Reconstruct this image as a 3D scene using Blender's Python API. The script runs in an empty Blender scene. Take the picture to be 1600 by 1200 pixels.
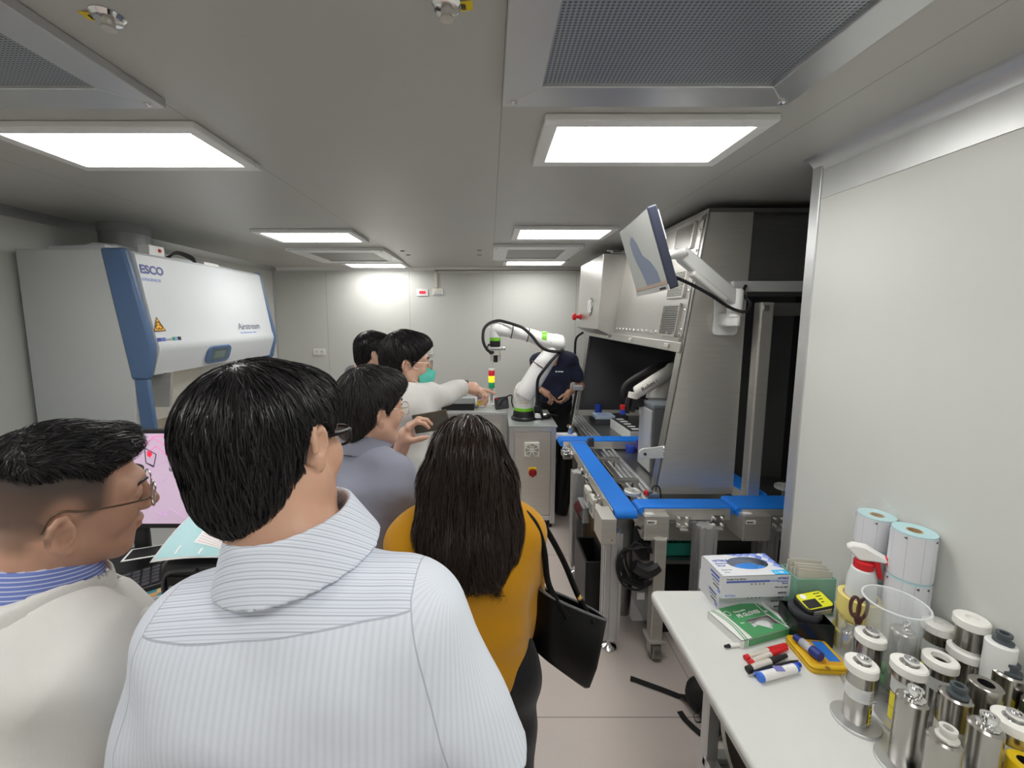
import bpy, math, random
import numpy as np
from mathutils import Vector, Matrix
random.seed(7); RNG = np.random.default_rng(7)
SC = bpy.context.scene; COL = SC.collection
PI = math.pi; R = math.radians
# ---------------------------------------------------------------- camera
HC = 1.77; PITCH = R(6.6); FPX = 640.0; PCX, PCY = 765.0, 569.0
cam_d = bpy.data.cameras.new('camera'); cam = bpy.data.objects.new('camera', cam_d); COL.objects.link(cam)
cam.location = (0, 0, HC); cam.rotation_euler = (PI/2 - PITCH, 0, 0)
cam_d.sensor_width = 36; cam_d.lens = 36*FPX/1600
cam_d.shift_x = (800-PCX)/1600; cam_d.shift_y = (PCY-600)/1600
cam_d.clip_start = 0.02; cam_d.clip_end = 50
SC.camera = cam
SC.view_settings.view_transform = 'Standard'; SC.view_settings.look = 'None'
SC.view_settings.gamma = 1; SC.view_settings.use_curve_mapping = False
SC.view_settings.exposure = 1.05
W = bpy.data.worlds.new('world'); SC.world = W; W.use_nodes = True
W.node_tree.nodes['Background'].inputs[0].default_value = (.8, .85, .9, 1)
W.node_tree.nodes['Background'].inputs[1].default_value = .05
LIGHT_STRENGTH = 9.0
# ---------------------------------------------------------------- pixel -> place helpers
cP, sP = math.cos(PITCH), math.sin(PITCH)
def ray(u, v):
    a = (u-PCX)/FPX; b = -(v-PCY)/FPX
    return Vector((a, cP+b*sP, -sP+b*cP))
def P(u, v, X=None, Y=None, Z=None):
    r = ray(u, v)
    t = X/r.x if X is not None else Y/r.y if Y is not None else (Z-HC)/r.z
    return Vector((0, 0, HC)) + r*t
def PP(u, v, p0, n):
    r = ray(u, v); o = Vector((0, 0, HC)); n = Vector(n)
    return o + r*((Vector(p0)-o).dot(n)/r.dot(n))
# ---------------------------------------------------------------- materials
MATS = {}
def _nodes(name):
    m = bpy.data.materials.new(name); m.use_nodes = True
    nt = m.node_tree; b = nt.nodes['Principled BSDF']
    return m, nt, b
def mat(name, col, rough=.5, metal=0., noise=0., nscale=20., bump=0., bscale=60., stretch=None, emit=0., alpha=1., trans=0., spec=.5, coat=0., ior=1.45, sss=0.):
    """principled material with procedural colour variation, roughness variation and bump"""
    if name in MATS: return MATS[name]
    m, nt, b = _nodes(name)
    c = (*col, 1)
    b.inputs['Base Color'].default_value = c; b.inputs['Roughness'].default_value = rough
    b.inputs['Metallic'].default_value = metal; b.inputs['Specular IOR Level'].default_value = spec
    b.inputs['Coat Weight'].default_value = coat; b.inputs['IOR'].default_value = ior
    if trans: b.inputs['Transmission Weight'].default_value = trans
    if sss:
        b.inputs['Subsurface Weight'].default_value = sss; b.inputs['Subsurface Radius'].default_value = (.012, .004, .002)
    if alpha < 1: b.inputs['Alpha'].default_value = alpha
    if emit: b.inputs['Emission Color'].default_value = c; b.inputs['Emission Strength'].default_value = emit
    L = nt.links
    tc = nt.nodes.new('ShaderNodeTexCoord'); mp = nt.nodes.new('ShaderNodeMapping')
    L.new(tc.outputs['Object'], mp.inputs[0])
    if stretch: mp.inputs['Scale'].default_value = stretch
    if noise:
        n = nt.nodes.new('ShaderNodeTexNoise'); n.inputs['Scale'].default_value = nscale; n.inputs['Detail'].default_value = 4
        L.new(mp.outputs[0], n.inputs['Vector'])
        r = nt.nodes.new('ShaderNodeMix'); r.data_type = 'RGBA'
        r.inputs[6].default_value = tuple(max(0, x*(1-noise)) for x in col)+(1,)
        r.inputs[7].default_value = tuple(min(1, x*(1+noise)) for x in col)+(1,)
        L.new(n.outputs[0], r.inputs[0]); L.new(r.outputs[2], b.inputs['Base Color'])
        if metal > .3:
            q = nt.nodes.new('ShaderNodeMapRange'); q.inputs[3].default_value = rough*.75; q.inputs[4].default_value = rough*1.3
            L.new(n.outputs[0], q.inputs[0]); L.new(q.outputs[0], b.inputs['Roughness'])
    if bump:
        n2 = nt.nodes.new('ShaderNodeTexNoise'); n2.inputs['Scale'].default_value = bscale; n2.inputs['Detail'].default_value = 3
        L.new(mp.outputs[0], n2.inputs['Vector'])
        bp = nt.nodes.new('ShaderNodeBump'); bp.inputs['Strength'].default_value = bump; bp.inputs['Distance'].default_value = .004
        L.new(n2.outputs[0], bp.inputs['Height']); L.new(bp.outputs[0], b.inputs['Normal'])
    MATS[name] = m
    return m
class NG:
    """tiny helper to write node maths"""
    def __init__(s, m): s.nt = m.node_tree; s.b = s.nt.nodes['Principled BSDF']
    def n(s, t, **k):
        x = s.nt.nodes.new(t)
        for a, v in k.items(): setattr(x, a, v)
        return x
    def m(s, op, a, b=0., c=None):
        x = s.nt.nodes.new('ShaderNodeMath'); x.operation = op
        for i, v in enumerate((a, b, c)):
            if v is None: continue
            if isinstance(v, (int, float)): x.inputs[i].default_value = v
            else: s.nt.links.new(v, x.inputs[i])
        return x.outputs[0]
    def mix(s, f, a, b):
        x = s.nt.nodes.new('ShaderNodeMix'); x.data_type = 'RGBA'
        for i, v in ((0, f), (6, a), (7, b)):
            if isinstance(v, (int, float)): x.inputs[i].default_value = v
            elif isinstance(v, tuple): x.inputs[i].default_value = (*v, 1)[:4]
            else: s.nt.links.new(v, x.inputs[i])
        return x.outputs[2]
    def xyz(s, kind='Object'):
        tc = s.n('ShaderNodeTexCoord'); sp = s.n('ShaderNodeSeparateXYZ')
        s.nt.links.new(tc.outputs[kind], sp.inputs[0]); s.tc = tc
        return sp.outputs[0], sp.outputs[1], sp.outputs[2]
    def noise(s, scale, detail=3, vec=None):
        x = s.n('ShaderNodeTexNoise'); x.inputs['Scale'].default_value = scale; x.inputs['Detail'].default_value = detail
        if vec is None: vec = s.tc.outputs['Object']
        s.nt.links.new(vec, x.inputs['Vector']); return x.outputs[0]
    def to(s, sock, name): s.nt.links.new(sock, s.b.inputs[name])
    def line(s, x, period, off, w):
        """1 on thin lines of width w every period"""
        t = s.m('WRAP', s.m('SUBTRACT', x, off), period/2, -period/2)
        return s.m('LESS_THAN', s.m('ABSOLUTE', t), w/2)
def panel_mat(name, col, rough, px=None, py=None, lc=None, axes=(0, 1), w=.004, metal=0.):
    m = mat(name, col, rough, metal); g = NG(m); c = g.xyz()
    base = g.mix(g.noise(3.0), tuple(x*.97 for x in col), tuple(min(1, x*1.03) for x in col))
    if px:
        ln = g.line(c[axes[0]], px[0], px[1], w)
        if py: ln = g.m('MAXIMUM', ln, g.line(c[axes[1]], py[0], py[1], w))
        base = g.mix(ln, base, lc)
    g.to(base, 'Base Color')
    return m
# common materials
steel = mat('brushed_steel', (.66, .64, .60), .42, .8, .10, 6., .04, 30., (1, 1, 14))
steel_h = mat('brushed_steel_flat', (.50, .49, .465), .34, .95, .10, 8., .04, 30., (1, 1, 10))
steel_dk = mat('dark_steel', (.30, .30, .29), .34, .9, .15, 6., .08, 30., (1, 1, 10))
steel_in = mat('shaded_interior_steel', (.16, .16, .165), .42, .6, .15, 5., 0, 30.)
alu = mat('aluminium', (.66, .67, .68), .38, .85, .05, 14., 0, 60., (1, 1, 8))
alu_lt = mat('light_aluminium', (.72, .73, .73), .42, .6, .04, 14.)
chrome = mat('chrome', (.78, .78, .78), .10, 1., .03, 10.)
white_p = mat('white_powder_coat', (.80, .81, .80), .38, 0, .02, 8.)
white_pl = mat('white_plastic', (.82, .82, .80), .35, 0, .02, 20.)
cream_pl = mat('cream_plastic', (.74, .73, .66), .4, 0, .02, 20.)
black_pl = mat('black_plastic', (.016, .016, .018), .42, 0, .2, 30.)
black_rb = mat('black_rubber', (.012, .012, .013), .6, 0, .2, 30.)
dkgrey = mat('dark_grey_plastic', (.05, .052, .06), .42, 0, .1, 30.)
grey_pl = mat('grey_plastic', (.30, .31, .32), .45, 0, .05, 30.)
blue_trim = mat('blue_grey_plastic', (.085, .15, .28), .45, 0, .06, 30., .1, 400.)
belt_blue = mat('blue_belt', (.010, .20, .78), .5, 0, .05, 40., .06, 500.)
blue_cap = mat('royal_blue_plastic', (.02, .06, .42), .4, 0, .05, 30.)
red_pl = mat('red_plastic', (.62, .015, .02), .35, 0, .05, 30.)
yellow_pl = mat('yellow_plastic', (.85, .62, .01), .4, 0, .05, 30.)
green_pl = mat('green_plastic', (.02, .30, .12), .4, 0, .05, 30.)
paper = mat('white_paper', (.80, .80, .79), .7, 0, .02, 40.)
ink = mat('black_ink', (.02, .02, .02), .6, 0, .1, 40.)
ink_g = mat('grey_ink', (.32, .33, .36), .6, 0, .1, 40.)
ink_b = mat('blue_ink', (.10, .16, .50), .6, 0, .1, 40.)
ink_lb = mat('light_blue_ink', (.25, .35, .75), .6, 0, .1, 40.)
ink_w = mat('white_ink', (.85, .86, .84), .6, 0, .02, 40.)
cardboard = mat('cardboard', (.42, .29, .16), .75, 0, .12, 20.)
def glass_mat(name, col=(1, 1, 1), a=.12, rough=.04):
    return mat(name, col, rough, 0, .01, 5., alpha=a, spec=.9)
clear = glass_mat('clear_plastic', (.9, .95, .95), .16)
# ---------------------------------------------------------------- mesh builder
class MB:
    def __init__(s): s.v = []; s.f = []; s.mi = []; s.M = None
    def add(s, vs, fs, mi=0):
        b = len(s.v)
        if s.M is not None: vs = [s.M @ Vector(q) for q in vs]
        s.v += [tuple(q) for q in vs]; s.f += [tuple(i+b for i in f) for f in fs]; s.mi += [mi]*len(fs)
        return s
    def box(s, x0, x1, y0, y1, z0, z1, mi=0):
        vs = [(x, y, z) for z in (z0, z1) for y in (y0, y1) for x in (x0, x1)]
        return s.add(vs, [(0, 2, 3, 1), (4, 5, 7, 6), (0, 1, 5, 4), (2, 6, 7, 3), (0, 4, 6, 2), (1, 3, 7, 5)], mi)
    def hexa(s, b, t, mi=0):
        """eight corners: bottom quad, top quad (same order, ccw from above)"""
        return s.add(list(b)+list(t), [(3, 2, 1, 0), (4, 5, 6, 7), (0, 1, 5, 4), (1, 2, 6, 5), (2, 3, 7, 6), (3, 0, 4, 7)], mi)
    def prism(s, poly, axis, a, b, mi=0):
        """poly of 2-D points extruded along an axis from a to b"""
        def mk(p, t): return {'x': (t, p[0], p[1]), 'y': (p[0], t, p[1]), 'z': (p[0], p[1], t)}[axis]
        n = len(poly); vs = [mk(p, a) for p in poly]+[mk(p, b) for p in poly]
        fs = [tuple(range(n))[::-1], tuple(range(n, 2*n))]+[(i, (i+1) % n, n+(i+1) % n, n+i) for i in range(n)]
        return s.add(vs, fs, mi)
    def ring_stack(s, rings, cap=True, mi=0, close=False):
        n = len(rings[0]); vs = [p for r in rings for p in r]; fs = []
        m = len(rings)
        for j in range(m if close else m-1):
            k = (j+1) % m
            fs += [(j*n+i, j*n+(i+1) % n, k*n+(i+1) % n, k*n+i) for i in range(n)]
        if cap and not close: fs += [tuple(range(n))[::-1], tuple(range((m-1)*n, m*n))]
        return s.add(vs, fs, mi)
    def lathe(s, prof, c=(0, 0, 0), n=28, mi=0, axis=None, cap=True):
        """prof [(r, z)] turned about z at c, or about a given axis direction"""
        Q = Vector((0, 0, 1)).rotation_difference(Vector(axis).normalized()).to_matrix() if axis is not None else None
        rings = []
        for r, z in prof:
            ring = []
            for i in range(n):
                q = Vector((r*math.cos(2*PI*i/n), r*math.sin(2*PI*i/n), z))
                if Q: q = Q @ q
                ring.append(q+Vector(c))
            rings.append(ring)
        return s.ring_stack(rings, cap, mi)
    def cyl(s, a, b, r, r2=None, n=20, mi=0):
        a, b = Vector(a), Vector(b); L = (b-a).length
        return s.lathe([(r, 0), (r if r2 is None else r2, L)], a, n, mi, b-a)
    def tube(s, path, rad, n=10, mi=0, sub=0, closed=False, flat=1.):
        """round tube along a path; rad a number or a list; sub = Catmull subdivision"""
        pts = [Vector(p) for p in path]; rr = list(rad) if hasattr(rad, '__len__') else [rad]*len(pts)
        if sub:
            q = []; rq = []; N = len(pts)
            for i in range(N if closed else N-1):
                g = (lambda k: pts[k % N]) if closed else (lambda k: pts[min(max(k, 0), N-1)])
                p0, p1, p2, p3 = g(i-1), g(i), g(i+1), g(i+2)
                for k in range(sub):
                    t = k/sub
                    q.append(.5*((2*p1)+(p2-p0)*t+(2*p0-5*p1+4*p2-p3)*t*t+(3*p1-p0-3*p2+p3)*t**3))
                    rq.append(rr[i]*(1-t)+rr[(i+1) % N]*t)
            if not closed: q.append(pts[-1]); rq.append(rr[-1])
            pts, rr = q, rq
        N = len(pts); rings = []; up = None
        for i in range(N):
            if closed: d = pts[(i+1) % N]-pts[i-1]
            else: d = pts[min(i+1, N-1)]-pts[max(i-1, 0)]
            d = d.normalized() if d.length > 1e-9 else Vector((0, 0, 1))
            if up is None: up = Vector((0, 0, 1)) if abs(d.z) < .9 else Vector((1, 0, 0))
            x = d.cross(up)
            if x.length < 1e-4: x = d.cross(Vector((1, .3, .2)))
            x.normalize(); y = x.cross(d).normalized(); up = y
            rings.append([pts[i]+(x*math.cos(2*PI*k/n)+y*math.sin(2*PI*k/n)*flat)*rr[i] for k in range(n)])
        return s.ring_stack(rings, True, mi, closed)
    def ball(s, c, r, n=16, m=10, mi=0, sc=(1, 1, 1)):
        rings = []
        for j in range(1, m):
            t = PI*j/m
            rings.append([Vector(c)+Vector((r*sc[0]*math.sin(t)*math.cos(2*PI*i/n), r*sc[1]*math.sin(t)*math.sin(2*PI*i/n), -r*sc[2]*math.cos(t))) for i in range(n)])
        return s.ring_stack(rings, True, mi)
    def quad(s, a, b, c, d, mi=0): return s.add([a, b, c, d], [(0, 1, 2, 3)], mi)
    def slab(s, a, b, c, d, t, mi=0):
        """plate: quad a b c d thickened by t along its normal (backwards)"""
        a, b, c, d = map(Vector, (a, b, c, d)); n = (b-a).cross(d-a).normalized()*t
        return s.hexa([a-n, b-n, c-n, d-n], [a, b, c, d], mi)
    def build(s, name, mats, parent=None, smooth=False, bevel=0., seg=2, angle=35, world=True, solid=0.):
        me = bpy.data.meshes.new(name)
        vs = s.v
        root = parent
        while root is not None and root.parent is not None: root = root.parent
        if root is not None and world:
            Mi = (Matrix.Translation(root.location) @ root.rotation_euler.to_matrix().to_4x4()).inverted()
            vs = [tuple(Mi @ Vector(q)) for q in vs]
        piv = None
        if root is None and world and len(vs):
            a = np.array(vs); lo, hi = a.min(0), a.max(0); piv = Vector(((lo[0]+hi[0])/2, (lo[1]+hi[1])/2, lo[2]))
            vs = [tuple(Vector(q)-piv) for q in vs]
        me.from_pydata(vs, [], s.f); me.update()
        if not isinstance(mats, (list, tuple)): mats = [mats]
        for m in mats: me.materials.append(m)
        me.polygons.foreach_set('material_index', s.mi)
        o = bpy.data.objects.new(name, me); COL.objects.link(o)
        if parent is not None: o.parent = parent
        if piv is not None: o.location = piv
        if smooth:
            me.polygons.foreach_set('use_smooth', [True]*len(s.f))
            if smooth != 'all':
                me.set_sharp_from_angle(angle=R(angle))
        if solid:
            k = o.modifiers.new('solid', 'SOLIDIFY'); k.thickness = solid; k.offset = 0
        if bevel:
            k = o.modifiers.new('bevel', 'BEVEL'); k.width = bevel; k.segments = seg; k.limit_method = 'ANGLE'; k.angle_limit = R(40)
            k.harden_normals = False
        return o
def B(): return MB()
def tag(o, label=None, cat=None, group=None, kind=None):
    for k, v in (('label', label), ('category', cat), ('group', group), ('kind', kind)):
        if v: o[k] = v
    return o
def thing(name, label, cat, loc=(0, 0, 0), rz=0, group=None):
    o = bpy.data.objects.new(name, None); COL.objects.link(o); o.empty_display_size = .05
    o.location = loc; o.rotation_euler = (0, 0, rz)
    return tag(o, label, cat, group)
def copy_tree(o, parent=None):
    c = o.copy(); COL.objects.link(c)
    if parent is not None: c.parent = parent
    for ch in list(o.children): copy_tree(ch, c)
    return c
def struct(o): o['kind'] = 'structure'; return o
def frame(x, y, o=(0, 0, 0)):
    """matrix whose x axis is x, y axis near y"""
    x = Vector(x).normalized(); z = x.cross(Vector(y)).normalized(); y = z.cross(x)
    return Matrix(((x.x, y.x, z.x, o[0]), (x.y, y.y, z.y, o[1]), (x.z, y.z, z.z, o[2]), (0, 0, 0, 1)))
def text(body, size, origin, xdir, ydir, m, parent, name='lettering', ext=.0004, align='LEFT', bold=0., shear=0.):
    cu = bpy.data.curves.new(name, 'FONT'); cu.body = body; cu.size = size; cu.extrude = ext; cu.align_x = align; cu.offset = bold; cu.shear = shear
    cu.resolution_u = 3
    t = bpy.data.objects.new(name, cu); COL.objects.link(t)
    bpy.context.view_layer.update()
    dg = bpy.context.evaluated_depsgraph_get()
    me = bpy.data.meshes.new_from_object(t.evaluated_get(dg)); bpy.data.objects.remove(t); bpy.data.curves.remove(cu)
    M4 = frame(xdir, ydir, origin)
    b = MB(); b.v = [tuple(M4 @ q.co) for q in me.vertices]; b.f = [tuple(p.vertices) for p in me.polygons]; b.mi = [0]*len(b.f)
    bpy.data.meshes.remove(me)
    return b.build(name, m, parent)
def rrect(w, h, r, n=5, cx=0, cy=0):
    out = []
    for sx, sy, a0 in ((1, 1, 0), (-1, 1, 90), (-1, -1, 180), (1, -1, 270)):
        for k in range(n+1):
            a = R(a0+90*k/n); out.append((cx+sx*(w/2-r)+r*math.cos(a), cy+sy*(h/2-r)+r*math.sin(a)))
    return out
def plate(M4, poly, t, mi=0, b=None):
    """polygon in the xy plane of M4 thickened from 0 to t along its z"""
    b = b or MB(); old = b.M; b.M = M4 if old is None else old @ M4
    b.prism(poly, 'z', 0, t, mi); b.M = old; return b
# ================================================================ the room
ZC = 2.37; XR = 1.265; YB = 5.13; XL = -2.66; XLN = -2.45; YR = 1.67
wall_m = panel_mat('wall_panel', (.60, .61, .58), .42, (1.03, .04), None, (.40, .41, .39), (0, 1), .006)
wall_s = panel_mat('wall_panel_side', (.62, .63, .60), .38)
ceil_m = panel_mat('ceiling_panel', (.50, .50, .475), .36, (.955, .035), (2.55, 2.50), (.33, .33, .31), (0, 1), .005)
fm = mat('vinyl_floor', (.62, .55, .51), .32); g = NG(fm); x, y, z = g.xyz()
vo = g.n('ShaderNodeTexVoronoi'); vo.inputs['Scale'].default_value = 260; g.nt.links.new(g.tc.outputs['Object'], vo.inputs['Vector'])
c0 = g.mix(g.noise(2.2), (.60, .53, .49), (.66, .585, .545))
c0 = g.mix(g.m('MULTIPLY', vo.outputs['Distance'], .25), c0, (.50, .43, .40))
ln = g.m('MAXIMUM', g.line(y, 1.25, 1.63, .006), g.line(x, 2.0, .98, .005))
g.to(g.mix(ln, c0, (.34, .29, .27)), 'Base Color')
b = B().box(-2.75, 2.7, -2.6, YB+.1, -.1, 0); struct(b.build('floor', fm))
b = B().box(-2.75, 2.7, -2.6, YB+.1, ZC, ZC+.1); o = struct(b.build('ceiling', ceil_m)); o.location.z = ZC
# object coordinates follow the piece, so shift the pieces' meshes back to world axes
def worldize(o):
    o.data.transform(Matrix.Translation(o.location)); o.location = (0, 0, 0); return o
worldize(o); worldize(bpy.data.objects['floor'])
worldize(struct(B().box(-2.75, 2.7, YB, YB+.1, 0, ZC).build('wall_back', wall_m)))
struct(B().box(XL-.1, XL, 1.98, YB, 0, ZC).build('wall_left', wall_s))
struct(B().prism([(XLN-.3, -2.5), (XLN, -2.5), (XLN, 1.93), (XLN-.04, 1.98), (XLN-.3, 1.98)], 'z', 0, ZC).build('wall_left_front', wall_s))
struct(B().box(XR, XR+.06, -2.5, YR, 0, ZC).build('wall_right', wall_s))
struct(B().box(2.6, 2.7, YR-.1, YB, 0, ZC).build('wall_right_back', wall_s))
struct(B().box(XR+.06, 2.6, YR-.1, YR-.04, 0, ZC).build('wall_right_return', wall_s))
struct(B().box(-2.75, 2.7, -2.6, -2.5, 0, ZC).build('wall_front', wall_s))
# coving on the right wall, its header strip and the aluminium corner post
pf = [(XR, ZC), (XR-.055, ZC)]+[(XR-.055*(1-math.sin(R(a))), ZC-.055*(1-math.cos(R(a)))) for a in range(10, 81, 10)]+[(XR, ZC-.055)]
struct(B().prism(pf, 'y', -2.5, YR).build('trim_1', alu, smooth=True))
struct(B().box(XR-.004, XR, -2.5, YR-.05, ZC-.155, ZC-.05).build('trim_2', alu_lt, bevel=.001))
struct(B().box(XR-.006, XR+.066, YR-.045, YR+.004, 0, ZC-.02).build('trim_3', alu, bevel=.004))
struct(B().prism([(-2.66, ZC), (-2.61, ZC), (-2.63, ZC-.03), (-2.66, ZC-.05)], 'y', 1.98, 5.13).build('trim_4', alu, smooth=True))
struct(B().prism([(YB, ZC), (YB-.045, ZC), (YB-.03, ZC-.025), (YB, ZC-.04)], 'x', -2.61, 2.6).build('trim_5', alu_lt, smooth=True))
struct(B().box(XL, XL+.012, YB-.03, YB, 0, ZC).build('trim_6', alu))
struct(B().box(XLN-.03, XLN+.006, 1.90, 1.985, 0, ZC).build('trim_7', alu_lt, bevel=.004))
struct(B().prism([(XLN, ZC), (XLN+.05, ZC), (XLN+.035, ZC-.02), (XLN+.015, ZC-.035), (XLN, ZC-.05)], 'y', -2.5, 1.95).build('trim_8', alu_lt, smooth=True))
bs = B(); bs.prism([(YB, 0), (YB-.03, 0), (YB-.01, .03), (YB, .08)], 'x', -2.6, 2.6); struct(bs.build('baseboard_back', alu_lt))
# ceiling lights
diff_m = mat('light_diffuser', (1, .995, .97), .5); gd = NG(diff_m)
gd.b.inputs['Emission Color'].default_value = (1, .985, .95, 1); gd.b.inputs['Emission Strength'].default_value = LIGHT_STRENGTH
def ceiling_light(xc, y0, y1, label, w=.70):
    t = thing('ceiling_light', label, 'ceiling light', (xc, (y0+y1)/2, ZC-.022), 0, 'recessed panel lights in the ceiling')
    x0, x1 = xc-w/2, xc+w/2; f = .045; zt = ZC-.0005; zl = ZC-.022
    b = B()
    for (a0, a1, c0, c1) in ((x0, x1, y0, y0+f), (x0, x1, y1-f, y1), (x0, x0+f, y0+f, y1-f), (x1-f, x1, y0+f, y1-f)): b.box(a0, a1, c0, c1, zl, zt)
    b.build('frame', white_p, t, bevel=.004)
    B().box(x0+f, x1-f, y0+f, y1-f, zl+.006, zl+.012).build('diffuser', diff_m, t)
    return t
XRc, XLc = .515, -1.26
for xc, y0, y1, lb in ((XRc, 1.29, 1.665, 'large bright ceiling light nearest on the right, beside the right-hand filter unit'),
        (XLc, 1.335, 1.715, 'large bright ceiling light nearest on the left, in front of the left filter unit'),
        (XRc, 2.80, 3.205, 'ceiling light in the middle distance on the right, above the tilted monitor'),
        (XLc-.04, 2.90, 3.325, 'ceiling light in the middle distance on the left, beyond the safety cabinet lettering'),
        (XRc-.02, 4.40, 4.78, 'far right ceiling light, close to the back wall behind the small filter grille'),
        (XLc-.04, 4.60, 4.99, 'far left ceiling light, close to the back wall behind the small filter grille')):
    ceiling_light(xc, y0, y1, lb)
for xc, s in ((XRc, 'right'), (XLc, 'left')):
    ceiling_light(xc, -.12, .26, 'ceiling light over the photographer on the %s, out of the picture' % s)
    ceiling_light(xc, -1.75, -1.37, 'ceiling light behind the photographer on the %s, out of the picture' % s)
# fan filter units
mesh_m = mat('filter_mesh', (.20, .21, .23), .45, .6); g = NG(mesh_m); x, y, z = g.xyz()
k = 2*PI/.0155
h = g.m('ADD', g.m('MULTIPLY', g.m('SINE', g.m('MULTIPLY', x, k*.75)), g.m('SINE', g.m('MULTIPLY', y, k))), 0)
hole = g.m('GREATER_THAN', g.m('ABSOLUTE', h), .42)
g.to(g.mix(hole, (.50, .52, .56), (.12, .13, .155)), 'Base Color'); g.to(g.m('SUBTRACT', 1, hole), 'Metallic')
mesh_w = mat('filter_grille', (.30, .31, .30), .45, .5); g = NG(mesh_w); x, y, z = g.xyz()
h = g.m('MULTIPLY', g.m('SINE', g.m('MULTIPLY', g.m('ADD', x, y), 2*PI/.03)), g.m('SINE', g.m('MULTIPLY', g.m('SUBTRACT', x, y), 2*PI/.03)))
g.to(g.mix(g.m('GREATER_THAN', h, .0), (.45, .46, .45), (.12, .12, .12)), 'Base Color')
def filter_unit(x0, x1, y0, y1, f, label, mm, fr):
    t = thing('filter_unit', label, 'ceiling filter', ((x0+x1)/2, (y0+y1)/2, ZC-.025), 0, 'fan filter units in the ceiling')
    zl, zt = ZC-.025, ZC-.0005; b = B()
    # mitred frame, its inner lip sloping up to the mesh
    q = [(x0, y0), (x1, y0), (x1, y1), (x0, y1)]; p = [(x0+f, y0+f), (x1-f, y0+f), (x1-f, y1-f), (x0+f, y1-f)]
    for i in range(4):
        j = (i+1) % 4
        b.hexa([(*q[i], zl), (*q[j], zl), (*p[j], zl), (*p[i], zl)][::1], [(*q[i], zt), (*q[j], zt), (*p[j], zt), (*p[i], zt)])
    b.build('frame', fr, t, bevel=.002)
    B().box(x0+f, x1-f, y0+f, y1-f, zl+.010, zl+.016).build('mesh_panel', mm, t)
    for i, (sx, sy) in enumerate(q):
        cx, cy = sx+(.03 if sx == x0 else -.03), sy+(.03 if sy == y0 else -.03)
        B().lathe([(.009, 0), (.009, -.004), (.004, -.007)], (cx, cy, zl), 12).build('screw', chrome, t, smooth=True)
    return t
filter_unit(.035, .815, .42, 1.205, .098, 'big steel-framed filter unit at the top right with fine honeycomb mesh', mesh_m, alu)
filter_unit(-1.68, -.90, .43, 1.215, .10, 'big steel-framed filter unit in the top left corner with fine honeycomb mesh', mesh_m, alu)
filter_unit(.03, .79, 3.50, 4.33, .13, 'far filter unit with coarse grille between the two right-hand lights', mesh_w, white_p)
filter_unit(-1.79, -.925, 3.67, 4.52, .13, 'far filter unit with grey grille between the two left-hand lights', mesh_w, white_p)
# sprinkler heads and nozzles
for (x, y, lb) in ((-.765, .895, 'round chrome sprinkler cover on the ceiling at the upper left with a yellow tag'), (-.083, .868, 'round chrome sprinkler cover at the top centre of the ceiling with a yellow tag')):
    t = thing('sprinkler', lb, 'sprinkler', (x, y, ZC-.03))
    B().lathe([(.030, 0), (.030, -.003), (.024, -.010), (.014, -.012)], (x, y, ZC), 24).build('cover', chrome, t, smooth=True)
    B().lathe([(.012, -.012), (.010, -.02), (.013, -.022), (.013, -.026), (.003, -.028)], (x, y, ZC), 16).build('head', steel, t, smooth=True)
    sx = -1 if x < -.5 else 1
    b = B(); b.hexa([(x+sx*.026, y-.012, ZC-.004), (x+sx*.05, y-.012, ZC-.001), (x+sx*.05, y+.012, ZC-.001), (x+sx*.026, y+.012, ZC-.004)][::sx], [(x+sx*.026, y-.012, ZC-.0025), (x+sx*.05, y-.012, ZC-.0002), (x+sx*.05, y+.012, ZC-.0002), (x+sx*.026, y+.012, ZC-.0025)][::sx])
    b.build('tag', yellow_pl, t); text('8', .02, (x+sx*.032-.004, y+.006, ZC-.0046), (1, 0, 0), (0, -1, 0), ink, t)
for u, v, w in ((629, 392, 'left of the left pair'), (638, 398, 'right of the left pair'), (749, 391, 'nearer of the right pair'), (749, 398, 'farther of the right pair')):
    p = P(u, v, Z=ZC)
    tag(B().lathe([(.022, 0), (.020, -.006), (.008, -.008)], p, 16).build('ceiling_nozzle', grey_pl, smooth=True), 'small round grey ceiling nozzle near the back wall, '+w, 'nozzle')
# trunking, switch, display and outlets on the back wall
t = thing('cable_trunking', 'cream cable trunking along the top of the back wall dropping to a switch', 'trunking', (0, YB-.02, 2.1))
B().box(-.665, 1.3, YB-.022, YB, 2.305, 2.33).build('rail', cream_pl, t, bevel=.003)
B().box(-.672, -.642, YB-.022, YB, 2.125, 2.33).build('drop', cream_pl, t, bevel=.003)
def wplate(name, label, cat, u, v, w, h):
    p = P(u, v, Y=YB-.012)
    t = thing(name, label, cat, (p.x, YB-.006, p.z-h/2))
    B().box(p.x-w/2, p.x+w/2, YB-.012, YB, p.z-h/2, p.z+h/2).build('plate', white_pl, t, bevel=.004)
    return t, p
t, p = wplate('switch_plate', 'white switch plate under the cable trunking drop on the back wall', 'switch', 684, 456, .13, .085)
for k in (-.03, 0, .03): B().box(p.x+k-.010, p.x+k+.010, YB-.017, YB-.012, p.z-.012, p.z+.02).build('rocker', cream_pl, t, bevel=.002)
B().box(p.x-.012, p.x+.012, YB-.0135, YB-.012, p.z+.026, p.z+.036).build('label_strip', yellow_pl, t)
B().box(p.x-.05, p.x+.05, YB-.0135, YB-.012, p.z-.034, p.z-.024).build('print_strip', ink_g, t)
t, p = wplate('digital_display', 'white framed wall display with a small red digital readout', 'display', 660, 457, .14, .085)
red_e = mat('red_readout', (.55, .02, .04), .3, emit=.5)
B().box(p.x-.038, p.x+.038, YB-.015, YB-.012, p.z-.016, p.z+.018).build('readout', red_e, t)
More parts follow.
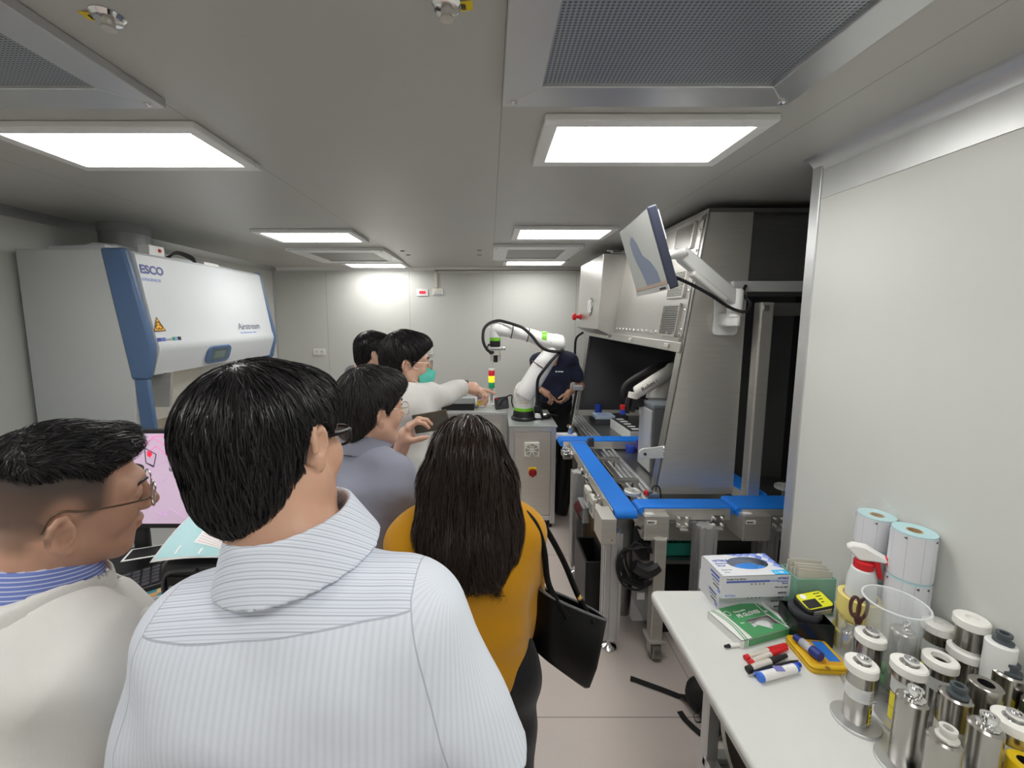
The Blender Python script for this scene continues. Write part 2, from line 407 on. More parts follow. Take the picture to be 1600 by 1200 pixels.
def outlet(u, v, label):
    t, p = wplate('wall_outlet', label, 'outlet', u, v, .15, .082)
    for k in (-.032, .032):
        b = B(); b.prism(rrect(.046, .05, .01, 4, p.x+k, p.z), 'y', YB-.015, YB-.012); b.build('socket', cream_pl, t)
        b = B()
        for dx, dz in ((-.008, .008), (.008, .008)): b.box(p.x+k+dx-.0015, p.x+k+dx+.0015, YB-.0156, YB-.0148, p.z+dz-.006, p.z+dz+.006)
        b.lathe([(.003, 0), (.003, .001)], (p.x+k, YB-.015, p.z-.012), 10, 0, (0, -1, 0)); b.build('slots', ink, t)
outlet(499, 550, 'white wall outlet alone on the left part of the back wall')
outlet(667, 549, 'white wall outlet behind the head of the masked man in the lab coat')
# ================================================================ biological safety cabinet (left)
t = thing('safety_cabinet', 'large white biological safety cabinet with blue-grey edge columns against the left wall', 'safety cabinet', (-2.2, 2.97, 0))
Y0, Y1 = 2.30, 3.64; XBk = -2.60
fr0, fr1 = (-2.000, 2.135), (-1.900, 1.625)      # slanted front: top and nose
cab_w = mat('cabinet_white', (.60, .63, .65), .42, 0, .02, 4.)
cab_g = mat('cabinet_side_grey', (.55, .57, .57), .42, 0, .02, 4.)
body = [(XBk, .80), (-2.06, .80), (-2.01, 1.42), (-2.12, 2.14), (XBk, 2.14)]
b = B(); b.prism(body, 'y', Y0, Y0+.05); b.build('side_panel', cab_g, t, bevel=.006)
b = B(); b.prism(body, 'y', Y1-.05, Y1); b.build('side_panel', cab_g, t, bevel=.006)
# back, top and upper plenum
b = B().box(XBk, XBk+.03, Y0+.05, Y1-.05, .80, 2.14); b.build('back_panel', cab_g, t)
b = B().box(XBk+.03, -2.12, Y0+.05, Y1-.05, 2.10, 2.138); b.build('top_panel', cab_w, t)
# white front hood with a rounded nose and a lip returning underneath
pr = [(-2.12, 2.13), fr0, (-1.985, 2.12)]
for k in range(7):
    a = k/6; pr.append((-1.985+(fr1[0]+1.985)*a*.93, 2.12+(fr1[1]+.02-2.12)*a))
pr += [(-1.897, 1.62), (-1.892, 1.595), (-1.896, 1.57), (-1.940, 1.435), (-2.01, 1.425), (-2.08, 1.435), (-2.14, 1.60)]
b = B(); b.prism(pr, 'y', Y0+.045, Y1-.045); hood = b.build('front_hood', cab_w, t, smooth=True, angle=24)
# blue columns: upper caps and lower posts
cap = [(-2.128, 2.146), (-2.000, 2.146), (-1.892, 1.612), (-1.897, 1.56), (-1.93, 1.415), (-2.026, 1.415), (-2.03, 1.45)]
post = [(-2.018, 1.42), (-1.935, 1.42), (-1.905, .88), (-2.0, .88)]
for y0, y1 in ((Y0-.012, Y0+.030), (Y1-.045, Y1+.012)):
    b = B(); b.prism(cap, 'y', y0, y1); b.build('column_cap', blue_trim, t, bevel=.014, seg=3, smooth=True)
    b = B(); b.prism(post, 'y', y0+.008, y1-.010); b.build('column_post', blue_trim, t, bevel=.01, smooth=True)
# interior
int_m = mat('cabinet_interior', (.62, .55, .45), .38, .25, .04, 6.)  # white steel; the warm light inside is put into this cream colour
B().box(XBk+.03, XBk+.06, Y0+.06, Y1-.06, .90, 1.9).build('inner_back', int_m, t)
B().box(XBk+.03, -1.95, Y0+.05, Y1-.05, .86, .90).build('work_surface', steel, t, bevel=.01)
b = B(); b.prism([(-2.0, .90), (-1.86, .87), (-1.86, .80), (-2.0, .80)], 'y', Y0, Y1); b.build('arm_rest', steel, t, bevel=.01)
b = B(); b.hexa([(-2.06, 2.42, 1.23), (-1.93, 2.42, 1.23), (-1.93, 2.44, 1.23), (-2.06, 2.44, 1.23)], [(-2.08, 2.42, 1.44), (-1.90, 2.42, 1.44), (-1.90, 2.44, 1.44), (-2.08, 2.44, 1.44)])
b.build('sash_guide', steel, t)
B().box(-2.02, -2.014, Y0+.055, Y1-.055, 1.15, 1.5).build('sash_glass', clear, t)
lampm = mat('work_lamp', (1, .93, .82), .5, emit=3.0)
b = B(); b.cyl((-2.2, Y0+.12, 1.74), (-2.2, Y1-.12, 1.74), .016); b.build('work_lamp', lampm, t, smooth=True)
b = B().box(XBk+.02, -2.06, Y0+.02, Y1-.02, .70, .80); b.build('base_tray', cab_g, t, bevel=.005)
for x in (XBk+.05, -2.1):
    for y in (Y0+.05, Y1-.05): B().box(x-.03, x+.03, y-.03, y+.03, 0, .70).build('stand_leg', white_p, t)
# top fittings
b = B(); b.prism([(-2.48, 2.14), (-2.16, 2.14), (-2.16, 2.175), (-2.48, 2.165)], 'y', 2.36, 3.5); b.build('plenum_lid', cab_w, t, bevel=.004)
b = B(); b.hexa([(-2.36, 2.40, 2.165), (-2.14, 2.40, 2.14), (-2.14, 2.9, 2.14), (-2.36, 2.9, 2.165)], [(-2.30, 2.44, 2.20), (-2.18, 2.44, 2.19), (-2.18, 2.86, 2.19), (-2.30, 2.86, 2.20)]); b.build('sensor_housing', cab_w, t, bevel=.005)
b = B(); b.lathe([(.135, 2.17), (.135, 2.31), (.14, 2.315), (.14, ZC)], (-2.42, 2.80, 0), 36); b.build('exhaust_duct', mat('duct_grey', (.33, .34, .34), .5, .3), t, smooth=True)
p = P(250, 388, Y=2.62)
bx = B().box(-2.13, -2.06, 2.54, 2.66, 2.135, 2.205); sb = bx.build('switch_box', white_pl, t, bevel=.004)
B().lathe([(.011, 0), (.011, .006), (.008, .009)], (-2.06, 2.62, 2.178), 14, 0, (1, 0, 0)).build('red_button', red_pl, sb, smooth=True)
b = B()
for k in range(4): b.tube([(-2.08+.006*k, 2.70, 2.15), (-2.07, 2.78, 2.185+.004*k), (-2.07+.004*k, 2.90, 2.165+.006*k), (-2.08, 2.96, 2.145)], .006, 8, sub=5)
b.build('cable_bundle', black_rb, t, smooth=True)
B().box(-2.12, -2.06, 3.02, 3.18, 2.135, 2.165).build('junction_box', white_pl, t, bevel=.004)
# lettering and stickers on the slanted hood
hn = Vector((fr0[1]-fr1[1], 0, fr1[0]-fr0[0])).normalized()            # outward normal
p0 = Vector((-1.985, 0, 2.12)); p1 = Vector((-1.905, 0, 1.645)); up = (p0-p1).normalized(); hn = Vector((0, 1, 0)).cross(up)
def H(u, v, off=.0015): return PP(u, v, p0, hn)+hn*off
navy = mat('navy_ink', (.05, .07, .30), .5); 
def hood_text(s, u, v, size, m, bold=0., shear=0.): return text(s, size, H(u, v), (0, 1, 0), up, m, hood, 'lettering', .0004, 'LEFT', bold, shear)
hood_text('ESCO', 219, 426, .068, navy, .0022, .1); hood_text('LIFESCIENCES', 221, 438, .023, ink_lb)
hood_text('Airstream', 373, 515, .072, mat('slate_ink', (.16, .18, .26), .5)); hood_text('Class II Biological Safety Cabinet', 376, 521, .016, ink_lb)
M4 = frame((0, 1, 0), up, H(240, 518)); s_ = .088
b = plate(M4, [(0, 0), (s_, 0), (s_/2, s_*.95)], .0008); wt = b.build('warning_triangle', mat('amber_sticker', (.85, .42, .02), .4), hood)
b = MB()
for e in (((0, 0), (s_, 0)), ((s_, 0), (s_/2, s_*.95)), ((s_/2, s_*.95), (0, 0))):
    A_, C_ = Vector((*e[0], 0)), Vector((*e[1], 0)); cc = Vector((s_/2, s_*.33, 0)); A2, C2 = A_.lerp(cc, .13), C_.lerp(cc, .13)
    b.M = M4; b.hexa([A_, C_, C2, A2], [q+Vector((0, 0, .0014)) for q in (A_, C_, C2, A2)])
b.build('border', ink, wt)
b = MB(); b.M = M4
for k in range(3):
    a = R(90+120*k); c = (s_/2+.0125*math.cos(a), s_*.34+.0125*math.sin(a))
    b.tube([(c[0]+.012*math.cos(a+w), c[1]+.012*math.sin(a+w), .001) for w in np.linspace(-2.4, 2.4, 12)], .0026, 6, flat=.3)
b.build('biohazard_mark', ink, wt)
for k, (c, w) in enumerate(((navy, .034), (ink_b, .03), (ink_g, .05), (green_pl, .02), (ink_lb, .022), (ink, .03))):
    off = sum((.034, .03, .05, .02, .022, .03)[:k])
    plate(frame((0, 1, 0), up, H(245, 532)+Vector((0, off, 0))), rrect(w*.9, .028 if k != 2 else .014, .002, 2, w/2, 0), .0008).build('sticker', c, hood)
# control panel on the lower nose face
q0 = Vector((-1.896, 0, 1.57)); q1 = Vector((-1.940, 0, 1.435)); up2 = (q0-q1).normalized(); n2 = Vector((0, 1, 0)).cross(up2)
def H2(u, v, off=.0): return PP(u, v, q0, n2)+n2*off
c0 = H2(340.5, 552)
cp = plate(frame((0, 1, 0), up2, c0), rrect(.25, .125, .045, 6), .014).build('control_panel', blue_trim, t, bevel=.005, smooth=True)
plate(frame((0, 1, 0), up2, c0+n2*.0142), rrect(.16, .082, .006), .001).build('screen', mat('lcd_screen', (.10, .14, .15), .25), cp)
plate(frame((0, 1, 0), up2, c0+n2*.0152), rrect(.11, .05, .004), .0006).build('readout', mat('lcd_readout', (.17, .22, .21), .25), cp)
# ================================================================ desk on the left with its things
DZ = .78
t = thing('lab_desk', 'grey laboratory desk behind the two men at the left', 'desk', (-1.6, 1.65, 0))
B().box(-2.42, -.78, 1.29, 2.05, DZ-.03, DZ).build('desk_top', mat('desk_laminate', (.30, .30, .29), .45, 0, .05, 30.), t, bevel=.006)
B().box(-2.42, -.78, 1.27, 1.295, DZ-.035, DZ+.002).build('front_edge', steel, t, bevel=.004)
for x in (-2.38, -.84):
    for y in (1.34, 2.0): B().box(x-.025, x+.025, y-.025, y+.025, 0, DZ-.03).build('leg', alu, t)
B().box(-2.38, -.84, 1.98, 2.01, .3, DZ-.03).build('modesty_panel', grey_pl, t)
def screen_mat(name, col, e):
    m = mat(name, col, .25, emit=e); return m
def monitor(name, label, px, pz, y, w, h, scr, rz):
    t = thing(name, label, 'monitor', (px, y, DZ), rz)
    b = B(); b.box(-w/2, w/2, 0, .03, pz-DZ, pz-DZ+h); hs = b.build('housing', black_pl, t, bevel=.006, world=False)
    b = B(); b.box(-w/2+.012, w/2-.012, -.0015, 0, pz-DZ+.022, pz-DZ+h-.014); s = b.build('screen', scr, t, world=False)
    b = B(); b.box(-.03, .03, .03, .055, .01, pz-DZ+h*.6); b.build('stand_neck', black_pl, t, bevel=.008, world=False)
    b = B(); b.prism(rrect(.24, .18, .03), 'z', 0, .012); b.build('stand_base', black_pl, t, bevel=.004, world=False)
    return t, s
pink = screen_mat('pink_screen', (.66, .50, .66), .22)
p = P(302, 672, Y=1.56); pb = P(302, 826, Y=1.56); w = .56; h = p.z-pb.z
t, s = monitor('desktop_monitor', 'black desktop monitor showing a pink site plan, right of the man in the white coat', p.x-w/2, pb.z, 1.56, w, h, pink, 0)
def scr_line(pts, m, r, nm='screen_line'):
    b = B()
    q = [P(u, v, Y=1.5575) for u, v in pts]
    for a, c in zip(q[:-1], q[1:]):
        d = (c-a).normalized(); n_ = Vector((-d.z, 0, d.x))*r
        b.slab(a-n_, a+n_, c+n_, c-n_, .0006)
    return b.build(nm, m, s)
mag = mat('magenta_line', (.75, .16, .42), .5, emit=.35); drk = mat('dark_line', (.08, .06, .12), .5); redd = mat('red_mark', (.75, .02, .05), .5, emit=.4); lil = mat('lilac_line', (.55, .35, .6), .5, emit=.3)
for pts in ([(219, 700), (240, 684), (262, 700), (264, 716)], [(236, 684), (252, 680), (268, 694)], [(205, 690), (222, 697)], [(232, 706), (244, 697), (272, 722)]): scr_line(pts, mag, .0013)
for pts in ([(206, 693), (226, 700), (228, 723), (240, 728)], [(226, 700), (244, 710), (240, 730), (228, 723)]): scr_line(pts, drk, .0016)
for pts in ([(230, 734), (272, 716)], [(238, 760), (262, 748)], [(246, 812), (264, 794), (290, 810)], [(244, 800), (258, 806)]): scr_line(pts, lil, .0011)
b = B(); q = [P(u, v, Y=1.5575) for u, v in ((230, 705), (235, 703), (238, 710), (234, 715), (230, 712))]; b.add(q, [(0, 4, 3, 2, 1)]); b.build('red_marker', redd, s)
b = B(); q = P(254, 806, Y=1.557)
for i in range(3):
    for k in range(3):
        if (i+k) % 2 == 0: b.box(q.x+.006*i, q.x+.006*i+.005, 1.5565, 1.5573, q.z+.006*k, q.z+.006*k+.005)
b.build('dark_block', lil, s)
text('6619', .028, P(266, 738, Y=1.5568), (1, 0, .55), (-.5, 0, 1), drk, s)
wscr = screen_mat('white_screen', (.62, .66, .70), .25)
p = P(58, 735, Y=1.50); pb = P(58, 856, Y=1.50); w = .56; h = p.z-pb.z
t, s = monitor('desktop_monitor', 'monitor with a white document window at the left edge of the picture', p.x-w/2, pb.z, 1.50, w, h, wscr, R(3))
b = B(); b.box(-w/2+.013, w/2-.013, -.0022, -.0016, h+pb.z-DZ-.075, h+pb.z-DZ-.045); b.build('title_bar', mat('title_grey', (.30, .36, .44), .5, emit=.3), s, world=False)
b = B()
for k in range(26):
    x = RNG.uniform(.02, w/2-.04); z_ = RNG.uniform(.04, h-.10); b.box(x, x+RNG.uniform(.006, .016), -.0022, -.0016, pb.z-DZ+z_, pb.z-DZ+z_+.004)
tag(b.build('document_text', ink_g, s, world=False), kind='stuff')
# printer with the laminated sheet lying on it
t = thing('label_printer', 'black desktop printer with a recessed paper slot, under the laminated sheet', 'printer', (-.98, 1.46, DZ))
px0, px1 = P(252, 930, Y=1.31).x, P(372, 930, Y=1.31).x; zt = P(300, 880, Y=1.31).z
pro = [(1.62, DZ), (1.33, DZ), (1.312, DZ+.02), (1.305, zt-.05), (1.315, zt-.02), (1.36, zt), (1.60, zt), (1.62, zt-.02)]
b = B(); b.prism(pro, 'x', px0, px1); b.build('body', black_pl, t, bevel=.014, seg=3, smooth=True)
zc = (DZ+zt)/2
B().box(px0+.035, px1-.03, 1.296, 1.312, zc-.035, zc+.035).build('slot_recess', mat('slot_black', (.006, .006, .006), .6), t, bevel=.003)
B().box(px0+.045, px1-.035, 1.288, 1.31, zc-.004, zc+.004).build('paper_guide', grey_pl, t)
B().box(px0+.10, px1-.035, 1.284, 1.300, zc+.003, zc+.0045).build('paper_strip', paper, t)
b = B(); b.tube([(px0+.02, 1.302, DZ+.02), (px0+.018, 1.30, zc), (px0+.04, 1.302, zt-.03), ((px0+px1)/2, 1.303, zt-.02)], .006, 8, sub=5); b.build('cover_seam', dkgrey, t, smooth=True)
# laminated sheet: a curved plate on the printer
c4 = [P(234, 881, Y=1.285), P(341, 873, Y=1.30), P(366, 838, Y=1.45), P(316, 792, Y=1.62)]
lam = mat('laminated_teal', (.42, .68, .70), .25, 0, .03, 8., coat=.4)
def bil(a, c, d, e, s, t): return a.lerp(c, s).lerp(e.lerp(d, s), t)
def sheet(u0, u1, v0, v1, off, n=10):
    b = B(); vs = []; fs = []
    for j in range(n+1):
        for i in range(n+1):
            s_, t_ = u0+(u1-u0)*i/n, v0+(v1-v0)*j/n
            q = bil(*c4, s_, t_); q.z += .018*math.sin(PI*t_)*(1-s_)+.006*math.sin(PI*s_)+off; vs.append(q)
    for j in range(n):
        for i in range(n): k = j*(n+1)+i; fs.append((k, k+1, k+n+2, k+n+1))
    b.add(vs, fs); return b
t = thing('laminated_sheet', 'teal and white laminated instruction sheet curling over the black printer', 'sheet', (-.98, 1.45, zt))
b = sheet(0, 1, 0, 1, .004); lo = b.build('border', paper, t, smooth='all', solid=.0012)
b = sheet(.03, .97, .03, .97, .0055); b.build('teal_panel', lam, t, smooth='all')
b = sheet(.48, .96, .30, .78, .0065); wp = b.build('text_box', paper, t, smooth='all')
b = sheet(.15, .75, .84, .96, .0065); b.build('heading_box', paper, t, smooth='all')
for k in range(7): sheet(.52, .93, .34+.06*k, .352+.06*k, .0072, 6).build('text_line', mat('pale_red_ink', (.62, .40, .45), .6), wp, smooth='all')
sheet(.30, .33, .08, .22, .0066, 3).build('arrow', ink_w, t); sheet(.66, .69, .08, .22, .0066, 3).build('arrow', ink_w, t)
# keyboard, card and magazine
t = thing('keyboard', 'black computer keyboard between the coat man and the printer', 'keyboard', (-1.27, 1.44, DZ), R(38))
B().box(-.21, .21, -.075, .075, .003, .022).build('case', black_pl, t, bevel=.006, world=False)
for j in range(5):
    for i in range(14): B().box(-.200+.0285*i, -.177+.0285*i, -.066+.0265*j, -.045+.0265*j, .022, .030).build('key', dkgrey, t, bevel=.002, seg=1, world=False)
q = P(226, 862, Z=DZ+.06)
t = thing('photo_card', 'small white-bordered dark photo card tucked behind the keyboard', 'card', (q.x, q.y, DZ+.055), R(20))
b = B().box(-.06, .06, -.045, .045, 0, .002); b.build('card', paper, t, world=False)
B().box(-.052, .052, -.037, .037, .002, .0026).build('picture', black_pl, t, world=False)
mag_m = mat('magazine_print', (.5, .4, .3), .35); g = NG(mag_m); g.xyz()
vo = g.n('ShaderNodeTexVoronoi'); vo.inputs['Scale'].default_value = 28; g.nt.links.new(g.tc.outputs['Object'], vo.inputs['Vector'])
rm = g.n('ShaderNodeValToRGB'); cr = rm.color_ramp; cr.interpolation = 'CONSTANT'
for i, (ps, c) in enumerate(((0, (.08, .25, .30)), (.3, (.55, .33, .12)), (.5, (.05, .05, .06)), (.65, (.35, .50, .55)), (.85, (.65, .45, .2)))):
    e = cr.elements[i] if i < 2 else cr.elements.new(ps); e.position = ps; e.color = (*c, 1)
sp_ = g.n('ShaderNodeSeparateColor'); g.nt.links.new(vo.outputs['Color'], sp_.inputs[0]); g.nt.links.new(sp_.outputs[0], rm.inputs[0]); g.to(rm.outputs[0], 'Base Color')
q = P(236, 922, Z=DZ)
t = thing('magazine', 'colourful printed magazine under the keyboard end beside the printer', 'magazine', (q.x-.01, q.y+.01, DZ), R(30))
B().box(-.13, .12, -.075, .12, 0, .004).build('pages', paper, t, world=False)
B().box(-.128, .118, -.073, .118, .004, .0046).build('cover', mag_m, t, world=False); B().box(.05, .118, -.073, -.03, .0046, .005).build('pink_corner', mat('pink_print', (.75, .12, .2), .4), t, world=False)
# ================================================================ steel robot cell (right)
YS = 2.20; YF = 4.30; ZB, ZT, ZH = .78, 2.31, 1.585
def SX(z): return .925+.139*(z-ZB)
cell = thing('robot_cell', 'tall brushed steel robot enclosure with sloping hood and open bay, right of the white robot', 'machine enclosure', (1.3, 3.2, 0))
sn = Vector((-1, 0, .139)).normalized(); sp0 = Vector((SX(ZB), 0, ZB)); sup = Vector((.139, 0, 1)).normalized()
# near side panel with folded front flange
b = B(); b.prism([(SX(ZB), ZB), (1.365, ZB), (1.365, 1.86), (1.372, ZT), (SX(ZT), ZT)], 'y', YS, YS+.012); near = b.build('side_panel', steel, cell, bevel=.003)
b = B(); b.hexa([(SX(ZB), YS, ZB), (SX(ZB)+.01, YS, ZB), (SX(ZB)+.01, YS+.07, ZB), (SX(ZB), YS+.07, ZB)], [(SX(ZT), YS, ZT), (SX(ZT)+.01, YS, ZT), (SX(ZT)+.01, YS+.07, ZT), (SX(ZT), YS+.07, ZT)]); b.build('front_flange', steel_h, cell, bevel=.003)
B().box(1.372, 2.2, YS+.05, YS+.06, 1.88, ZT).build('upper_side_panel', steel_dk, cell)  # darker steel: the dark reflection on this panel is put into its colour
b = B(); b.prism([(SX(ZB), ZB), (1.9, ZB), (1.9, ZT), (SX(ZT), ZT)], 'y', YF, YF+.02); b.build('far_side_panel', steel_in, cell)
b = B(); b.hexa([(SX(ZB)-.004, YF-.035, ZB-.06), (SX(ZB)+.012, YF-.035, ZB-.06), (SX(ZB)+.012, YF+.022, ZB-.06), (SX(ZB)-.004, YF+.022, ZB-.06)], [(SX(ZT)-.004, YF-.035, ZT), (SX(ZT)+.012, YF-.035, ZT), (SX(ZT)+.012, YF+.022, ZT), (SX(ZT)-.004, YF+.022, ZT)]); b.build('front_flange', steel_h, cell)
# hood front panel, lower rim
b = B(); b.hexa([(SX(ZH), YS+.012, ZH), (SX(ZH)+.02, YS+.012, ZH), (SX(ZH)+.02, YF, ZH), (SX(ZH), YF, ZH)], [(SX(ZT), YS+.012, ZT), (SX(ZT)+.02, YS+.012, ZT), (SX(ZT)+.02, YF, ZT), (SX(ZT), YF, ZT)]); hoodp = b.build('hood_panel', steel_h, cell)
def SL(y, z, off=0.): return Vector((SX(z), y, z))+sn*off
def splate(y0, y1, z0, z1, t, off=0., b=None, mi=0):
    b = b or B(); a = [SL(y0, z0, off), SL(y1, z0, off), SL(y1, z1, off), SL(y0, z1, off)]
    b.hexa([q for q in a], [q+sn*t for q in a], mi); return b
splate(YS+.03, 3.42, 1.66, 2.28, .004).build('bolted_cover', steel_h, hoodp, bevel=.002)
for k in range(16): b = B(); b.lathe([(.010, 0), (.009, .004), (.004, .006)], SL(YS+.06+.08*k, 1.675, .004), 10, 0, sn); b.build('bolt', chrome, hoodp, smooth=True)
for k in range(6): b = B(); b.lathe([(.009, 0), (.008, .004), (.004, .006)], SL(YS+.045, 1.70+.105*k, .004), 10, 0, sn); b.build('bolt', chrome, hoodp, smooth=True)
splate(YS+.012, YF, ZH-.01, ZH+.045, .012).build('hood_rim', steel_h, hoodp, bevel=.003)
for yy in (2.34, 2.95, 3.5):
    splate(yy, yy+.045, ZH+.006, ZH+.030, .012, .012).build('rim_latch', steel, hoodp, bevel=.003)
# vent grilles placed on the sloping panel
for cu in (((1062, 360), (1090, 352), (1058, 395)), ((1052, 428), (1078, 424), (1046, 466)), ((1041, 478), (1067, 476), (1036, 523))):
    A_, C_, D_ = [PP(u, v, sp0, sn) for u, v in cu]
    y0, y1, z1, z0 = min(A_.y, C_.y), max(A_.y, C_.y), max(A_.z, C_.z), D_.z
    vg = splate(y0, y1, z0, z1, .003, .004).build('vent_grille', mat('vent_dark', (.03, .03, .03), .6), hoodp)
    b = B(); n_ = 17
    for k in range(n_):
        zz = z0+(z1-z0)*(k+.2)/n_; splate(y0+.008, y1-.008, zz, zz+(z1-z0)*.42/n_, .010, .007, b)
    b.build('louvres', steel_h, vg)
    b = B()
    for a in ((y0, y1, z0-.006, z0+.003), (y0, y1, z1-.003, z1+.006), (y0-.004, y0+.008, z0, z1), (y1-.008, y1+.004, z0, z1)): splate(*a, .014, .004, b)
    b.build('grille_frame', steel_h, vg)
# projecting electrical box on the far half of the hood
by0, by1 = 3.45, 4.28; bx = .905
b = B(); b.hexa([(bx+.0, by0, 1.665), (SX(1.60), by0, 1.60), (SX(1.60), by1, 1.60), (bx, by1, 1.665)], [(bx+.03, by0, 2.285), (SX(2.285)+.01, by0, 2.285), (SX(2.285)+.01, by1, 2.285), (bx+.03, by1, 2.285)]); hb = b.build('electrical_box', steel_h, cell, bevel=.004)
b = B(); q = P(911, 494, X=.918); b.lathe([(.085, 0), (.085, .006), (.075, .008)], (.915, 3.75, 1.86), 24, 0, (-1, 0, .05)); gd_ = b.build('round_vent', steel_dk, hb, smooth=True)
b = B()
for k in range(8): b.cyl((.906, 3.75, 1.86), (.906, 3.75+.07*math.cos(PI*k/4), 1.86+.07*math.sin(PI*k/4)), .006, n=6)
b.tube([(.905, 3.75+.05*math.cos(a), 1.86+.05*math.sin(a)) for a in np.linspace(0, 2*PI, 20)[:-1]], .004, 6, closed=True)
b.build('guard', white_pl, gd_, smooth=True)
b = B(); b.lathe([(.030, 0), (.030, .012), (.018, .014), (.018, .05), (.034, .052), (.034, .075), (.026, .085)], (.912, 4.12, 1.77), 18, 0, (-1, 0, 0)); b.build('stop_button', red_pl, hb, smooth=True)
b = B(); b.tube([(.95, 4.18, 1.61), (.90, 4.25, 1.55), (.895, 4.28, 1.42), (.91, 4.30, 1.30)], .012, 8, sub=6); b.build('black_cable', black_rb, hb, smooth=True)
b = B(); b.box(.99, 1.06, 3.38, 3.43, 2.285, 2.31); b.cyl((.99, 3.40, 2.30), (.95, 3.40, 2.305), .008); b.build('hinge_pin', chrome, hb, smooth=True)
# roof, interior walls, worktop and rails
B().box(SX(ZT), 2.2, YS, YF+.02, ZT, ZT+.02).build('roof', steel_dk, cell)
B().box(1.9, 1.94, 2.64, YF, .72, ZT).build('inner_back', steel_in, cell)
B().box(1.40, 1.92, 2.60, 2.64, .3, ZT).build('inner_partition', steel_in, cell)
B().box(1.40, 2.3, 2.66, 2.68, .3, ZT).build('side_bay_back', mat('bay_shade_black', (.02, .02, .022), .55, 0, .2, 10., .2, 20., (6, 1, .2)), cell)  # black sheet painted in for the shade deep inside the bay
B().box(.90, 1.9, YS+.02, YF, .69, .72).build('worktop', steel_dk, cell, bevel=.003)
rl = B()
for x in (.885, .925, .955): rl.box(x, x+.022, YS+.02, YF, .705, .735 if x != .925 else .728)
rl.box(.875, .985, YS+.02, YF, .66, .707); rl.build('slotted_rail', alu, cell, bevel=.003)
b = B()
b.box(1.225, 1.235, 2.16, 2.2, 1.9, 1.95); b.box(1.27, 2.0, 2.165, 2.195, 1.90, 1.955); b.build('cross_rail', alu_lt, cell, bevel=.003)
b = B(); b.box(1.405, 1.475, 2.14, 2.20, ZB, 1.845); b.build('door_post', steel, cell, bevel=.008)
b = B(); b.box(1.415, 1.445, 2.132, 2.14, 1.80, 1.83); b.build('post_latch', chrome, cell, bevel=.004)
b = B(); b.box(1.475, 2.1, 2.22, 2.26, 1.775, 1.845); b.build('door_header', steel_dk, cell, bevel=.004)
b = B(); b.hexa([(1.515, 2.33, .80), (1.60, 2.33, .80), (1.60, 2.345, .80), (1.515, 2.345, .80)], [(1.515, 2.33, 1.10), (1.60, 2.33, 1.10), (1.60, 2.345, 1.10), (1.515, 2.345, 1.10)]); b.build('upright_plate', steel, cell, bevel=.002)
# lower frame
B().box(.84, 2.0, 2.12, 2.17, .55, .655).build('lower_beam', steel, cell, bevel=.004)
B().box(.84, .90, 2.17, YF, .55, .62).build('lower_beam', steel_dk, cell, bevel=.004)
B().box(.845, 1.9, 2.14, 3.2, .40, .42).build('lower_shelf', steel_dk, cell)
def caster_leg(x, y, z1):
    l = B().box(x-.03, x+.03, y-.03, y+.03, .115, z1).build('frame_leg', steel, cell, bevel=.004)
    b = B().box(x-.045, x+.045, y-.045, y+.045, .10, .117); b.box(x-.03, x-.024, y-.03, y+.02, .03, .10); b.box(x+.024, x+.03, y-.03, y+.02, .03, .10); b.build('caster_fork', steel, l, bevel=.003)
    b = B(); b.cyl((x-.022, y-.01, .045), (x+.022, y-.01, .045), .045, n=24); b.build('caster_wheel', steel_dk, l, smooth=True, bevel=.006)
caster_leg(.86, 1.965, .66); caster_leg(1.85, 2.10, .66); caster_leg(.90, 4.2, .66)
# right-hand bay robot inside, white
t = thing('small_robot', 'small white six-axis robot with gripper inside the steel enclosure', 'robot arm', (1.38, 2.95, .72))
rb_w = mat('robot_cream_white', (.70, .69, .64), .35, 0, .02, 10.)
yy = 2.92
def Q(u, v, y=yy): return P(u, v, Y=y)
b = B(); b.lathe([(.10, .72), (.10, .80), (.085, .84), (.075, .90)], (1.33, 3.0, 0), 24); b.build('base', rb_w, t, smooth=True)
b = B(); b.tube([Q(1032, 640), Q(1027, 622), Q(1036, 604), Q(1050, 586)], [.068, .078, .066, .05], 16, sub=4); b.build('shoulder', rb_w, t, smooth=True)
b = B(); b.tube([Q(1052, 596), Q(1047, 578)], [.052, .054], 18); b.ball(Q(1047, 578), .056); b.build('elbow', rb_w, t, smooth=True)
b = B(); b.tube([Q(1047, 580, 2.86), Q(1025, 594, 2.84), Q(998, 611, 2.82), Q(992, 614, 2.82)], [.043, .046, .044, .03], 18, sub=4); fa = b.build('forearm', rb_w, t, smooth=True)
A_ = Q(1004, 612, 2.775); C_ = Q(1035, 592, 2.79); text('Robot i', .042, A_, C_-A_, (0, 0, 1), ink, fa)
b = B(); b.tube([Q(992, 614, 2.83), Q(990, 622, 2.83)], .042, 16); b.build('wrist', rb_w, t, smooth=True)
b = B(); g0 = Q(996, 632, 2.83); b.box(g0.x-.05, g0.x+.06, g0.y-.04, g0.y+.04, g0.z-.01, g0.z+.05); b.cyl(g0+Vector((-.06, 0, .05)), g0+Vector((-.075, 0, -.06)), .02); b.cyl(g0+Vector((-.03, -.02, .03)), g0+Vector((-.04, -.02, -.05)), .016); gp = b.build('gripper', black_pl, t, bevel=.004)
b = B()
for dx in (.03, .07): b.box(g0.x+dx-.012, g0.x+dx+.012, g0.y-.02, g0.y+.02, g0.z-.07, g0.z+.0); 
b.box(g0.x+.01, g0.x+.09, g0.y-.025, g0.y+.025, g0.z-.01, g0.z+.035); b.build('jaw', white_pl, gp, bevel=.005)
B().lathe([(.018, -.02), (.018, .01)], g0+Vector((-.11, -.02, -.01)), 14).build('red_fitting', red_pl, gp, smooth=True)
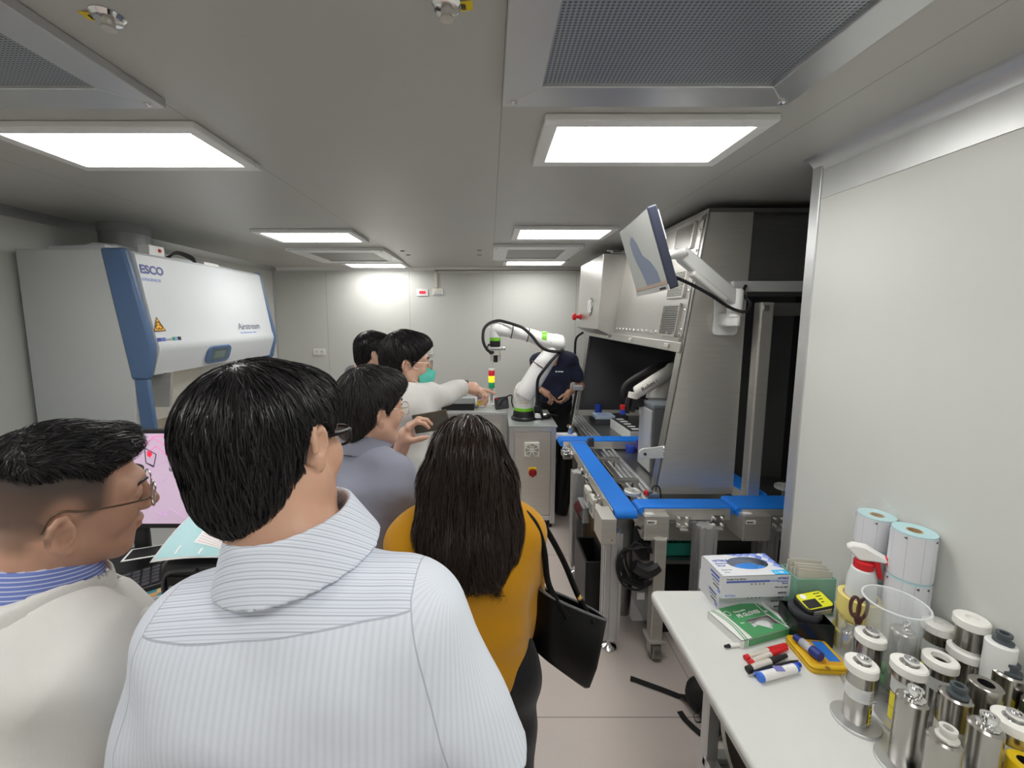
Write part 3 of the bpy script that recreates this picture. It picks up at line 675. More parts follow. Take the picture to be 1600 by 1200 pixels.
B().lathe([(.018, -.055), (.018, -.02)], g0+Vector((-.11, -.02, -.01)), 14).build('blue_fitting', blue_cap, gp, smooth=True)
b = B(); b.tube([Q(1045, 570), Q(1020, 576), Q(985, 595), Q(974, 610), Q(978, 626), Q(990, 632)], .02, 10, sub=6); b.tube([Q(1048, 566), Q(1024, 571), Q(1000, 585)], .014, 8, sub=6); b.build('hose', black_rb, t, smooth=True)
# equipment on the cell worktop
def boxthing(name, label, cat, c, w, d, h, m, part='body', bevel=.006, rz=0):
    t = thing(name, label, cat, c, rz)
    o = B().box(-w/2, w/2, -d/2, d/2, 0, h).build(part, m, t, bevel=bevel, world=False); return t, o
wz = .72
q = P(937, 655, Z=wz); q.y = 4.0; t, o = boxthing('label_applicator', 'blue-grey electronic device with a white printed lid at the far end of the cell worktop', 'device', (q.x, q.y, wz), .20, .16, .05, dkgrey)
B().box(-.095, .095, -.075, .075, .05, .085).build('lid', mat('pale_blue_lid', (.45, .55, .68), .35), t, bevel=.004, world=False)
b = B()
for k in range(4): b.box(-.07, .05-.01*k, -.055+.03*k, -.045+.03*k, .085, .0856)
b.build('print', ink_b, t, world=False)
B().box(-.14, -.10, -.03, .03, .02, .06).build('connector', black_pl, t, bevel=.004, world=False)
q = P(968, 648, Z=wz+.05); t, o = boxthing('barcode_reader', 'flat black box beside the blue-grey device on the cell worktop', 'device', (q.x, q.y+.03, wz), .16, .14, .045, dkgrey)
q = P(935, 641, Z=wz); t = thing('blue_cap', 'blue bottle cap standing behind the electronic device', 'cap', (P(935, 640, Y=4.2).x, 4.2, wz))
B().lathe([(.034, 0), (.036, .01), (.036, .135), (.032, .145), (0, .147)], (0, 0, 0), 24).build('cap', blue_cap, t, smooth=True, world=False)
A_, C_ = P(955, 668, Z=wz), P(985, 690, Z=wz)
t = thing('tool_rack', 'long white rack with white tags on its dark top beside the far belt', 'rack', ((A_.x+C_.x)/2+.05, (A_.y+C_.y)/2, wz), math.atan2(C_.y-A_.y, C_.x-A_.x))
B().box(-.23, .23, -.06, .06, 0, .09).build('body', white_p, t, bevel=.003, world=False)
B().box(-.225, .225, -.055, .055, .09, .093).build('top', dkgrey, t, world=False)
for k in range(5): B().box(-.19+.085*k, -.15+.085*k, -.02, .045, .093, .095).build('tag', white_pl, t, world=False)
q = P(899+42, 661, Z=wz); tag(B().lathe([(.009, 0), (.009, .03), (.007, .034)], (q.x, q.y, wz), 14).build('white_vial', white_pl, smooth=True), 'tiny white vial standing on the worktop in front of the device', 'vial')
q = P(1033, 700, Z=wz); t = thing('grey_printer', 'upright grey label printer box behind the sloping side panel', 'printer', (q.x+.04, q.y, wz))
c = q; xa, xb = P(1019, 700, Y=2.62).x, P(1046, 700, Y=2.62).x; za, zb_ = wz, P(1030, 634, Y=2.62).z
t.location = ((xa+xb)/2, 2.72, wz)
B().box(xa, xb+.06, 2.62, 2.85, za, zb_).build('body', mat('slate_grey_case', (.13, .135, .14), .45), t, bevel=.008)
B().box(xa-.004, xb+.064, 2.612, 2.86, zb_-.02, zb_+.006).build('lid', mat('printer_lid', (.20, .22, .24), .4), t, bevel=.006)
B().box(xa-.012, xa, 2.63, 2.84, za+.02, zb_-.04).build('front_panel', alu_lt, t, bevel=.003)
for (u, v, h, r, lb) in ((985, 706, .05, .036, 'low royal blue cap on the worktop left of the grey bracket'), (1009, 716, .075, .040, 'royal blue cap partly behind the grey bracket on the worktop')):
    q = P(u, v, Z=wz); t = thing('blue_cap', lb, 'cap', (q.x, q.y, wz)); B().lathe([(r*.95, 0), (r, .008), (r, h-.008), (r*.9, h), (0, h)], (0, 0, 0), 26).build('cap', blue_cap, t, smooth=True, world=False)
q = P(1002, 690, Z=.80); t = thing('purple_sensor', 'purple sensor block at the end of the far belt', 'sensor', (q.x, q.y, wz)); B().box(-.03, .03, -.03, .03, 0, .09).build('body', mat('purple_plastic', (.10, .04, .35), .4), t, bevel=.006, world=False); B().box(-.012, .012, -.034, -.03, .03, .06).build('face', ink_w, t, world=False)
# grey bracket with pivot on the side panel flange
A_ = P(1004, 707, Y=2.21); C_ = P(1036, 704, Y=2.21)
b = B(); b.prism([(A_.x, A_.z-.027)]+[(A_.x-.03*math.sin(a), A_.z-.03*math.cos(a)) for a in np.linspace(0.1, PI-.1, 8)]+[(C_.x, C_.z+.033), (C_.x, C_.z-.037)], 'y', 2.185, 2.197); br = b.build('pivot_bracket', alu_lt, cell, bevel=.002)
b = B(); b.lathe([(.008, 0), (.008, .006)], (A_.x+.004, 2.185, A_.z), 12, 0, (0, -1, 0)); b.build('pivot_pin', ink, br, smooth=True)
b = B()
for k in range(4): b.lathe([(.006, 0), (.004, .006)], (C_.x-.008, 2.185, C_.z-.02+.014*k), 8, 0, (0, -1, 0))
b.build('bracket_bolts', chrome, br)
# ================================================================ conveyors
def extrusion(x, y, z0, z1, w, nm, par, m=alu, foot=True):
    """slotted aluminium profile"""
    h = w/2; s = w*.09; d = w*.16; poly = []
    for k in range(4):
        a = R(90*k); c_, s_ = math.cos(a), math.sin(a)
        for (px_, py_) in ((h, -h), (h, -h*.5-s), (h-d, -h*.5-s), (h-d, -h*.5+s), (h, -h*.5+s), (h, h*.5-s), (h-d, h*.5-s), (h-d, h*.5+s), (h, h*.5+s)): poly.append((x+px_*c_-py_*s_, y+px_*s_+py_*c_))
    o = B().prism(poly, 'z', z0+.07 if foot else z0, z1).build(nm, m, par)
    if foot: B().lathe([(.042, 0), (.042, .010), (.02, .022), (.010, .03), (.010, .08)], (x, y, z0), 24).build('levelling_foot', chrome, o, smooth=True)
    return o
BZ = .80; bt = .012
def conveyor(name, label, x0, x1, y0, y1, axis):
    t = thing(name, label, 'conveyor', ((x0+x1)/2, (y0+y1)/2, 0), 0, 'blue belt conveyors round the robot cell')
    pr_ = lambda lo, hi: [(lo+.022*(1-math.cos(R(a)))-.0, BZ-.022+.022*math.sin(R(a))) for a in range(-90, 91, 20)]
    lo, hi = (y0, y1) if axis == 'y' else (x0, x1)
    poly = [(lo+.024-.024*math.cos(R(a)), BZ-.024+.024*math.sin(R(a))) for a in range(-90, 91, 18)]+[(hi-.024+.024*math.cos(R(a)), BZ-.024+.024*math.sin(R(a))) for a in range(90, -91, -18)]
    b = B()
    if axis == 'y': b.prism(poly, 'x', x0+.006, x1-.006)
    else: b.prism(poly, 'y', y0+.006, y1-.006)
    b.build('belt', belt_blue, t, smooth=True)
    b = B()
    if axis == 'y':
        for xa in (x0, x1-.005): b.box(xa, xa+.005, y0+.03, y1-.02, BZ-.065, BZ-.006)
    else:
        for ya in (y0, y1-.005): b.box(x0+.03, x1-.02, ya, ya+.005, BZ-.065, BZ-.006)
    b.build('side_rail', steel, t, bevel=.001)
    return t
dg = conveyor('belt_conveyor', 'long blue conveyor belt running away in depth along the front of the robot cell', .625, .750, 1.955, 3.125, 'y')
fc = conveyor('belt_conveyor', 'short blue conveyor belt crossing the near end of the robot cell', .762, 1.252, 1.995, 2.105, 'x')
rc = conveyor('belt_conveyor', 'blue conveyor belt at the right running to the white wall edge', 1.258, 1.72, 1.99, 2.145, 'x')
bc = conveyor('belt_conveyor', 'narrow blue conveyor belt going back into the dark bay beside the upright plate', 1.415, 1.535, 2.15, 2.585, 'y')
fb = conveyor('belt_conveyor', 'far blue conveyor belt crossing from the robot cabinet into the cell', .55, 1.33, 3.13, 3.265, 'x')
B().box(.545, .72, 3.27, 3.33, BZ-.03, BZ+.012).build('end_guard', white_pl, fb, bevel=.004)
B().lathe([(.03, 0), (.03, .012), (.016, .016), (.016, .05), (.03, .055), (.026, .07)], (.665, 3.30, BZ+.012), 18).build('guide_knob', chrome, fb, smooth=True)
# legs
extrusion(.598, 2.66, 0, .735, .085, 'leg', dg); extrusion(.640, 2.02, 0, .67, .085, 'leg', dg)
extrusion(1.085, 1.955, 0, .73, .085, 'leg', fc); extrusion(1.46, 2.05, 0, .73, .085, 'leg', rc)
extrusion(1.20, 3.2, .72, .735, .03, 'leg', fb, foot=False)
# motor boxes
def motor_box(par, x0, x1, y0, y1, z0, z1, face):
    o = B().box(x0, x1, y0, y1, z0, z1).build('motor_box', steel, par, bevel=.003)
    lb = B().box(x0+.012, x0+.06, y0-.0012, y0, z1-.042, z1-.022).build('box_label', paper, o)
    text('MA01', .014, (x0+.016, y0-.0014, z1-.037), (1, 0, 0), (0, 0, 1), ink, o, bold=.0006)
    B().box(x0+.012, x0+.055, y0+.02, y0+.045, z1, z1+.001).build('top_sticker', paper, o)
    b = B()
    for dx in (.01, x1-x0-.01): b.lathe([(.005, 0), (.003, .004)], (x0+dx, y0, z0+.012), 8, 0, (0, -1, 0))
    b.build('screw', chrome, o); return o
motor_box(fc, .780, .905, 1.955, 2.09, .645, .775, 0); motor_box(rc, 1.275, 1.415, 1.95, 2.09, .645, .778, 0)
o = B().box(.548, .622, 1.90, 2.04, .655, .788).build('motor_box', steel, dg, bevel=.003)
b = B(); b.lathe([(.006, 0), (.004, .004)], (.60, 1.90, .68), 8, 0, (0, -1, 0)); b.build('screw', chrome, o)
# side fittings: chrome brackets with bolts, handwheels and sensors
def bracket(par, x, y, z, w=.07):
    o = B().box(x-w/2, x+w/2, y-.012, y, z-.045, z+.02).build('clamp_bracket', chrome, par, bevel=.004)
    for dx in (-.02, .02):
        for dz in (-.03, .005): B().lathe([(.008, 0), (.008, .008), (.005, .010)], (x+dx, y-.012, z+dz), 10, 0, (0, -1, 0)).build('bolt', steel, o, smooth=True)
    B().box(x-w*.3, x+w*.3, y-.03, y, z-.055, z-.045).build('bracket_foot', steel, o, bevel=.002)
for x in (.985, 1.165): bracket(fc, x, 1.993, .745)
bracket(rc, 1.47, 1.988, .745); bracket(rc, 1.57, 1.988, .745)
def handwheel(par, x, y, z, r=.045):
    o = B().lathe([(r, 0), (r, .016), (r*.8, .02), (r*.5, .014), (r*.2, .016), (r*.2, .026), (r*.1, .028)], (x, y, z), 26).build('guide_roller', mat('roller_grey', (.50, .50, .48), .4, .3), par, smooth=True)
    B().cyl((x, y, z-.06), (x, y, z), .008).build('spindle', steel, o, smooth=True)
handwheel(fc, .785, 2.155, BZ+.005); handwheel(rc, 1.64, 2.19, BZ+.02)
b = B(); b.box(.86, .92, 2.115, 2.15, BZ-.01, BZ+.02); b.cyl((.87, 2.13, BZ+.02), (.87, 2.13, BZ+.035), .014); so = b.build('photo_sensor', steel_dk, fc, bevel=.003)
B().lathe([(.012, 0), (.012, .02), (.008, .024)], (.85, 2.13, BZ+.01), 12).build('red_cap', red_pl, so, smooth=True)
b = B(); b.tube([(.88, 2.14, BZ+.02), (.90, 2.15, BZ+.05), (.93, 2.15, BZ+.04), (.94, 2.15, BZ-.02)], .004, 6, sub=5); b.build('sensor_lead', black_rb, so, smooth=True)
for k, yv in enumerate((2.14, 2.27, 2.40)):
    o = B().box(.588, .618, yv-.045, yv+.045, .62, .735).build('control_module', cream_pl, dg, bevel=.006)
    B().box(.584, .588, yv-.03, yv+.03, .65, .70).build('module_face', grey_pl, o)
for yv, zv in ((2.06, .755), (2.20, .765), (2.50, .765), (2.62, .765), (2.95, .76)):
    b = B(); b.lathe([(.018, 0), (.018, .014), (.009, .018), (.009, .035)], (.624, yv, zv), 14, 0, (-1, 0, 0)); b.box(.60, .624, yv-.04, yv-.02, zv-.02, zv+.01); b.build('side_clamp', chrome, dg, smooth=True, bevel=.002)
b = B().box(.575, .615, 2.40, 2.56, .50, .60); ps = b.build('power_supply', grey_pl, dg, bevel=.004)
b = B()
for k in range(9): b.tube([(.574, 2.41+.015*k, .59), (.55, 2.42+.014*k, .56), (.56, 2.43+.012*k, .52), (.575, 2.44+.012*k, .505)], .004, 6, sub=4)
b.build('wires', mat('dark_red_wire', (.12, .02, .025), .5), ps, smooth=True)
for yv in (3.02, 3.10):
    b = B(); b.lathe([(.025, 0), (.025, .02), (.012, .024), (.012, .05)], (.62, yv, .75), 14, 0, (-1, 0, 0)); b.box(.56, .62, yv-.03, yv+.02, .70, .74); b.build('side_clamp', chrome, dg, smooth=True, bevel=.002)
b = B(); b.box(.76, .80, 3.04, 3.10, BZ-.02, BZ+.03); b.cyl((.78, 3.06, BZ+.03), (.78, 3.06, BZ+.045), .02); b.build('photo_sensor', dkgrey, dg, bevel=.004)
b = B()
for yv in (2.42, 2.80): b.box(.75, .92, yv, yv+.035, .755, .775); b.box(.885, .92, yv, yv+.035, .56, .755)
b.build('support_arm', steel_h, dg, bevel=.002)
b = B(); b.cyl((.80, 3.05, .70), (.80, 2.1, .70), .008); b.cyl((.84, 3.0, .60), (.84, 2.15, .60), .008); b.build('tie_rod', steel, dg, smooth=True)
# things around the cell's feet
b = B(); q = P(1000, 880, Y=2.0); tcoil = thing('cable_coil', 'coil of black cable hanging below the near conveyor motor', 'cable', (q.x, 2.0, q.z-.16))
for k in range(7):
    r1 = .10+.012*RNG.uniform(-1, 1); b.tube([(q.x+.01*k-.03+r1*1.0*math.cos(a), 1.96+.012*k+.01*math.sin(3*a+k), q.z+.012*RNG.uniform(-1, 1)+r1*1.15*math.sin(a)) for a in np.linspace(0, 2*PI, 15)[:-1]], .006, 7, sub=2, closed=True)
b.tube([(q.x, 2.0, q.z+.12), (q.x-.03, 2.0, q.z+.2), (q.x+.02, 2.02, .66)], .007, 7, sub=4)
b.build('loops', black_rb, tcoil, smooth=True)
b = B(); b.tube([(q.x-.05, 1.95, q.z+.02), (q.x+.01, 1.94, q.z-.005), (q.x+.07, 1.95, q.z+.02)], [.03, .036, .03], 10, sub=4); b.build('black_wrap', black_pl, tcoil, smooth=True)
q = P(1000, 935, Y=2.06); bag = glass_mat('bag_film', (.85, .87, .88), .22, .12)
t = thing('plastic_bag', 'clear plastic bag with a paper slip hanging under the cable coil', 'plastic bag', (q.x, 2.06, q.z-.12))
b = B(); b.hexa([(q.x-.05, 2.04, q.z-.12), (q.x+.05, 2.04, q.z-.12), (q.x+.05, 2.09, q.z-.11), (q.x-.05, 2.09, q.z-.11)], [(q.x-.04, 2.055, q.z+.10), (q.x+.045, 2.055, q.z+.10), (q.x+.045, 2.07, q.z+.10), (q.x-.04, 2.07, q.z+.10)]); b.build('film', bag, t, bevel=.01)
B().box(q.x-.02, q.x+.02, 2.05, 2.0515, q.z+.0, q.z+.04).build('slip', paper, t)
t = thing('metal_can', 'plain dull metal cylinder standing behind the plastic bag', 'can', (.80, 2.30, 0)); B().lathe([(.05, 0), (.05, .6), (.045, .61)], (.80, 2.30, 0), 24).build('body', steel_dk, t, smooth=True)
t = thing('black_bin', 'tall black open-topped bin on the floor left of the near conveyor leg', 'bin', (.62, 2.36, 0))
b = B(); b.box(.555, .57, 2.22, 2.5, 0, .36); b.box(.67, .685, 2.22, 2.5, 0, .36); b.box(.57, .67, 2.22, 2.235, 0, .36); b.box(.57, .67, 2.485, 2.5, 0, .36); b.box(.57, .67, 2.235, 2.485, 0, .015); b.build('shell', black_pl, t, bevel=.004)
t = thing('cardboard_box', 'brown cardboard box on the floor behind the black bin', 'box', (.72, 2.78, 0)); B().box(.645, .80, 2.68, 2.9, 0, .42).build('carton', cardboard, t, bevel=.004); B().box(.70, .745, 2.678, 2.9, .30, .4215).build('tape', mat('parcel_tape', (.55, .42, .26), .3), t)
q = P(1055, 905, Y=2.25); t = thing('green_tray', 'turquoise green plastic tray with tubes on the lower shelf of the cell', 'tray', (q.x, 2.3, .42))
tg = mat('teal_plastic', (.02, .26, .20), .4); b = B(); x0, x1 = q.x-.10, q.x+.12
b.box(x0, x1, 2.18, 2.19, .42, .50); b.box(x0, x1, 2.44, 2.45, .42, .50); b.box(x0, x0+.01, 2.19, 2.44, .42, .50); b.box(x1-.01, x1, 2.19, 2.44, .42, .50); b.box(x0, x1, 2.18, 2.45, .42, .43); b.build('shell', tg, t, bevel=.003)
for i in range(3):
    for k in range(4): B().lathe([(.024, .43), (.024, .505), (.018, .51)], (x0+.035+.05*k, 2.22+.07*i, 0), 14).build('green_cap', tg, t, smooth=True)
t = thing('black_crate', 'black plastic crate on the floor under the cell behind the square steel leg', 'crate', (1.05, 2.3, 0)); b = B(); b.box(.90, 1.30, 2.12, 2.5, 0, .18); b.build('body', black_pl, t, bevel=.01); B().box(.90, 1.30, 2.115, 2.505, .155, .185).build('rim', black_rb, t, bevel=.004)
# black strapped pouch on the floor beside the table
t = thing('strapped_pouch', 'black pouch with loose webbing straps lying on the floor by the table leg', 'pouch', (.95, 1.60, 0))
b = B(); b.ball((.945, 1.66, .080), .075, sc=(.8, .8, 1.05)); b.ball((.965, 1.58, .05), .06, sc=(.9, 1, .85)); b.build('pouch', black_rb, t, smooth='all')
def strap(pts, w, m=black_rb):
    b = B(); pts = [Vector(p) for p in pts]; L_ = []
    for i, p in enumerate(pts):
        d = (pts[min(i+1, len(pts)-1)]-pts[max(i-1, 0)]).normalized(); n_ = Vector((-d.y, d.x, 0)).normalized()*w/2; L_.append([p-n_, p+n_, p+n_+Vector((0, 0, .003)), p-n_+Vector((0, 0, .003))])
    b.ring_stack(L_); return b
f = [P(u, v, Z=.004) for u, v in ((985, 1060), (1010, 1069), (1040, 1080), (1060, 1088))]; f = f+[P(1068, 1088, Z=.02), P(1078, 1097, Z=.03), P(1088, 1105, Z=.03)]
strap(f, .028).build('strap', black_rb, t, smooth=True); f = [P(u, v, Z=.004) for u, v in ((1062, 1112), (1070, 1124), (1082, 1136), (1096, 1148), (1110, 1152))]; strap(f, .026).build('strap', black_rb, t, smooth=True)
b = B(); q = P(1090, 1122, Z=.03); b.tube([(q.x+.016*math.cos(a), q.y+.012*math.sin(a), q.z+.01*math.sin(a)) for a in np.linspace(0, 2*PI, 13)[:-1]], .003, 6, closed=True); b.build('ring', chrome, t, smooth=True)
# ================================================================ monitor on its arm
A_, D_, Bp, Cp = P(1011, 323, Y=1.53), P(1047, 452, Y=1.53), P(966, 365, Y=1.95), P(998, 461, Y=1.95)
t = thing('wall_monitor', 'flat monitor tilted downward on a white arm above the conveyor, seen from the side', 'monitor', (.68, 1.75, 1.87))
A_.y = D_.y = 1.53
e1 = ((Bp-A_)+(Cp-D_))/2; Bp = A_+e1; Cp = D_+e1; e2 = (D_-A_); nn = e1.cross(e2).normalized()
if nn.x > 0: nn = -nn
fr = [A_, D_, Cp, Bp]; bk = [q-nn*.035 for q in fr]
mo = B(); mo.hexa(bk, fr) if (fr[1]-fr[0]).cross(fr[3]-fr[0]).dot(nn) > 0 else mo.hexa(fr, bk)
hs = mo.build('housing', mat('monitor_blue_black', (.03, .035, .06), .4), t, bevel=.006)
def MQ(s_, t_, off=0): return A_.lerp(Bp, s_).lerp(D_.lerp(Cp, s_), t_)+nn*off
def mslab(s0, s1, t0, t1, o0, o1):
    b = B(); a = [MQ(s0, t0, o0), MQ(s1, t0, o0), MQ(s1, t1, o0), MQ(s0, t1, o0)]; c = [MQ(s0, t0, o1), MQ(s1, t0, o1), MQ(s1, t1, o1), MQ(s0, t1, o1)]
    return b.hexa(a, c)
sm = mat('dim_screen', (.30, .31, .29), .4, emit=.16, spec=.2); scn = mslab(.02, .98, .02, .93, .0, .0015).build('screen', sm, t)
pts = [(.55, .93), (.60, .70), (.72, .45), (.74, .25), (.62, .18), (.52, .30), (.45, .48), (.28, .60), (.17, .75), (.15, .93)]
b = B(); pl_ = pts[1:9]; prs = [((.55, .93), (.15, .93)), ((.62, .70), (.17, .75)), ((.70, .52), (.28, .60)), ((.73, .40), (.45, .48)), ((.74, .25), (.52, .30)), ((.66, .18), (.60, .19))]; a = [MQ(*q_, .0018) for pr_ in prs for q_ in pr_]; b.add(a, [(2*i, 2*i+1, 2*i+3, 2*i+2) for i in range(5)]); b.build('screen_shape', mat('screen_blue_grey', (.15, .18, .25), .4, emit=.10, spec=.2), scn)
mslab(.02, .98, .885, .93, .0017, .0019).build('task_bar', mat('task_bar_brown', (.34, .25, .19), .4, emit=.10), scn)
mslab(0, 1, .935, 1, 0, .004).build('bezel', alu, t); bz = mslab(.06, .22, .955, .985, .0042, .0046); bz.build('bezel_badge', ink, t)
b = B()
for k in range(8):
    s0 = .04+.115*k; a = [MQ(s0, .06, -.035), MQ(s0+.06, .06, -.035), MQ(s0+.06, .42, -.035), MQ(s0, .42, -.035)]; b.hexa([q-nn*.008 for q in a], a)
b.build('rib_highlights', white_pl, hs)  # white on the ribs imitates highlights; the vented housing itself is dark
ctr = MQ(.45, .58, -.036)
arm = thing('monitor_arm', 'white articulated monitor arm bolted to the steel side panel', 'monitor arm', (1.24, 2.15, 1.73))
q = ctr; b = B(); b.hexa(*[[MQ(.45+ds, .58+dt, o) for ds, dt in ((-.09, -.16), (.09, -.16), (.09, .16), (-.09, .16))] for o in ((-.05), (-.036))]); b.build('mount_plate', white_p, arm, bevel=.004)
pv = Vector((1.245, 2.10, 1.855)); e0 = P(1066, 398, Y=1.93)
b = B(); b.tube([ctr-nn*.01, ctr-nn*.06, e0], .02, 12, sub=4); b.build('tilt_head', white_p, arm, smooth=True)
d = (pv-e0).normalized(); M4 = frame(d, (0, 0, 1), e0); L_ = (pv-e0).length
b = MB(); b.M = M4; b.prism(rrect(L_+.05, .070, .030, 5, L_/2, 0), 'z', -.022, .022); ub = b.build('upper_arm', white_p, arm, bevel=.008, smooth=True)
b = MB(); b.M = M4; b.prism(rrect(L_*.62, .036, .015, 5, L_*.52, -.036), 'z', -.019, .019); b.build('arm_cover', white_pl, ub, bevel=.006, smooth=True)
b = MB(); b.M = M4
for x in (.0, L_): b.lathe([(.008, 0), (.006, .003)], (x, .0, .026), 12); b.lathe([(.008, 0), (.006, .003)], (x, 0, -.029), 12)
b.build('arm_bolts', ink_g, ub)
b = B(); b.lathe([(.036, 0), (.036, .13), (.03, .14)], (pv.x, pv.y, pv.z-.085), 24); b.build('pivot', white_p, arm, smooth=True)
b = B(); b.prism(rrect(.13, .235, .025, 5, 1.255, 1.79), 'y', 2.185, 2.1985); b.build('wall_plate', white_p, arm, bevel=.003)
b = B(); b.prism([(1.21, 2.19), (1.28, 2.19), (1.285, 2.10), (1.25, 2.06), (1.21, 2.10)], 'z', 1.72, 1.79); b.build('wall_bracket', white_p, arm, bevel=.012, smooth=True)
b = B(); b.tube([ctr-nn*.02+Vector((0, 0, -.05)), e0+Vector((.03, .02, -.12)), e0.lerp(pv, .5)+Vector((0, 0, -.075)), pv+Vector((-.05, -.045, -.04)), pv+Vector((.02, -.06, -.06)), pv+Vector((.06, -.03, -.02)), pv+Vector((.05, .02, .03)), (1.33, 2.16, 1.93)], .008, 8, sub=6)
b.build('cable', black_rb, arm, smooth=True)
# ================================================================ robot cabinet, CRX-like white robot and the second table
CT = .885; cx0, cx1, cy0, cy1 = .163, .545, 3.27, 3.86
cabt = thing('robot_cabinet', 'steel cabinet in aluminium framing carrying the big white robot, with fan and red switch', 'cabinet', ((cx0+cx1)/2, (cy0+cy1)/2, 0))
B().box(cx0-.005, cx1+.01, cy0-.01, cy1, CT-.012, CT).build('top_plate', mat('grey_green_plate', (.40, .43, .42), .38, .4, .05, 10.), cabt, bevel=.003)
for x in (cx0, cx1-.04):
    for y in (cy0, cy1-.04): extrusion(x+.02, y+.02, .04, CT-.012, .04, 'frame_post', cabt, foot=False)
for y in (cy0, cy1-.04):
    for z in (CT-.052, .07): B().box(cx0+.04, cx1-.04, y, y+.038, z, z+.04).build('frame_rail', alu, cabt, bevel=.003)
for x in (cx0, cx1-.04):
    for z in (CT-.052, .07): B().box(x, x+.038, cy0+.04, cy1-.04, z, z+.04).build('frame_rail', alu, cabt, bevel=.003)
dr = B().box(cx0+.042, cx1-.042, cy0+.004, cy0+.016, .115, CT-.056).build('door', steel, cabt, bevel=.002)
for x in (cx0+.006, cx1-.016): B().box(x, x+.01, cy0+.04, cy1-.04, .11, CT-.052).build('side_sheet', steel_dk, cabt)
B().box(cx0+.04, cx1-.04, cy1-.03, cy1-.02, .11, CT-.052).build('back_sheet', steel_dk, cabt)
for x in (cx0+.04, cx1-.04):
    for y in (cy0+.04, cy1-.04): B().lathe([(.025, 0), (.022, .02), (.01, .03), (.01, .05)], (x, y, 0), 16).build('foot', black_rb, cabt, smooth=True)
q = P(831, 702.5, Y=cy0); s_ = .062
fn = B(); fn.prism(rrect(2*s_, 2*s_, .008, 3, q.x, q.z), 'y', cy0-.012, cy0+.004); fo = fn.build('fan_grille', cream_pl, dr, bevel=.003)
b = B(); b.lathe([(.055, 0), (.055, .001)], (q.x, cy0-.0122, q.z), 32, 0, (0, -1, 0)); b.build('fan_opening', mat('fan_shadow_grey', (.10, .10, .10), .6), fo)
b = B()
for r_ in (.022, .033, .044, .055): b.tube([(q.x+r_*math.cos(a), cy0-.015, q.z+r_*math.sin(a)) for a in np.linspace(0, 2*PI, 33)[:-1]], .0028, 6, closed=True)
for k in range(8): a = R(45*k+22); b.cyl((q.x+.015*math.cos(a), cy0-.015, q.z+.015*math.sin(a)), (q.x+.056*math.cos(a), cy0-.015, q.z+.056*math.sin(a)), .0035, n=6)
b.lathe([(.018, 0), (.018, .004)], (q.x, cy0-.013, q.z), 20, 0, (0, -1, 0)); b.build('fan_guard', cream_pl, fo, smooth=True)
q = P(832, 738, Y=cy0); b = B(); b.prism(rrect(.068, .068, .006, 3, q.x, q.z+.008), 'y', cy0-.006, cy0+.004); so = b.build('switch_plate', yellow_pl, dr, bevel=.002)
b = B(); b.lathe([(.033, 0), (.033, .01), (.026, .014)], (q.x, cy0-.006, q.z), 24, 0, (0, -1, 0)); b.box(q.x-.009, q.x+.009, cy0-.036, cy0-.018, q.z-.030, q.z+.028); b.build('rotary_knob', mat('dark_red_plastic', (.30, .01, .015), .35), so, smooth=True, bevel=.002)
# robot
crx_w = mat('robot_white', (.84, .84, .83), .30, 0, .015, 6.); crx_g = mat('lime_green_band', (.20, .60, .03), .35, 0, .03, 10.)
RY = 3.50; bq = P(818, 655, Y=RY); bxr = bq.x
rob = thing('white_robot', 'big white robot arm with lime green bands and a black hose, on the cabinet', 'robot arm', (bxr, RY, CT))
def RQ(u, v, y=RY): return P(u, v, Y=y)
zb = CT
b = B(); b.lathe([(.108, 0), (.108, .018), (.10, .024), (.094, .03), (.090, .06), (.084, .085), (.080, .09)], (bxr, RY, zb), 40); b.build('base_flange', black_pl, rob, smooth=True, bevel=.002)
z1 = RQ(818, 644).z; z2 = RQ(818, 636).z; z3 = RQ(818, 612).z
b = B(); b.lathe([(.083, z1-zb-.004), (.085, z1-zb), (.085, z2-zb), (.083, z2-zb+.004)], (bxr, RY, zb), 40); b.build('green_ring', crx_g, rob, smooth=True)
b = B(); b.lathe([(.083, z2-zb+.003), (.083, z3-zb+.01)], (bxr, RY, zb), 40); col_ = b.build('column', crx_w, rob, smooth=True)
sh = RQ(816, 606); J2 = RQ(823, 612); J3 = RQ(868, 541); J5 = RQ(770, 513)
b = B(); b.tube([(bxr, RY, z3-.04), (bxr-.001, RY, z3-.01), (bxr+.008, RY-.005, sh.z-.005), (bxr+.03, RY-.02, sh.z+.02)], [.0835, .085, .078, .05], 32, sub=4); b.ball((bxr+.006, RY, z3+.012), .0845, 28, 18, sc=(1, 1, .8)); b.build('shoulder', crx_w, rob, smooth=True)
b = B(); yl = RY-.05
b.tube([(J2.x-.030, yl, J2.z-.03), (J2.x+.004, yl, J2.z+.03), RQ(843, 578, yl), RQ(858, 556, yl), RQ(866, 545, yl)], [.074, .085, .083, .070, .062], 28, sub=4); la = b.build('lower_arm', crx_w, rob, smooth=True)
b = B(); b.tube([RQ(836, 567, yl-.005), RQ(850, 577, yl-.005)], .003, 6)
d_ = (RQ(858, 556, yl)-RQ(843, 578, yl)).normalized(); c_ = RQ(840, 582, yl); c_ = RQ(843.5, 571.5, yl)
pp = Vector((d_.z, 0, -d_.x)); b.tube([c_+(pp*math.cos(a)+Vector((0, 1, 0))*math.sin(a))*.0805 for a in np.linspace(0, 2*PI, 29)[:-1]], .004, 6, closed=True); b.build('hose_strap', black_pl, la, smooth=True)
b = B(); b.tube([RQ(882, 536, yl), RQ(878, 536, yl), RQ(868, 535, yl), RQ(852, 532, yl), RQ(838, 529, yl)], [.045, .066, .074, .066, .056], 30, sub=4); eb = b.build('elbow', crx_w, rob, smooth=True)
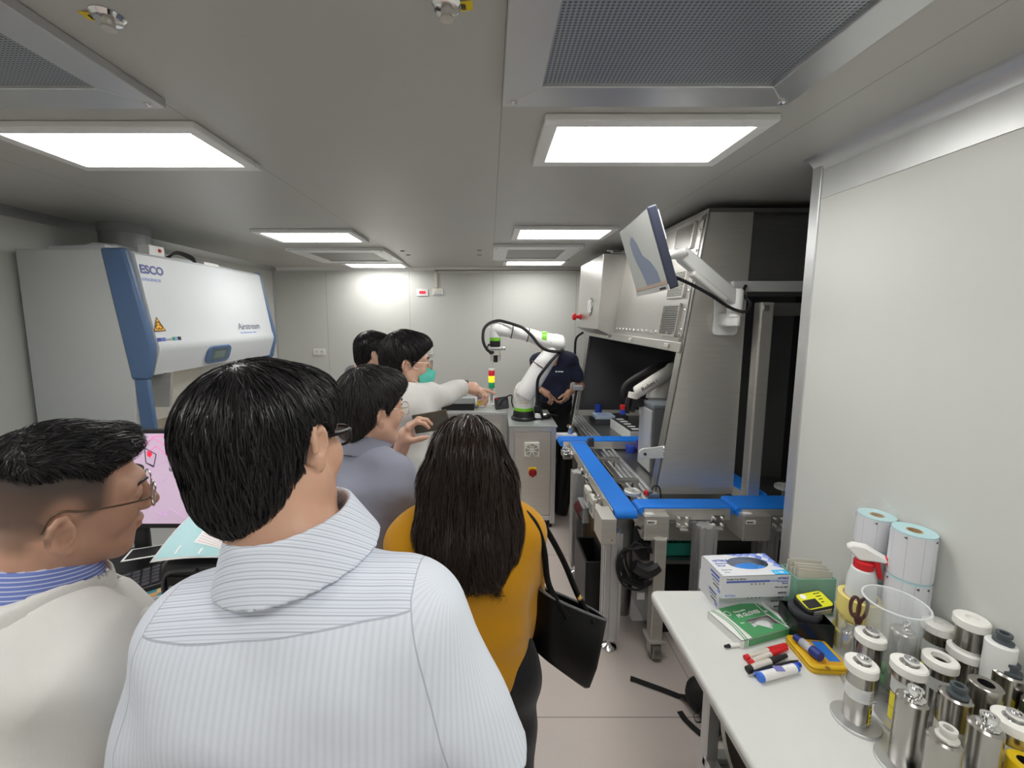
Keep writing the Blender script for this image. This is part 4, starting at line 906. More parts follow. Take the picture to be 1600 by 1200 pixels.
b = B(); b.tube([RQ(852.5, 530, yl), RQ(845, 529, yl)], [.0665, .0615], 30); b.build('green_band', crx_g, eb, smooth=True)
b = B(); b.tube([RQ(842, 529, yl), RQ(825, 523, yl), RQ(800, 518, yl), RQ(782, 515, yl)], [.060, .055, .053, .054], 26, sub=3); fa = b.build('forearm', crx_w, rob, smooth=True)
A_ = RQ(797, 520.5, yl-.05); C_ = RQ(822, 525, yl-.05); text('Collaborative', .026, A_, C_-A_, (0, 0, 1), ink_g, fa)
b = B()
for u_, v_ in ((800, 518), (825, 523.5)):
    c_ = RQ(u_, v_, yl); d_ = Vector((-.98, 0, .18)).normalized(); pp = Vector((d_.z, 0, -d_.x)); b.tube([c_+(pp*math.cos(a)+Vector((0, 1, 0))*math.sin(a))*.0575 for a in np.linspace(0, 2*PI, 25)[:-1]], .004, 6, closed=True)
    s0 = b.build('cable_tie', black_pl, fa, smooth=True); b = B()
b = B(); b.tube([RQ(786, 515.5, yl), RQ(776, 514, yl), RQ(772, 517, yl), RQ(772.5, 527, yl)], [.054, .056, .050, .045], 26, sub=5); wr = b.build('wrist', crx_w, rob, smooth=True)
b = B()
for u_, v_, yo in ((781, 510, -.05), (778, 523, -.05), (860, 524, -.073), (861, 535, -.075), (870, 528, -.072)): b.lathe([(.004, 0), (.004, .004)], RQ(u_, v_, yl+yo), 8, 0, (0, -1, 0)); b.build('screw_hole', ink_g, wr if u_ < 800 else eb); b = B()
w0 = RQ(773.5, 528, yl); wx, wz_ = w0.x, w0.z
B().lathe([(.046, 0), (.047, -.022), (.046, -.024)], (wx, yl, wz_), 30).build('green_ring', crx_g, wr, smooth=True)
B().lathe([(.045, -.024), (.045, -.062), (.043, -.075)], (wx, yl, wz_), 30).build('wrist_flange', black_pl, wr, smooth=True)
gr = B().box(wx-.045, wx+.075, yl-.05, yl+.05, wz_-.095, wz_-.075).build('gripper', alu, rob, bevel=.004)
B().lathe([(.022, 0), (.022, .02), (.012, .026)], (wx+.065, yl-.03, wz_-.10), 16).build('sensor', chrome, gr, smooth=True)
B().box(wx-.03, wx+.045, yl-.04, yl+.04, wz_-.145, wz_-.095).build('gripper_body', steel, gr, bevel=.005)
for dx in (-.032, .038):
    B().box(wx+dx-.008, wx+dx+.012, yl-.02, yl+.02, wz_-.195, wz_-.14).build('finger', alu, gr, bevel=.003)
B().cyl((wx+.005, yl, wz_-.205), (wx+.005, yl, wz_-.14), .018).build('plunger', black_pl, gr, smooth=True)
b = B()
for k in range(3): b.tube([(wx-.04-.008*k, yl-.02, wz_-.05), (wx-.075+.006*k, yl-.03, wz_-.09), (wx-.04, yl-.04, wz_-.115-.008*k), (wx-.015, yl-.04, wz_-.12)], .005, 6, sub=4)
b.build('tool_cables', black_rb, gr, smooth=True)
hp = [(771, 551, -.07), (762, 547, -.09), (755, 533, -.09), (756, 515, -.07), (765, 505, -.04), (779, 501, -.03), (793, 504, -.05), (806, 508, -.08), (818, 513, -.11), (832, 526, -.12), (842, 539, -.13), (852, 546, -.13), (864, 549, -.12), (876, 549, -.10), (879, 547, -.04), (872, 553, -.10), (862, 563, -.14), (850, 578, -.15), (841, 592, -.13), (839.5, 610, -.08), (841, 628, -.03), (846, 645, .0), (848, 655, .02)]
b = B(); b.tube([RQ(u, v, yl+dy) for u, v, dy in hp], .0125, 12, sub=5); b.build('hose', black_rb, rob, smooth=True)
b = B(); b.box(bxr+.09, bxr+.16, RY-.04, RY+.04, zb+.012, zb+.055); b.cyl((bxr+.16, RY, zb+.035), (bxr+.20, RY, zb+.035), .016); b.build('connector', chrome, rob, smooth=True, bevel=.004)
b = B(); b.tube([(bxr+.2, RY, zb+.035), (bxr+.26, RY+.01, zb+.03), (bxr+.30, RY+.04, zb+.012)], .010, 8, sub=4); b.tube([(bxr+.16, RY+.02, zb+.012), (bxr+.20, RY-.03, zb+.02), (bxr+.24, RY+.04, zb+.012)], .012, 8, sub=4); b.build('base_cables', black_rb, rob, smooth=True)
b = B(); b.lathe([(.03, zb), (.032, zb+.07), (.025, zb+.09)], (bxr+.13, RY+.10, 0), 20); b.build('rear_plug', dkgrey, rob, smooth=True)
# plastic-wrapped drawing sleeve on the column
sl = B(); rr_ = .0868; vs = []; n_ = 14
za_, zb_ = RQ(818, 628).z, RQ(818, 606).z
for j, z in enumerate((za_, zb_)):
    for i in range(n_+1): a = R(-155+130*i/n_); vs.append((bxr+rr_*math.cos(a), RY+rr_*math.sin(a), z))
sl.add(vs, [(i, i+1, n_+2+i, n_+1+i) for i in range(n_)]); slo = sl.build('printed_sleeve', mat('sleeve_print', (.78, .76, .72), .2, 0, .05, 30.), col_, smooth='all')
warm = mat('warm_print', (.85, .55, .25), .3); pale = mat('pale_grey_print', (.58, .60, .64), .3)
def arcpatch(a0, a1, z0, z1, m, nm):
    b = B(); vs = []; n_ = 6; r_ = rr_+.0008
    for z in (z0, z1):
        for i in range(n_+1): a = R(a0+(a1-a0)*i/n_); vs.append((bxr+r_*math.cos(a), RY+r_*math.sin(a), z))
    b.add(vs, [(i, i+1, n_+2+i, n_+1+i) for i in range(n_)]); return b.build(nm, m, slo, smooth='all')
H_ = zb_-za_
arcpatch(-92, -70, za_+H_*.45, za_+H_*.92, warm, 'orange_figure'); arcpatch(-84, -76, za_+H_*.5, za_+H_*.85, mat('light_print', (.92, .85, .65), .3), 'pale_figure'); arcpatch(-110, -62, za_+H_*.04, za_+H_*.09, mat('gold_print', (.75, .6, .2), .3), 'gold_line')
for k in range(5): arcpatch(-128+14*k, -120+14*k, za_+H_*.20, za_+H_*.30, pale, 'print_block')
for k in range(3): arcpatch(-140, -120+4*k, za_+H_*(.45+.14*k), za_+H_*(.52+.14*k), pale, 'print_block')
# second table behind
tb = thing('robot_table', 'aluminium framed table behind the masked man, carrying the signal tower and black tray', 'table', (-.2, 3.95, 0))
TZ = .915; tx0, tx1, ty0, ty1 = -.60, .155, 3.62, 4.35
B().box(tx0, tx1, ty0, ty1, TZ-.025, TZ).build('table_top', mat('table_grey_plate', (.50, .52, .52), .35, .2, .04, 12.), tb, bevel=.003)
for x in (tx0+.03, tx1-.03):
    for y in (ty0+.03, ty1-.03): extrusion(x, y, 0, TZ-.025, .045, 'leg', tb, foot=False)
for z in (TZ-.07, .35, .10): B().box(tx0+.05, tx1-.05, ty0+.01, ty0+.05, z, z+.045).build('frame_rail', alu, tb, bevel=.003)
B().box(tx0+.05, tx1-.05, ty0+.02, ty0+.03, .40, TZ-.07).build('front_sheet', steel, tb); B().box(tx0+.05, tx1-.05, ty0+.02, ty0+.03, .145, .35).build('front_sheet', steel, tb)
# signal tower
q = P(768, 634, Z=TZ); q.y = min(max(q.y, 3.75), 4.2); ys_ = q.y; q = P(768, 633, Y=ys_)
tw = thing('signal_tower', 'stack light with red, lit amber and green segments on a thin pole', 'signal light', (q.x, ys_, TZ))
def tz(v): return P(768, v, Y=ys_).z
xq = q.x
B().lathe([(.035, 0), (.035, .02), (.018, .028), (.016, .05)], (xq, ys_, TZ), 20).build('base', white_pl, tw, smooth=True)
B().cyl((xq, ys_, TZ+.04), (xq, ys_, tz(606)), .013).build('pole', alu, tw, smooth=True)
for v0, v1, m, nm in ((606, 597.5, mat('green_lens', (.02, .30, .12), .25, emit=.12), 'green_lens'), (597, 587.5, mat('amber_lens', (1, .55, .02), .25, emit=.6), 'amber_lens'), (587, 578.5, mat('red_lens', (.55, .02, .03), .25, emit=.15), 'red_lens')):
    z0, z1 = tz(v0), tz(v1); B().lathe([(.028, 0), (.030, .003), (.030, z1-z0-.004), (.028, z1-z0)], (xq, ys_, z0), 24).build(nm, m, tw, smooth=True)
z0 = tz(578.5); B().lathe([(.029, 0), (.029, .012), (.024, .018)], (xq, ys_, z0), 24).build('cap', cream_pl, tw, smooth=True)
# black tray with a clear lid
A_, C_ = P(690, 641, Y=3.72), P(741, 641, Y=3.72)
tr = thing('black_tray', 'shallow black tray with a clear lid on the table behind the pointing arm', 'tray', ((A_.x+C_.x)/2, 3.80, TZ))
zt_ = P(700, 632, Y=3.72).z; h_ = max(.06, zt_-TZ); b = B(); x0, x1 = A_.x, C_.x
b.box(x0, x1, 3.70, 3.708, TZ, TZ+h_); b.box(x0, x1, 3.952, 3.96, TZ, TZ+h_); b.box(x0, x0+.008, 3.708, 3.952, TZ, TZ+h_); b.box(x1-.008, x1, 3.708, 3.952, TZ, TZ+h_); b.box(x0, x1, 3.70, 3.96, TZ, TZ+.006); b.build('shell', black_pl, tr, bevel=.003)
b = B(); b.box(x0, x1, 3.70, 3.96, TZ+h_, TZ+h_+.004); b.box(x0, x1, 3.955, 3.96, TZ+h_, TZ+h_+.07); b.build('clear_lid', clear, tr)
# small yellow banded canister, teach pendant
q = P(750, 636, Y=3.85); t = thing('sample_canister', 'small steel canister with a yellow band under the pointing hand', 'canister', (q.x, 3.85, TZ))
B().lathe([(.055, 0), (.055, .008), (.05, .01)], (q.x, 3.85, TZ), 24).build('base_plate', alu, t, smooth=True)
B().lathe([(.026, .01), (.026, .125), (.02, .13)], (q.x, 3.85, TZ), 22).build('tube', steel, t, smooth=True)
B().lathe([(.0268, .02), (.0268, .072)], (q.x, 3.85, TZ), 22).build('yellow_band', yellow_pl, t, smooth=True)
B().lathe([(.027, .078), (.027, .10)], (q.x, 3.85, TZ), 22).build('purple_band', mat('violet_plastic', (.25, .15, .6), .4), t, smooth=True)
q0, q1 = P(777, 641, Y=3.72), P(800, 620, Y=3.80)
t = thing('teach_pendant', 'dark handheld teach pendant propped up beside the robot base', 'pendant', (q0.x+.06, 3.76, TZ))
M4 = frame((1, 0, .12), (.15, .55, .8), (q0.x-.01, 3.70, TZ+.008))
plate(M4, rrect(.13, .12, .02, 4, .055, .05), .025).build('body', black_pl, t, bevel=.006)
plate(M4, rrect(.075, .05, .006, 3, .06, .062), .027).build('screen', dkgrey, t); plate(M4, rrect(.020, .020, .009, 4, .012, .095), .036).build('stop_knob', red_pl, t)
b = B(); b.tube([(q0.x+.0, 3.69, TZ+.02), (q0.x+.05, 3.70, TZ+.10), (q1.x-.01, 3.73, q1.z+.03), (q1.x-.005, 3.76, q1.z-.04), (q1.x+.01, 3.76, TZ+.012)], .006, 8, sub=5); b.build('cable', black_rb, t, smooth=True)
# black floor bag / cloth between cabinet and conveyor, thin stand
t = thing('hanging_cable_bundle', 'black cables and cover hanging between the robot cabinet and the conveyor leg', 'cable', (.64, 3.5, 0))
b = B(); b.tube([(.63, 3.45, .74), (.65, 3.48, .5), (.63, 3.5, .25), (.62, 3.5, .03)], [.03, .05, .055, .05], 12, sub=4); b.tube([(.68, 3.46, .74), (.70, 3.5, .45), (.69, 3.5, .2), (.66, 3.5, .02)], [.02, .035, .04, .04], 10, sub=4); b.build('cover', black_rb, t, smooth=True)
t = thing('sensor_stand', 'thin upright black post with clamp beside the bay opening, behind the navy shirted man', 'stand', (.865, 3.86, 0))
a_, c_ = P(889, 675, Y=3.86), P(905, 605, Y=3.86)
b = B(); b.tube([(a_.x, 3.86, 0), (a_.x, 3.86, a_.z), (c_.x-.02, 3.86, c_.z)], .012, 10); b.build('post', black_pl, t, smooth=True); B().box(c_.x-.07, c_.x+.03, 3.83, 3.88, c_.z-.025, c_.z+.02).build('clamp', alu, t, bevel=.004); B().lathe([(.10, 0), (.10, .012), (.02, .02)], (a_.x, 3.86, 0), 24).build('base', black_pl, t, smooth=True)
# table edge feature: little bench items behind purple man
t = thing('bench_instrument', 'dark instrument with small brass fittings behind the man holding the phone', 'instrument', (-1.15, 3.2, 0))
q = P(521, 615, Y=3.2); B().box(q.x-.09, q.x+.06, 3.1, 3.3, .0, q.z).build('housing', dkgrey, t, bevel=.01)
b = B(); b.cyl((q.x, 3.15, q.z), (q.x, 3.15, q.z+.05), .03); b.build('fitting', mat('brass', (.6, .5, .3), .3, .9), t, smooth=True); B().box(q.x-.03, q.x+.05, 3.095, 3.1, q.z-.10, q.z-.04).build('label_plate', cream_pl, t)
# ================================================================ table on the right with its clutter
TT = .75
t = thing('side_table', 'long off-white table along the right wall covered with cylinders and supplies', 'table', (.92, .6, 0))
tt_m = mat('off_white_laminate', (.66, .67, .65), .35, 0, .02, 30.)
b = B(); b.prism(rrect(1.258-.60, 1.435+.55, .03, 4, (.60+1.258)/2, (1.435-.55)/2), 'z', TT-.035, TT); b.build('table_top', tt_m, t, bevel=.012, seg=3, smooth=True)
lq = P(1112, 1100, X=.655)
for y in (lq.y, -.3):
    for x in (.655, 1.18): B().box(x-.018, x+.018, y-.018, y+.018, 0, TT-.035).build('leg', alu, t, bevel=.003)
B().box(.637, .673, -.3, lq.y, .44, .47).build('side_rail', alu, t, bevel=.003); B().box(.66, 1.2, lq.y-.015, lq.y+.015, .44, .47).build('end_rail', alu, t, bevel=.003)
B().box(.67, 1.2, -.3, lq.y, .435, .445).build('lower_shelf', grey_pl, t)
# rolls and a bag on the lower shelf
t = thing('label_roll', 'large roll with green and white labels on the shelf under the table', 'roll', (.79, lq.y-.12, .445))
yr = lq.y-.10; b = B(); b.cyl((.70, yr, .445+.13), (.84, yr, .445+.13), .128, n=36); b.build('paper', cream_pl, t, smooth=True); b = B(); b.cyl((.698, yr, .575), (.703, yr, .575), .10, n=30); b.build('core', mat('brown_core', (.05, .035, .03), .7), t, smooth=True)
b = B()
for k in range(4): b = B(); a0 = R(30+38*k); rr2 = .1295; vs = [(x, yr+rr2*math.cos(a0+R(20*i/4)), .575+rr2*math.sin(a0+R(20*i/4))) for x in (.725, .82) for i in range(5)]; b.add(vs, [(i, i+1, 6+i, 5+i) for i in range(4)]); b.build('green_label', green_pl, t)
t = thing('crumpled_bag', 'pale translucent plastic bag beside the label roll under the table', 'plastic bag', (.80, .72, .445))
b = B(); b.ball((.80, .74, .50), .07, 14, 10, sc=(1.1, 1.0, .75)); b.ball((.78, .68, .53), .05, 12, 8); o = b.build('film', mat('milky_film', (.62, .66, .64), .3, 0, .05, 20., .5, 40.), t, smooth='all')
t = thing('dark_carton', 'dark carton at the back of the shelf under the table', 'carton', (.95, lq.y-.10, .445)); B().box(.88, 1.12, lq.y-.22, lq.y-.03, .445, .66).build('carton', dkgrey, t, bevel=.004)
# glove boxes
gb_w = mat('glove_box_card', (.72, .74, .77), .45, 0, .01, 30.)
chk = mat('glove_box_check', (.3, .4, .8), .45); g = NG(chk); x, y, z = g.xyz()
f1 = g.m('FLOOR', g.m('MULTIPLY', g.m('ADD', x, y), 38)); f2 = g.m('FLOOR', g.m('MULTIPLY', g.m('SUBTRACT', x, y), 38)); ck = g.m('MODULO', g.m('ADD', g.m('ABSOLUTE', f1), g.m('ABSOLUTE', f2)), 3)
g.to(g.mix(g.m('GREATER_THAN', ck, 1.5), g.mix(g.m('GREATER_THAN', ck, .5), (.72, .75, .82), (.30, .38, .78)), (.12, .2, .62)), 'Base Color')
glove = mat('blue_nitrile', (.05, .25, .72), .45, 0, .05, 30.)
GL, GW, GH = .238, .125, .078
def glove_box(label, loc, rz, opened):
    t = thing('glove_box', label, 'glove box', loc, rz, 'boxes of nitrile gloves')
    hl, hw = GL/2, GW/2
    b = B(); b.box(-hl, hl, -hw, hw, 0, .003)
    b.box(-hl, hl, -hw, -hw+.002, .003, GH); b.box(-hl, hl, hw-.002, hw, .003, GH); b.box(-hl, -hl+.002, -hw+.002, hw-.002, .003, GH); b.box(hl-.002, hl, -hw+.002, hw-.002, .003, GH)
    if opened:
        n_ = 32; ell = [(.015+.072*math.cos(2*PI*k/n_), .008+.036*math.sin(2*PI*k/n_)) for k in range(n_)]; out = []
        for k in range(n_):
            a = 2*PI*k/n_; dx, dy = math.cos(a), math.sin(a); sx = min((hl-.015*(1 if dx > 0 else -1))/abs(dx) if abs(dx) > 1e-6 else 9, (hw-.008*(1 if dy > 0 else -1))/abs(dy) if abs(dy) > 1e-6 else 9); out.append((.015+dx*sx, .008+dy*sx))
        # snap the outline to the box corners
        for cx, cy in ((hl, hw), (-hl, hw), (-hl, -hw), (hl, -hw)):
            k = min(range(n_), key=lambda i: (out[i][0]-cx)**2+(out[i][1]-cy)**2); out[k] = (cx, cy)
        vs = [(*p, GH) for p in out]+[(*p, GH) for p in ell]; b.add(vs, [(k, (k+1) % n_, n_+(k+1) % n_, n_+k) for k in range(n_)])
        gl = B(); gl.ball((.02, .006, GH-.030), .03, 20, 12, sc=(2.0, 1.0, .85)); gl.ball((.06, -.004, GH-.020), .018, 14, 10, sc=(1.5, .9, .8)); gl.ball((-.015, .0, GH-.022), .016, 14, 10, sc=(1.4, 1.1, .8))
        gl.build('glove', glove, t, smooth='all', world=False)
    else: b.box(-hl, hl, -hw, hw, GH-.002, GH)
    cs = b.build('carton', gb_w, t, world=False)
    def front(x0, x1, z0, z1, m, nm): B().box(x0, x1, -hw-.0006, -hw, z0, z1).build(nm, m, t, world=False)
    def bt(s, size, x, z, m, al='LEFT', bold=0.):
        o = text(s, size, (0, 0, 0), (1, 0, 0), (0, 0, 1), m, None, align=al, bold=bold); o.data.transform(Matrix.Translation(o.location)); o.location = (0, 0, 0)
        o.data.transform(Matrix.Translation((x, -hw-.0008, z))); o.parent = t; return o
    front(-hl+.014, .045, GH-.024, GH-.017, ink_b, 'blue_stripe'); front(.045, .075, GH-.023, GH-.018, ink_lb, 'stripe_fade')
    bt('Powder Free Gloves', .008, -hl+.014, GH-.013, ink); bt('NITRILE', .011, hl-.008, GH-.016, ink_b, 'RIGHT', .0003); bt('Examination', .008, hl-.008, GH-.025, ink_b, 'RIGHT'); bt('Gloves', .008, hl-.008, GH-.033, ink_b, 'RIGHT'); bt('100 pcs by weight', .0065, hl-.008, GH-.046, ink, 'RIGHT'); bt('INTCO', .009, hl-.012, .010, ink, 'RIGHT', .0003); bt('BioClean', .010, -hl+.012, .006, ink_lb)
    for k in range(4): front(-.02+.014*k, -.013+.014*k, GH-.033, GH-.0275, ink_g, 'size_mark')
    # left end print
    for k, (m, hh) in enumerate(((ink_b, .008), (ink_b, .006), (ink_g, .005), (ink, .004))):
        B().box(-hl-.0006, -hl, -hw+.016, -hw+.016+.05-.006*k, GH-.02-.012*k, GH-.02-.012*k+hh).build('end_print', m, t, world=False)
    B().box(-hl-.0006, -hl, -hw+.008, -hw+.022, .01, .022).build('size_patch', ink_lb, t, world=False)
    if opened:
        b = B(); b.add([(-.03, hw-.001, GH+.0004), (.002, .046, GH+.0004), (.05, .042, GH+.0004), (.082, .024, GH+.0004), (.088, -.012, GH+.0004), (hl-.001, -.028, GH+.0004), (hl-.001, hw-.001, GH+.0004)], [(0, 1, 2, 3, 4, 5, 6)]); b.build('check_print', chk, t, world=False)
        B().box(hl-.052, hl-.002, -hw+.002, -hw+.026, GH, GH+.0006).build('size_patch', mat('cyan_print', (.03, .45, .85), .45), t, world=False)
        def tp(s, size, x, y, m, bold=0.):
            o = text(s, size, (0, 0, 0), (1, 0, 0), (0, 1, 0), m, None, bold=bold); o.data.transform(Matrix.Translation(o.location)); o.location = (0, 0, 0); o.data.transform(Matrix.Translation((x, y, GH+.0006))); o.parent = t
        tp('L 100', .013, hl-.045, -hw+.009, ink_w, .0003); tp('NITRILE', .0155, -hl+.018, .020, ink_b, .0004); tp('Examination', .010, -hl+.018, .006, ink_b); tp('Gloves', .010, -hl+.018, -.007, ink_b); tp('Powder free', .007, -hl+.018, -.030, ink_g); tp('100 pcs', .006, -hl+.02, -.043, ink_g)
    return t
A_, C_ = P(1119, 956, Z=TT), P(1228, 951, Z=TT); rz = math.atan2(C_.y-A_.y, C_.x-A_.x)
A_ = P(1122, 955, Z=TT); rz1 = R(2); ux = Vector((math.cos(rz1), math.sin(rz1), 0)); uy = Vector((-ux.y, ux.x, 0)); GLs = GL
c1 = A_+ux*GL/2+uy*GW/2
glove_box('closed glove carton at the bottom of the pair, under the open one', (c1.x, c1.y, TT), rz1, False)
A2 = P(1127, 935, Z=TT+GH+.0005); rz2 = R(3); ux = Vector((math.cos(rz2), math.sin(rz2), 0)); uy = Vector((-ux.y, ux.x, 0)); c2 = A2+ux*GL/2+uy*GW/2
glove_box('open glove carton on top showing blue gloves through its oval hole', (c2.x, c2.y, TT+GH+.0005), rz2, True)
# green and white flat carton with a window
gp = mat('green_print', (.08, .33, .13), .4, 0, .03, 20.)
A_, C_, D_ = P(1158, 1014, Z=TT), P(1243, 990, Z=TT), P(1104, 968, Z=TT)
ux = (C_-A_).normalized(); L_ = (C_-A_).length; uy = Vector((-ux.y, ux.x, 0)); Wd = (D_-A_).dot(uy)*1.02; FH = .026
t = thing('flat_carton', 'flat green and white carton with a torn window showing clear gloves', 'carton', (*(A_.xy), TT), math.atan2(ux.y, ux.x))
n_ = 4; wx0, wx1, wy0, wy1 = L_*.40, L_*.86, Wd*.14, Wd*.50
b = B(); b.box(0, L_, 0, Wd, 0, .003); b.box(0, L_, 0, .002, .003, FH); b.box(0, L_, Wd-.002, Wd, .003, FH); b.box(0, .002, .002, Wd-.002, .003, FH); b.box(L_-.002, L_, .002, Wd-.002, .003, FH)
for a in ((0, wx0, 0, Wd), (wx1, L_, 0, Wd), (wx0, wx1, 0, wy0), (wx0, wx1, wy1, Wd)): b.box(*a, FH-.001, FH)
b.build('carton', paper, t, world=False)
def fq(poly, m, nm, dz=.0006):
    b = B(); b.add([(*p, FH+dz) for p in poly], [tuple(range(len(poly)))]); return b.build(nm, m, t, world=False)
cl = lambda y: .030+.016*(1-((y/Wd-.5)*2)**2)*0+.022*math.sin(PI*y/Wd)
ys_ = np.linspace(0, Wd, 9)
fq([(cl(y)+.014-.022*2*math.sin(PI*y/Wd)*.5, y) for y in ys_][::-1]+[(wx0, 0), (wx0, Wd)], gp, 'green_field')
fq([(wx0, wy1), (wx1, wy1), (wx1, Wd), (wx0, Wd)], gp, 'green_field'); fq([(wx0, 0), (wx1, 0), (wx1, wy0), (wx1-.03, wy0+.012), (wx0+.05, wy0-.006), (wx0+.02, wy0+.02), (wx0, wy0+.015)], gp, 'green_field')
fq([(wx1, 0)]+[(L_-.030+.018*math.sin(PI*y/Wd)-.006, y) for y in ys_]+[(wx1, Wd)], gp, 'green_field')
for sgn, base in ((1, 0), (-1, L_)):
    for k in (0, 1, 2):
        a = [(base+sgn*(.012+.008*k+(.0 if sgn > 0 else 0)-.0*(y))-sgn*(-.012)*math.sin(PI*y/Wd)*(-1 if False else 1), y) for y in ys_]
        fq(a+[(p[0]+sgn*.0035, p[1]) for p in a][::-1] if sgn > 0 else [(p[0]+sgn*.0035, p[1]) for p in a]+a[::-1], gp if k < 2 else ink_w, 'curved_line', .0009)
B().box(.028, L_-.028, -.0006, 0, .001, FH-.002).build('front_print', gp, t, world=False)
for xx in (.014, .021, L_-.016, L_-.024): B().box(xx-.0015, xx+.0015, -.0006, 0, 0, FH).build('front_line', gp, t, world=False)
b = B(); b.ball(((wx0+wx1)/2, (wy0+wy1)/2, .010), .022, 18, 10, sc=(1.5, 1.1, .55)); b.ball((wx0+.02, wy0+.025, .010), .018, 12, 8, sc=(1, 1, .55)); b.build('clear_gloves', mat('crumpled_film', (.72, .73, .74), .22, 0, .1, 60., .8, 90.), t, smooth='all', world=False)
def ftext(s, size, x, y, m, bold=0.):
    o = text(s, size, (0, 0, 0), (1, 0, 0), (0, 1, 0), m, None, bold=bold); o.data.transform(Matrix.Translation(o.location)); o.location = (0, 0, 0); o.data.transform(Matrix.Translation((x, y, FH+.0012))); o.parent = t
ftext('PE GLOVES', .019, L_*.34, Wd*.60, ink_w, .0006); ftext('Disposable', .011, L_*.36, Wd*.76, ink_w); ftext('100', .012, L_*.80, Wd*.56, ink_w); ftext('Size', .009, L_*.27, Wd*.42, ink_w)
b = B(); b.tube([(L_*.25+.010*math.cos(a), Wd*.80+.010*math.sin(a), FH+.0008) for a in np.linspace(0, 2*PI, 17)[:-1]], .0012, 6, closed=True, flat=.3); b.build('round_emblem', ink_w, t, world=False)
# pens
def pen(name, label, cat, a, c, r, parts, z=None):
    """parts: (fraction0, fraction1, radius factor, material, part name)"""
    a, c = P(*a, Z=TT+r), P(*c, Z=TT+r); d = c-a
    t = thing(name, label, cat, ((a.x+c.x)/2, (a.y+c.y)/2, TT), 0, 'pens and markers lying on the table')
    for f0, f1, rf, m, nm in parts:
        r0, r1 = (rf if isinstance(rf, tuple) else (rf, rf)); b = B(); b.cyl(a+d*f0, a+d*f1, r*r0, r*r1, 18); b.build(nm, m, t, smooth=True, bevel=.0008, seg=1)
    return t
bei = mat('pen_barrel_beige', (.62, .58, .52), .4, 0, .02, 30.)
pen('marker', 'beige marker with red cap, farthest of the two red ones', 'marker', (1164, 1028), (1228, 1008), .0085, ((0, .10, .9, red_pl, 'end_plug'), (.08, .56, (.92, 1.), bei, 'barrel'), (.55, 1, (1.08, .8), red_pl, 'cap')))
pen('marker', 'beige marker with red cap, the nearer red one beside the black marker', 'marker', (1171, 1036), (1229, 1012), .0085, ((0, .10, .9, red_pl, 'end_plug'), (.08, .56, (.92, 1.), bei, 'barrel'), (.55, 1, (1.08, .8), red_pl, 'cap')))
pen('marker', 'beige marker with black cap between red marker and black pen', 'marker', (1167, 1046), (1229, 1024), .0085, ((0, .12, 1., ink, 'end_plug'), (.10, .58, (1., 1.), bei, 'barrel'), (.57, 1, (1.08, .6), ink, 'cap')))
pen('ballpoint_pen', 'slim black ballpoint pen lying along the black marker', 'pen', (1168, 1050), (1248, 1032), .0045, ((0, .86, 1., ink, 'barrel'), (.86, 1, (1, .3), ink, 'tip')))
pen('ballpoint_pen', 'blue ballpoint pen with silver tip under the correction pen', 'pen', (1168, 1056), (1250, 1038), .0055, ((0, .14, (.3, .9), chrome, 'tip'), (.12, .8, 1., ink_b, 'barrel'), (.7, 1, (1.3, 1.2), blue_cap, 'cap')))
t = pen('glue_pen', 'white correction pen with light blue end caps and blue printing', 'correction pen', (1186, 1059), (1246, 1043), .0125, ((0, .08, (.9, 1.), mat('bright_blue_plastic', (.05, .18, .75), .35), 'end_cap'), (.07, .92, 1., white_pl, 'barrel'), (.9, 1, (1., .8), mat('bright_blue_plastic', (.05, .18, .75), .35), 'cap')))
q = P(1217, 1044, Z=TT+.026); b = B(); b.box(q.x-.013, q.x+.013, q.y-.009, q.y+.009, TT+.0245, TT+.0256); b.build('printed_label', mat('violet_print', (.2, .2, .5), .4), t)
pen('marker', 'marker tip and white cap peeking out under the green carton', 'marker', (1132, 1010), (1165, 1006), .006, ((0, .25, (.6, 1.), ink, 'tip'), (.24, 1, 1., white_pl, 'barrel')))
# yellow tin and glue bottle
A_, C_, D_ = P(1271, 1058, Z=TT), P(1323, 1048, Z=TT), P(1230, 1008, Z=TT)
c = (C_+D_)/2; d = (A_-D_).normalized(); tw_ = (C_-A_).length
t = thing('yellow_tin', 'yellow hinged pencil tin with a blue label on its lid', 'tin', (c.x, c.y, TT), math.atan2(d.y, d.x))
Lt = (A_-D_).length+.01; Wt = max(.055, abs((C_-A_).dot(Vector((-d.y, d.x, 0)))))
ytm = mat('worn_yellow_paint', (.72, .45, .02), .35, 0, .12, 60.)
b = B(); b.prism(rrect(Lt, Wt, .016, 5), 'z', 0, .012); b.build('base', ytm, t, bevel=.003, smooth=True, world=False)
b = B(); b.prism(rrect(Lt*.995, Wt*.99, .016, 5), 'z', .0128, .022); lid = b.build('lid', ytm, t, bevel=.004, smooth=True, world=False)
B().box(-Lt*.30, Lt*.30, Wt*.08, Wt*.38, .022, .0226).build('blue_label', ink_lb if False else mat('blue_label', (.03, .18, .62), .4), lid, world=False)
b = B(); b.prism(rrect(Lt*.8, Wt*.75, .01, 4), 'z', .022, .0223); b.build('embossed_panel', mat('orange_paint', (.65, .33, .02), .4, 0, .1, 60.), lid, world=False)
for k in range(3): B().lathe([(.006, 0), (.006, .0006)], (-Lt*.3+.05*k, -.012, .0224), 12).build('rust_spot', mat('brown_print', (.25, .12, .02), .5), lid, world=False)
q = P(1266, 1016, Z=TT+.034)
t = thing('glue_bottle', 'small clear bottle with dark blue cap lying on the yellow tin', 'bottle', (q.x, q.y, TT+.0225))
a = Vector((q.x-.004, q.y+.03, TT+.036)); c = Vector((q.x+.01, q.y-.028, TT+.036))
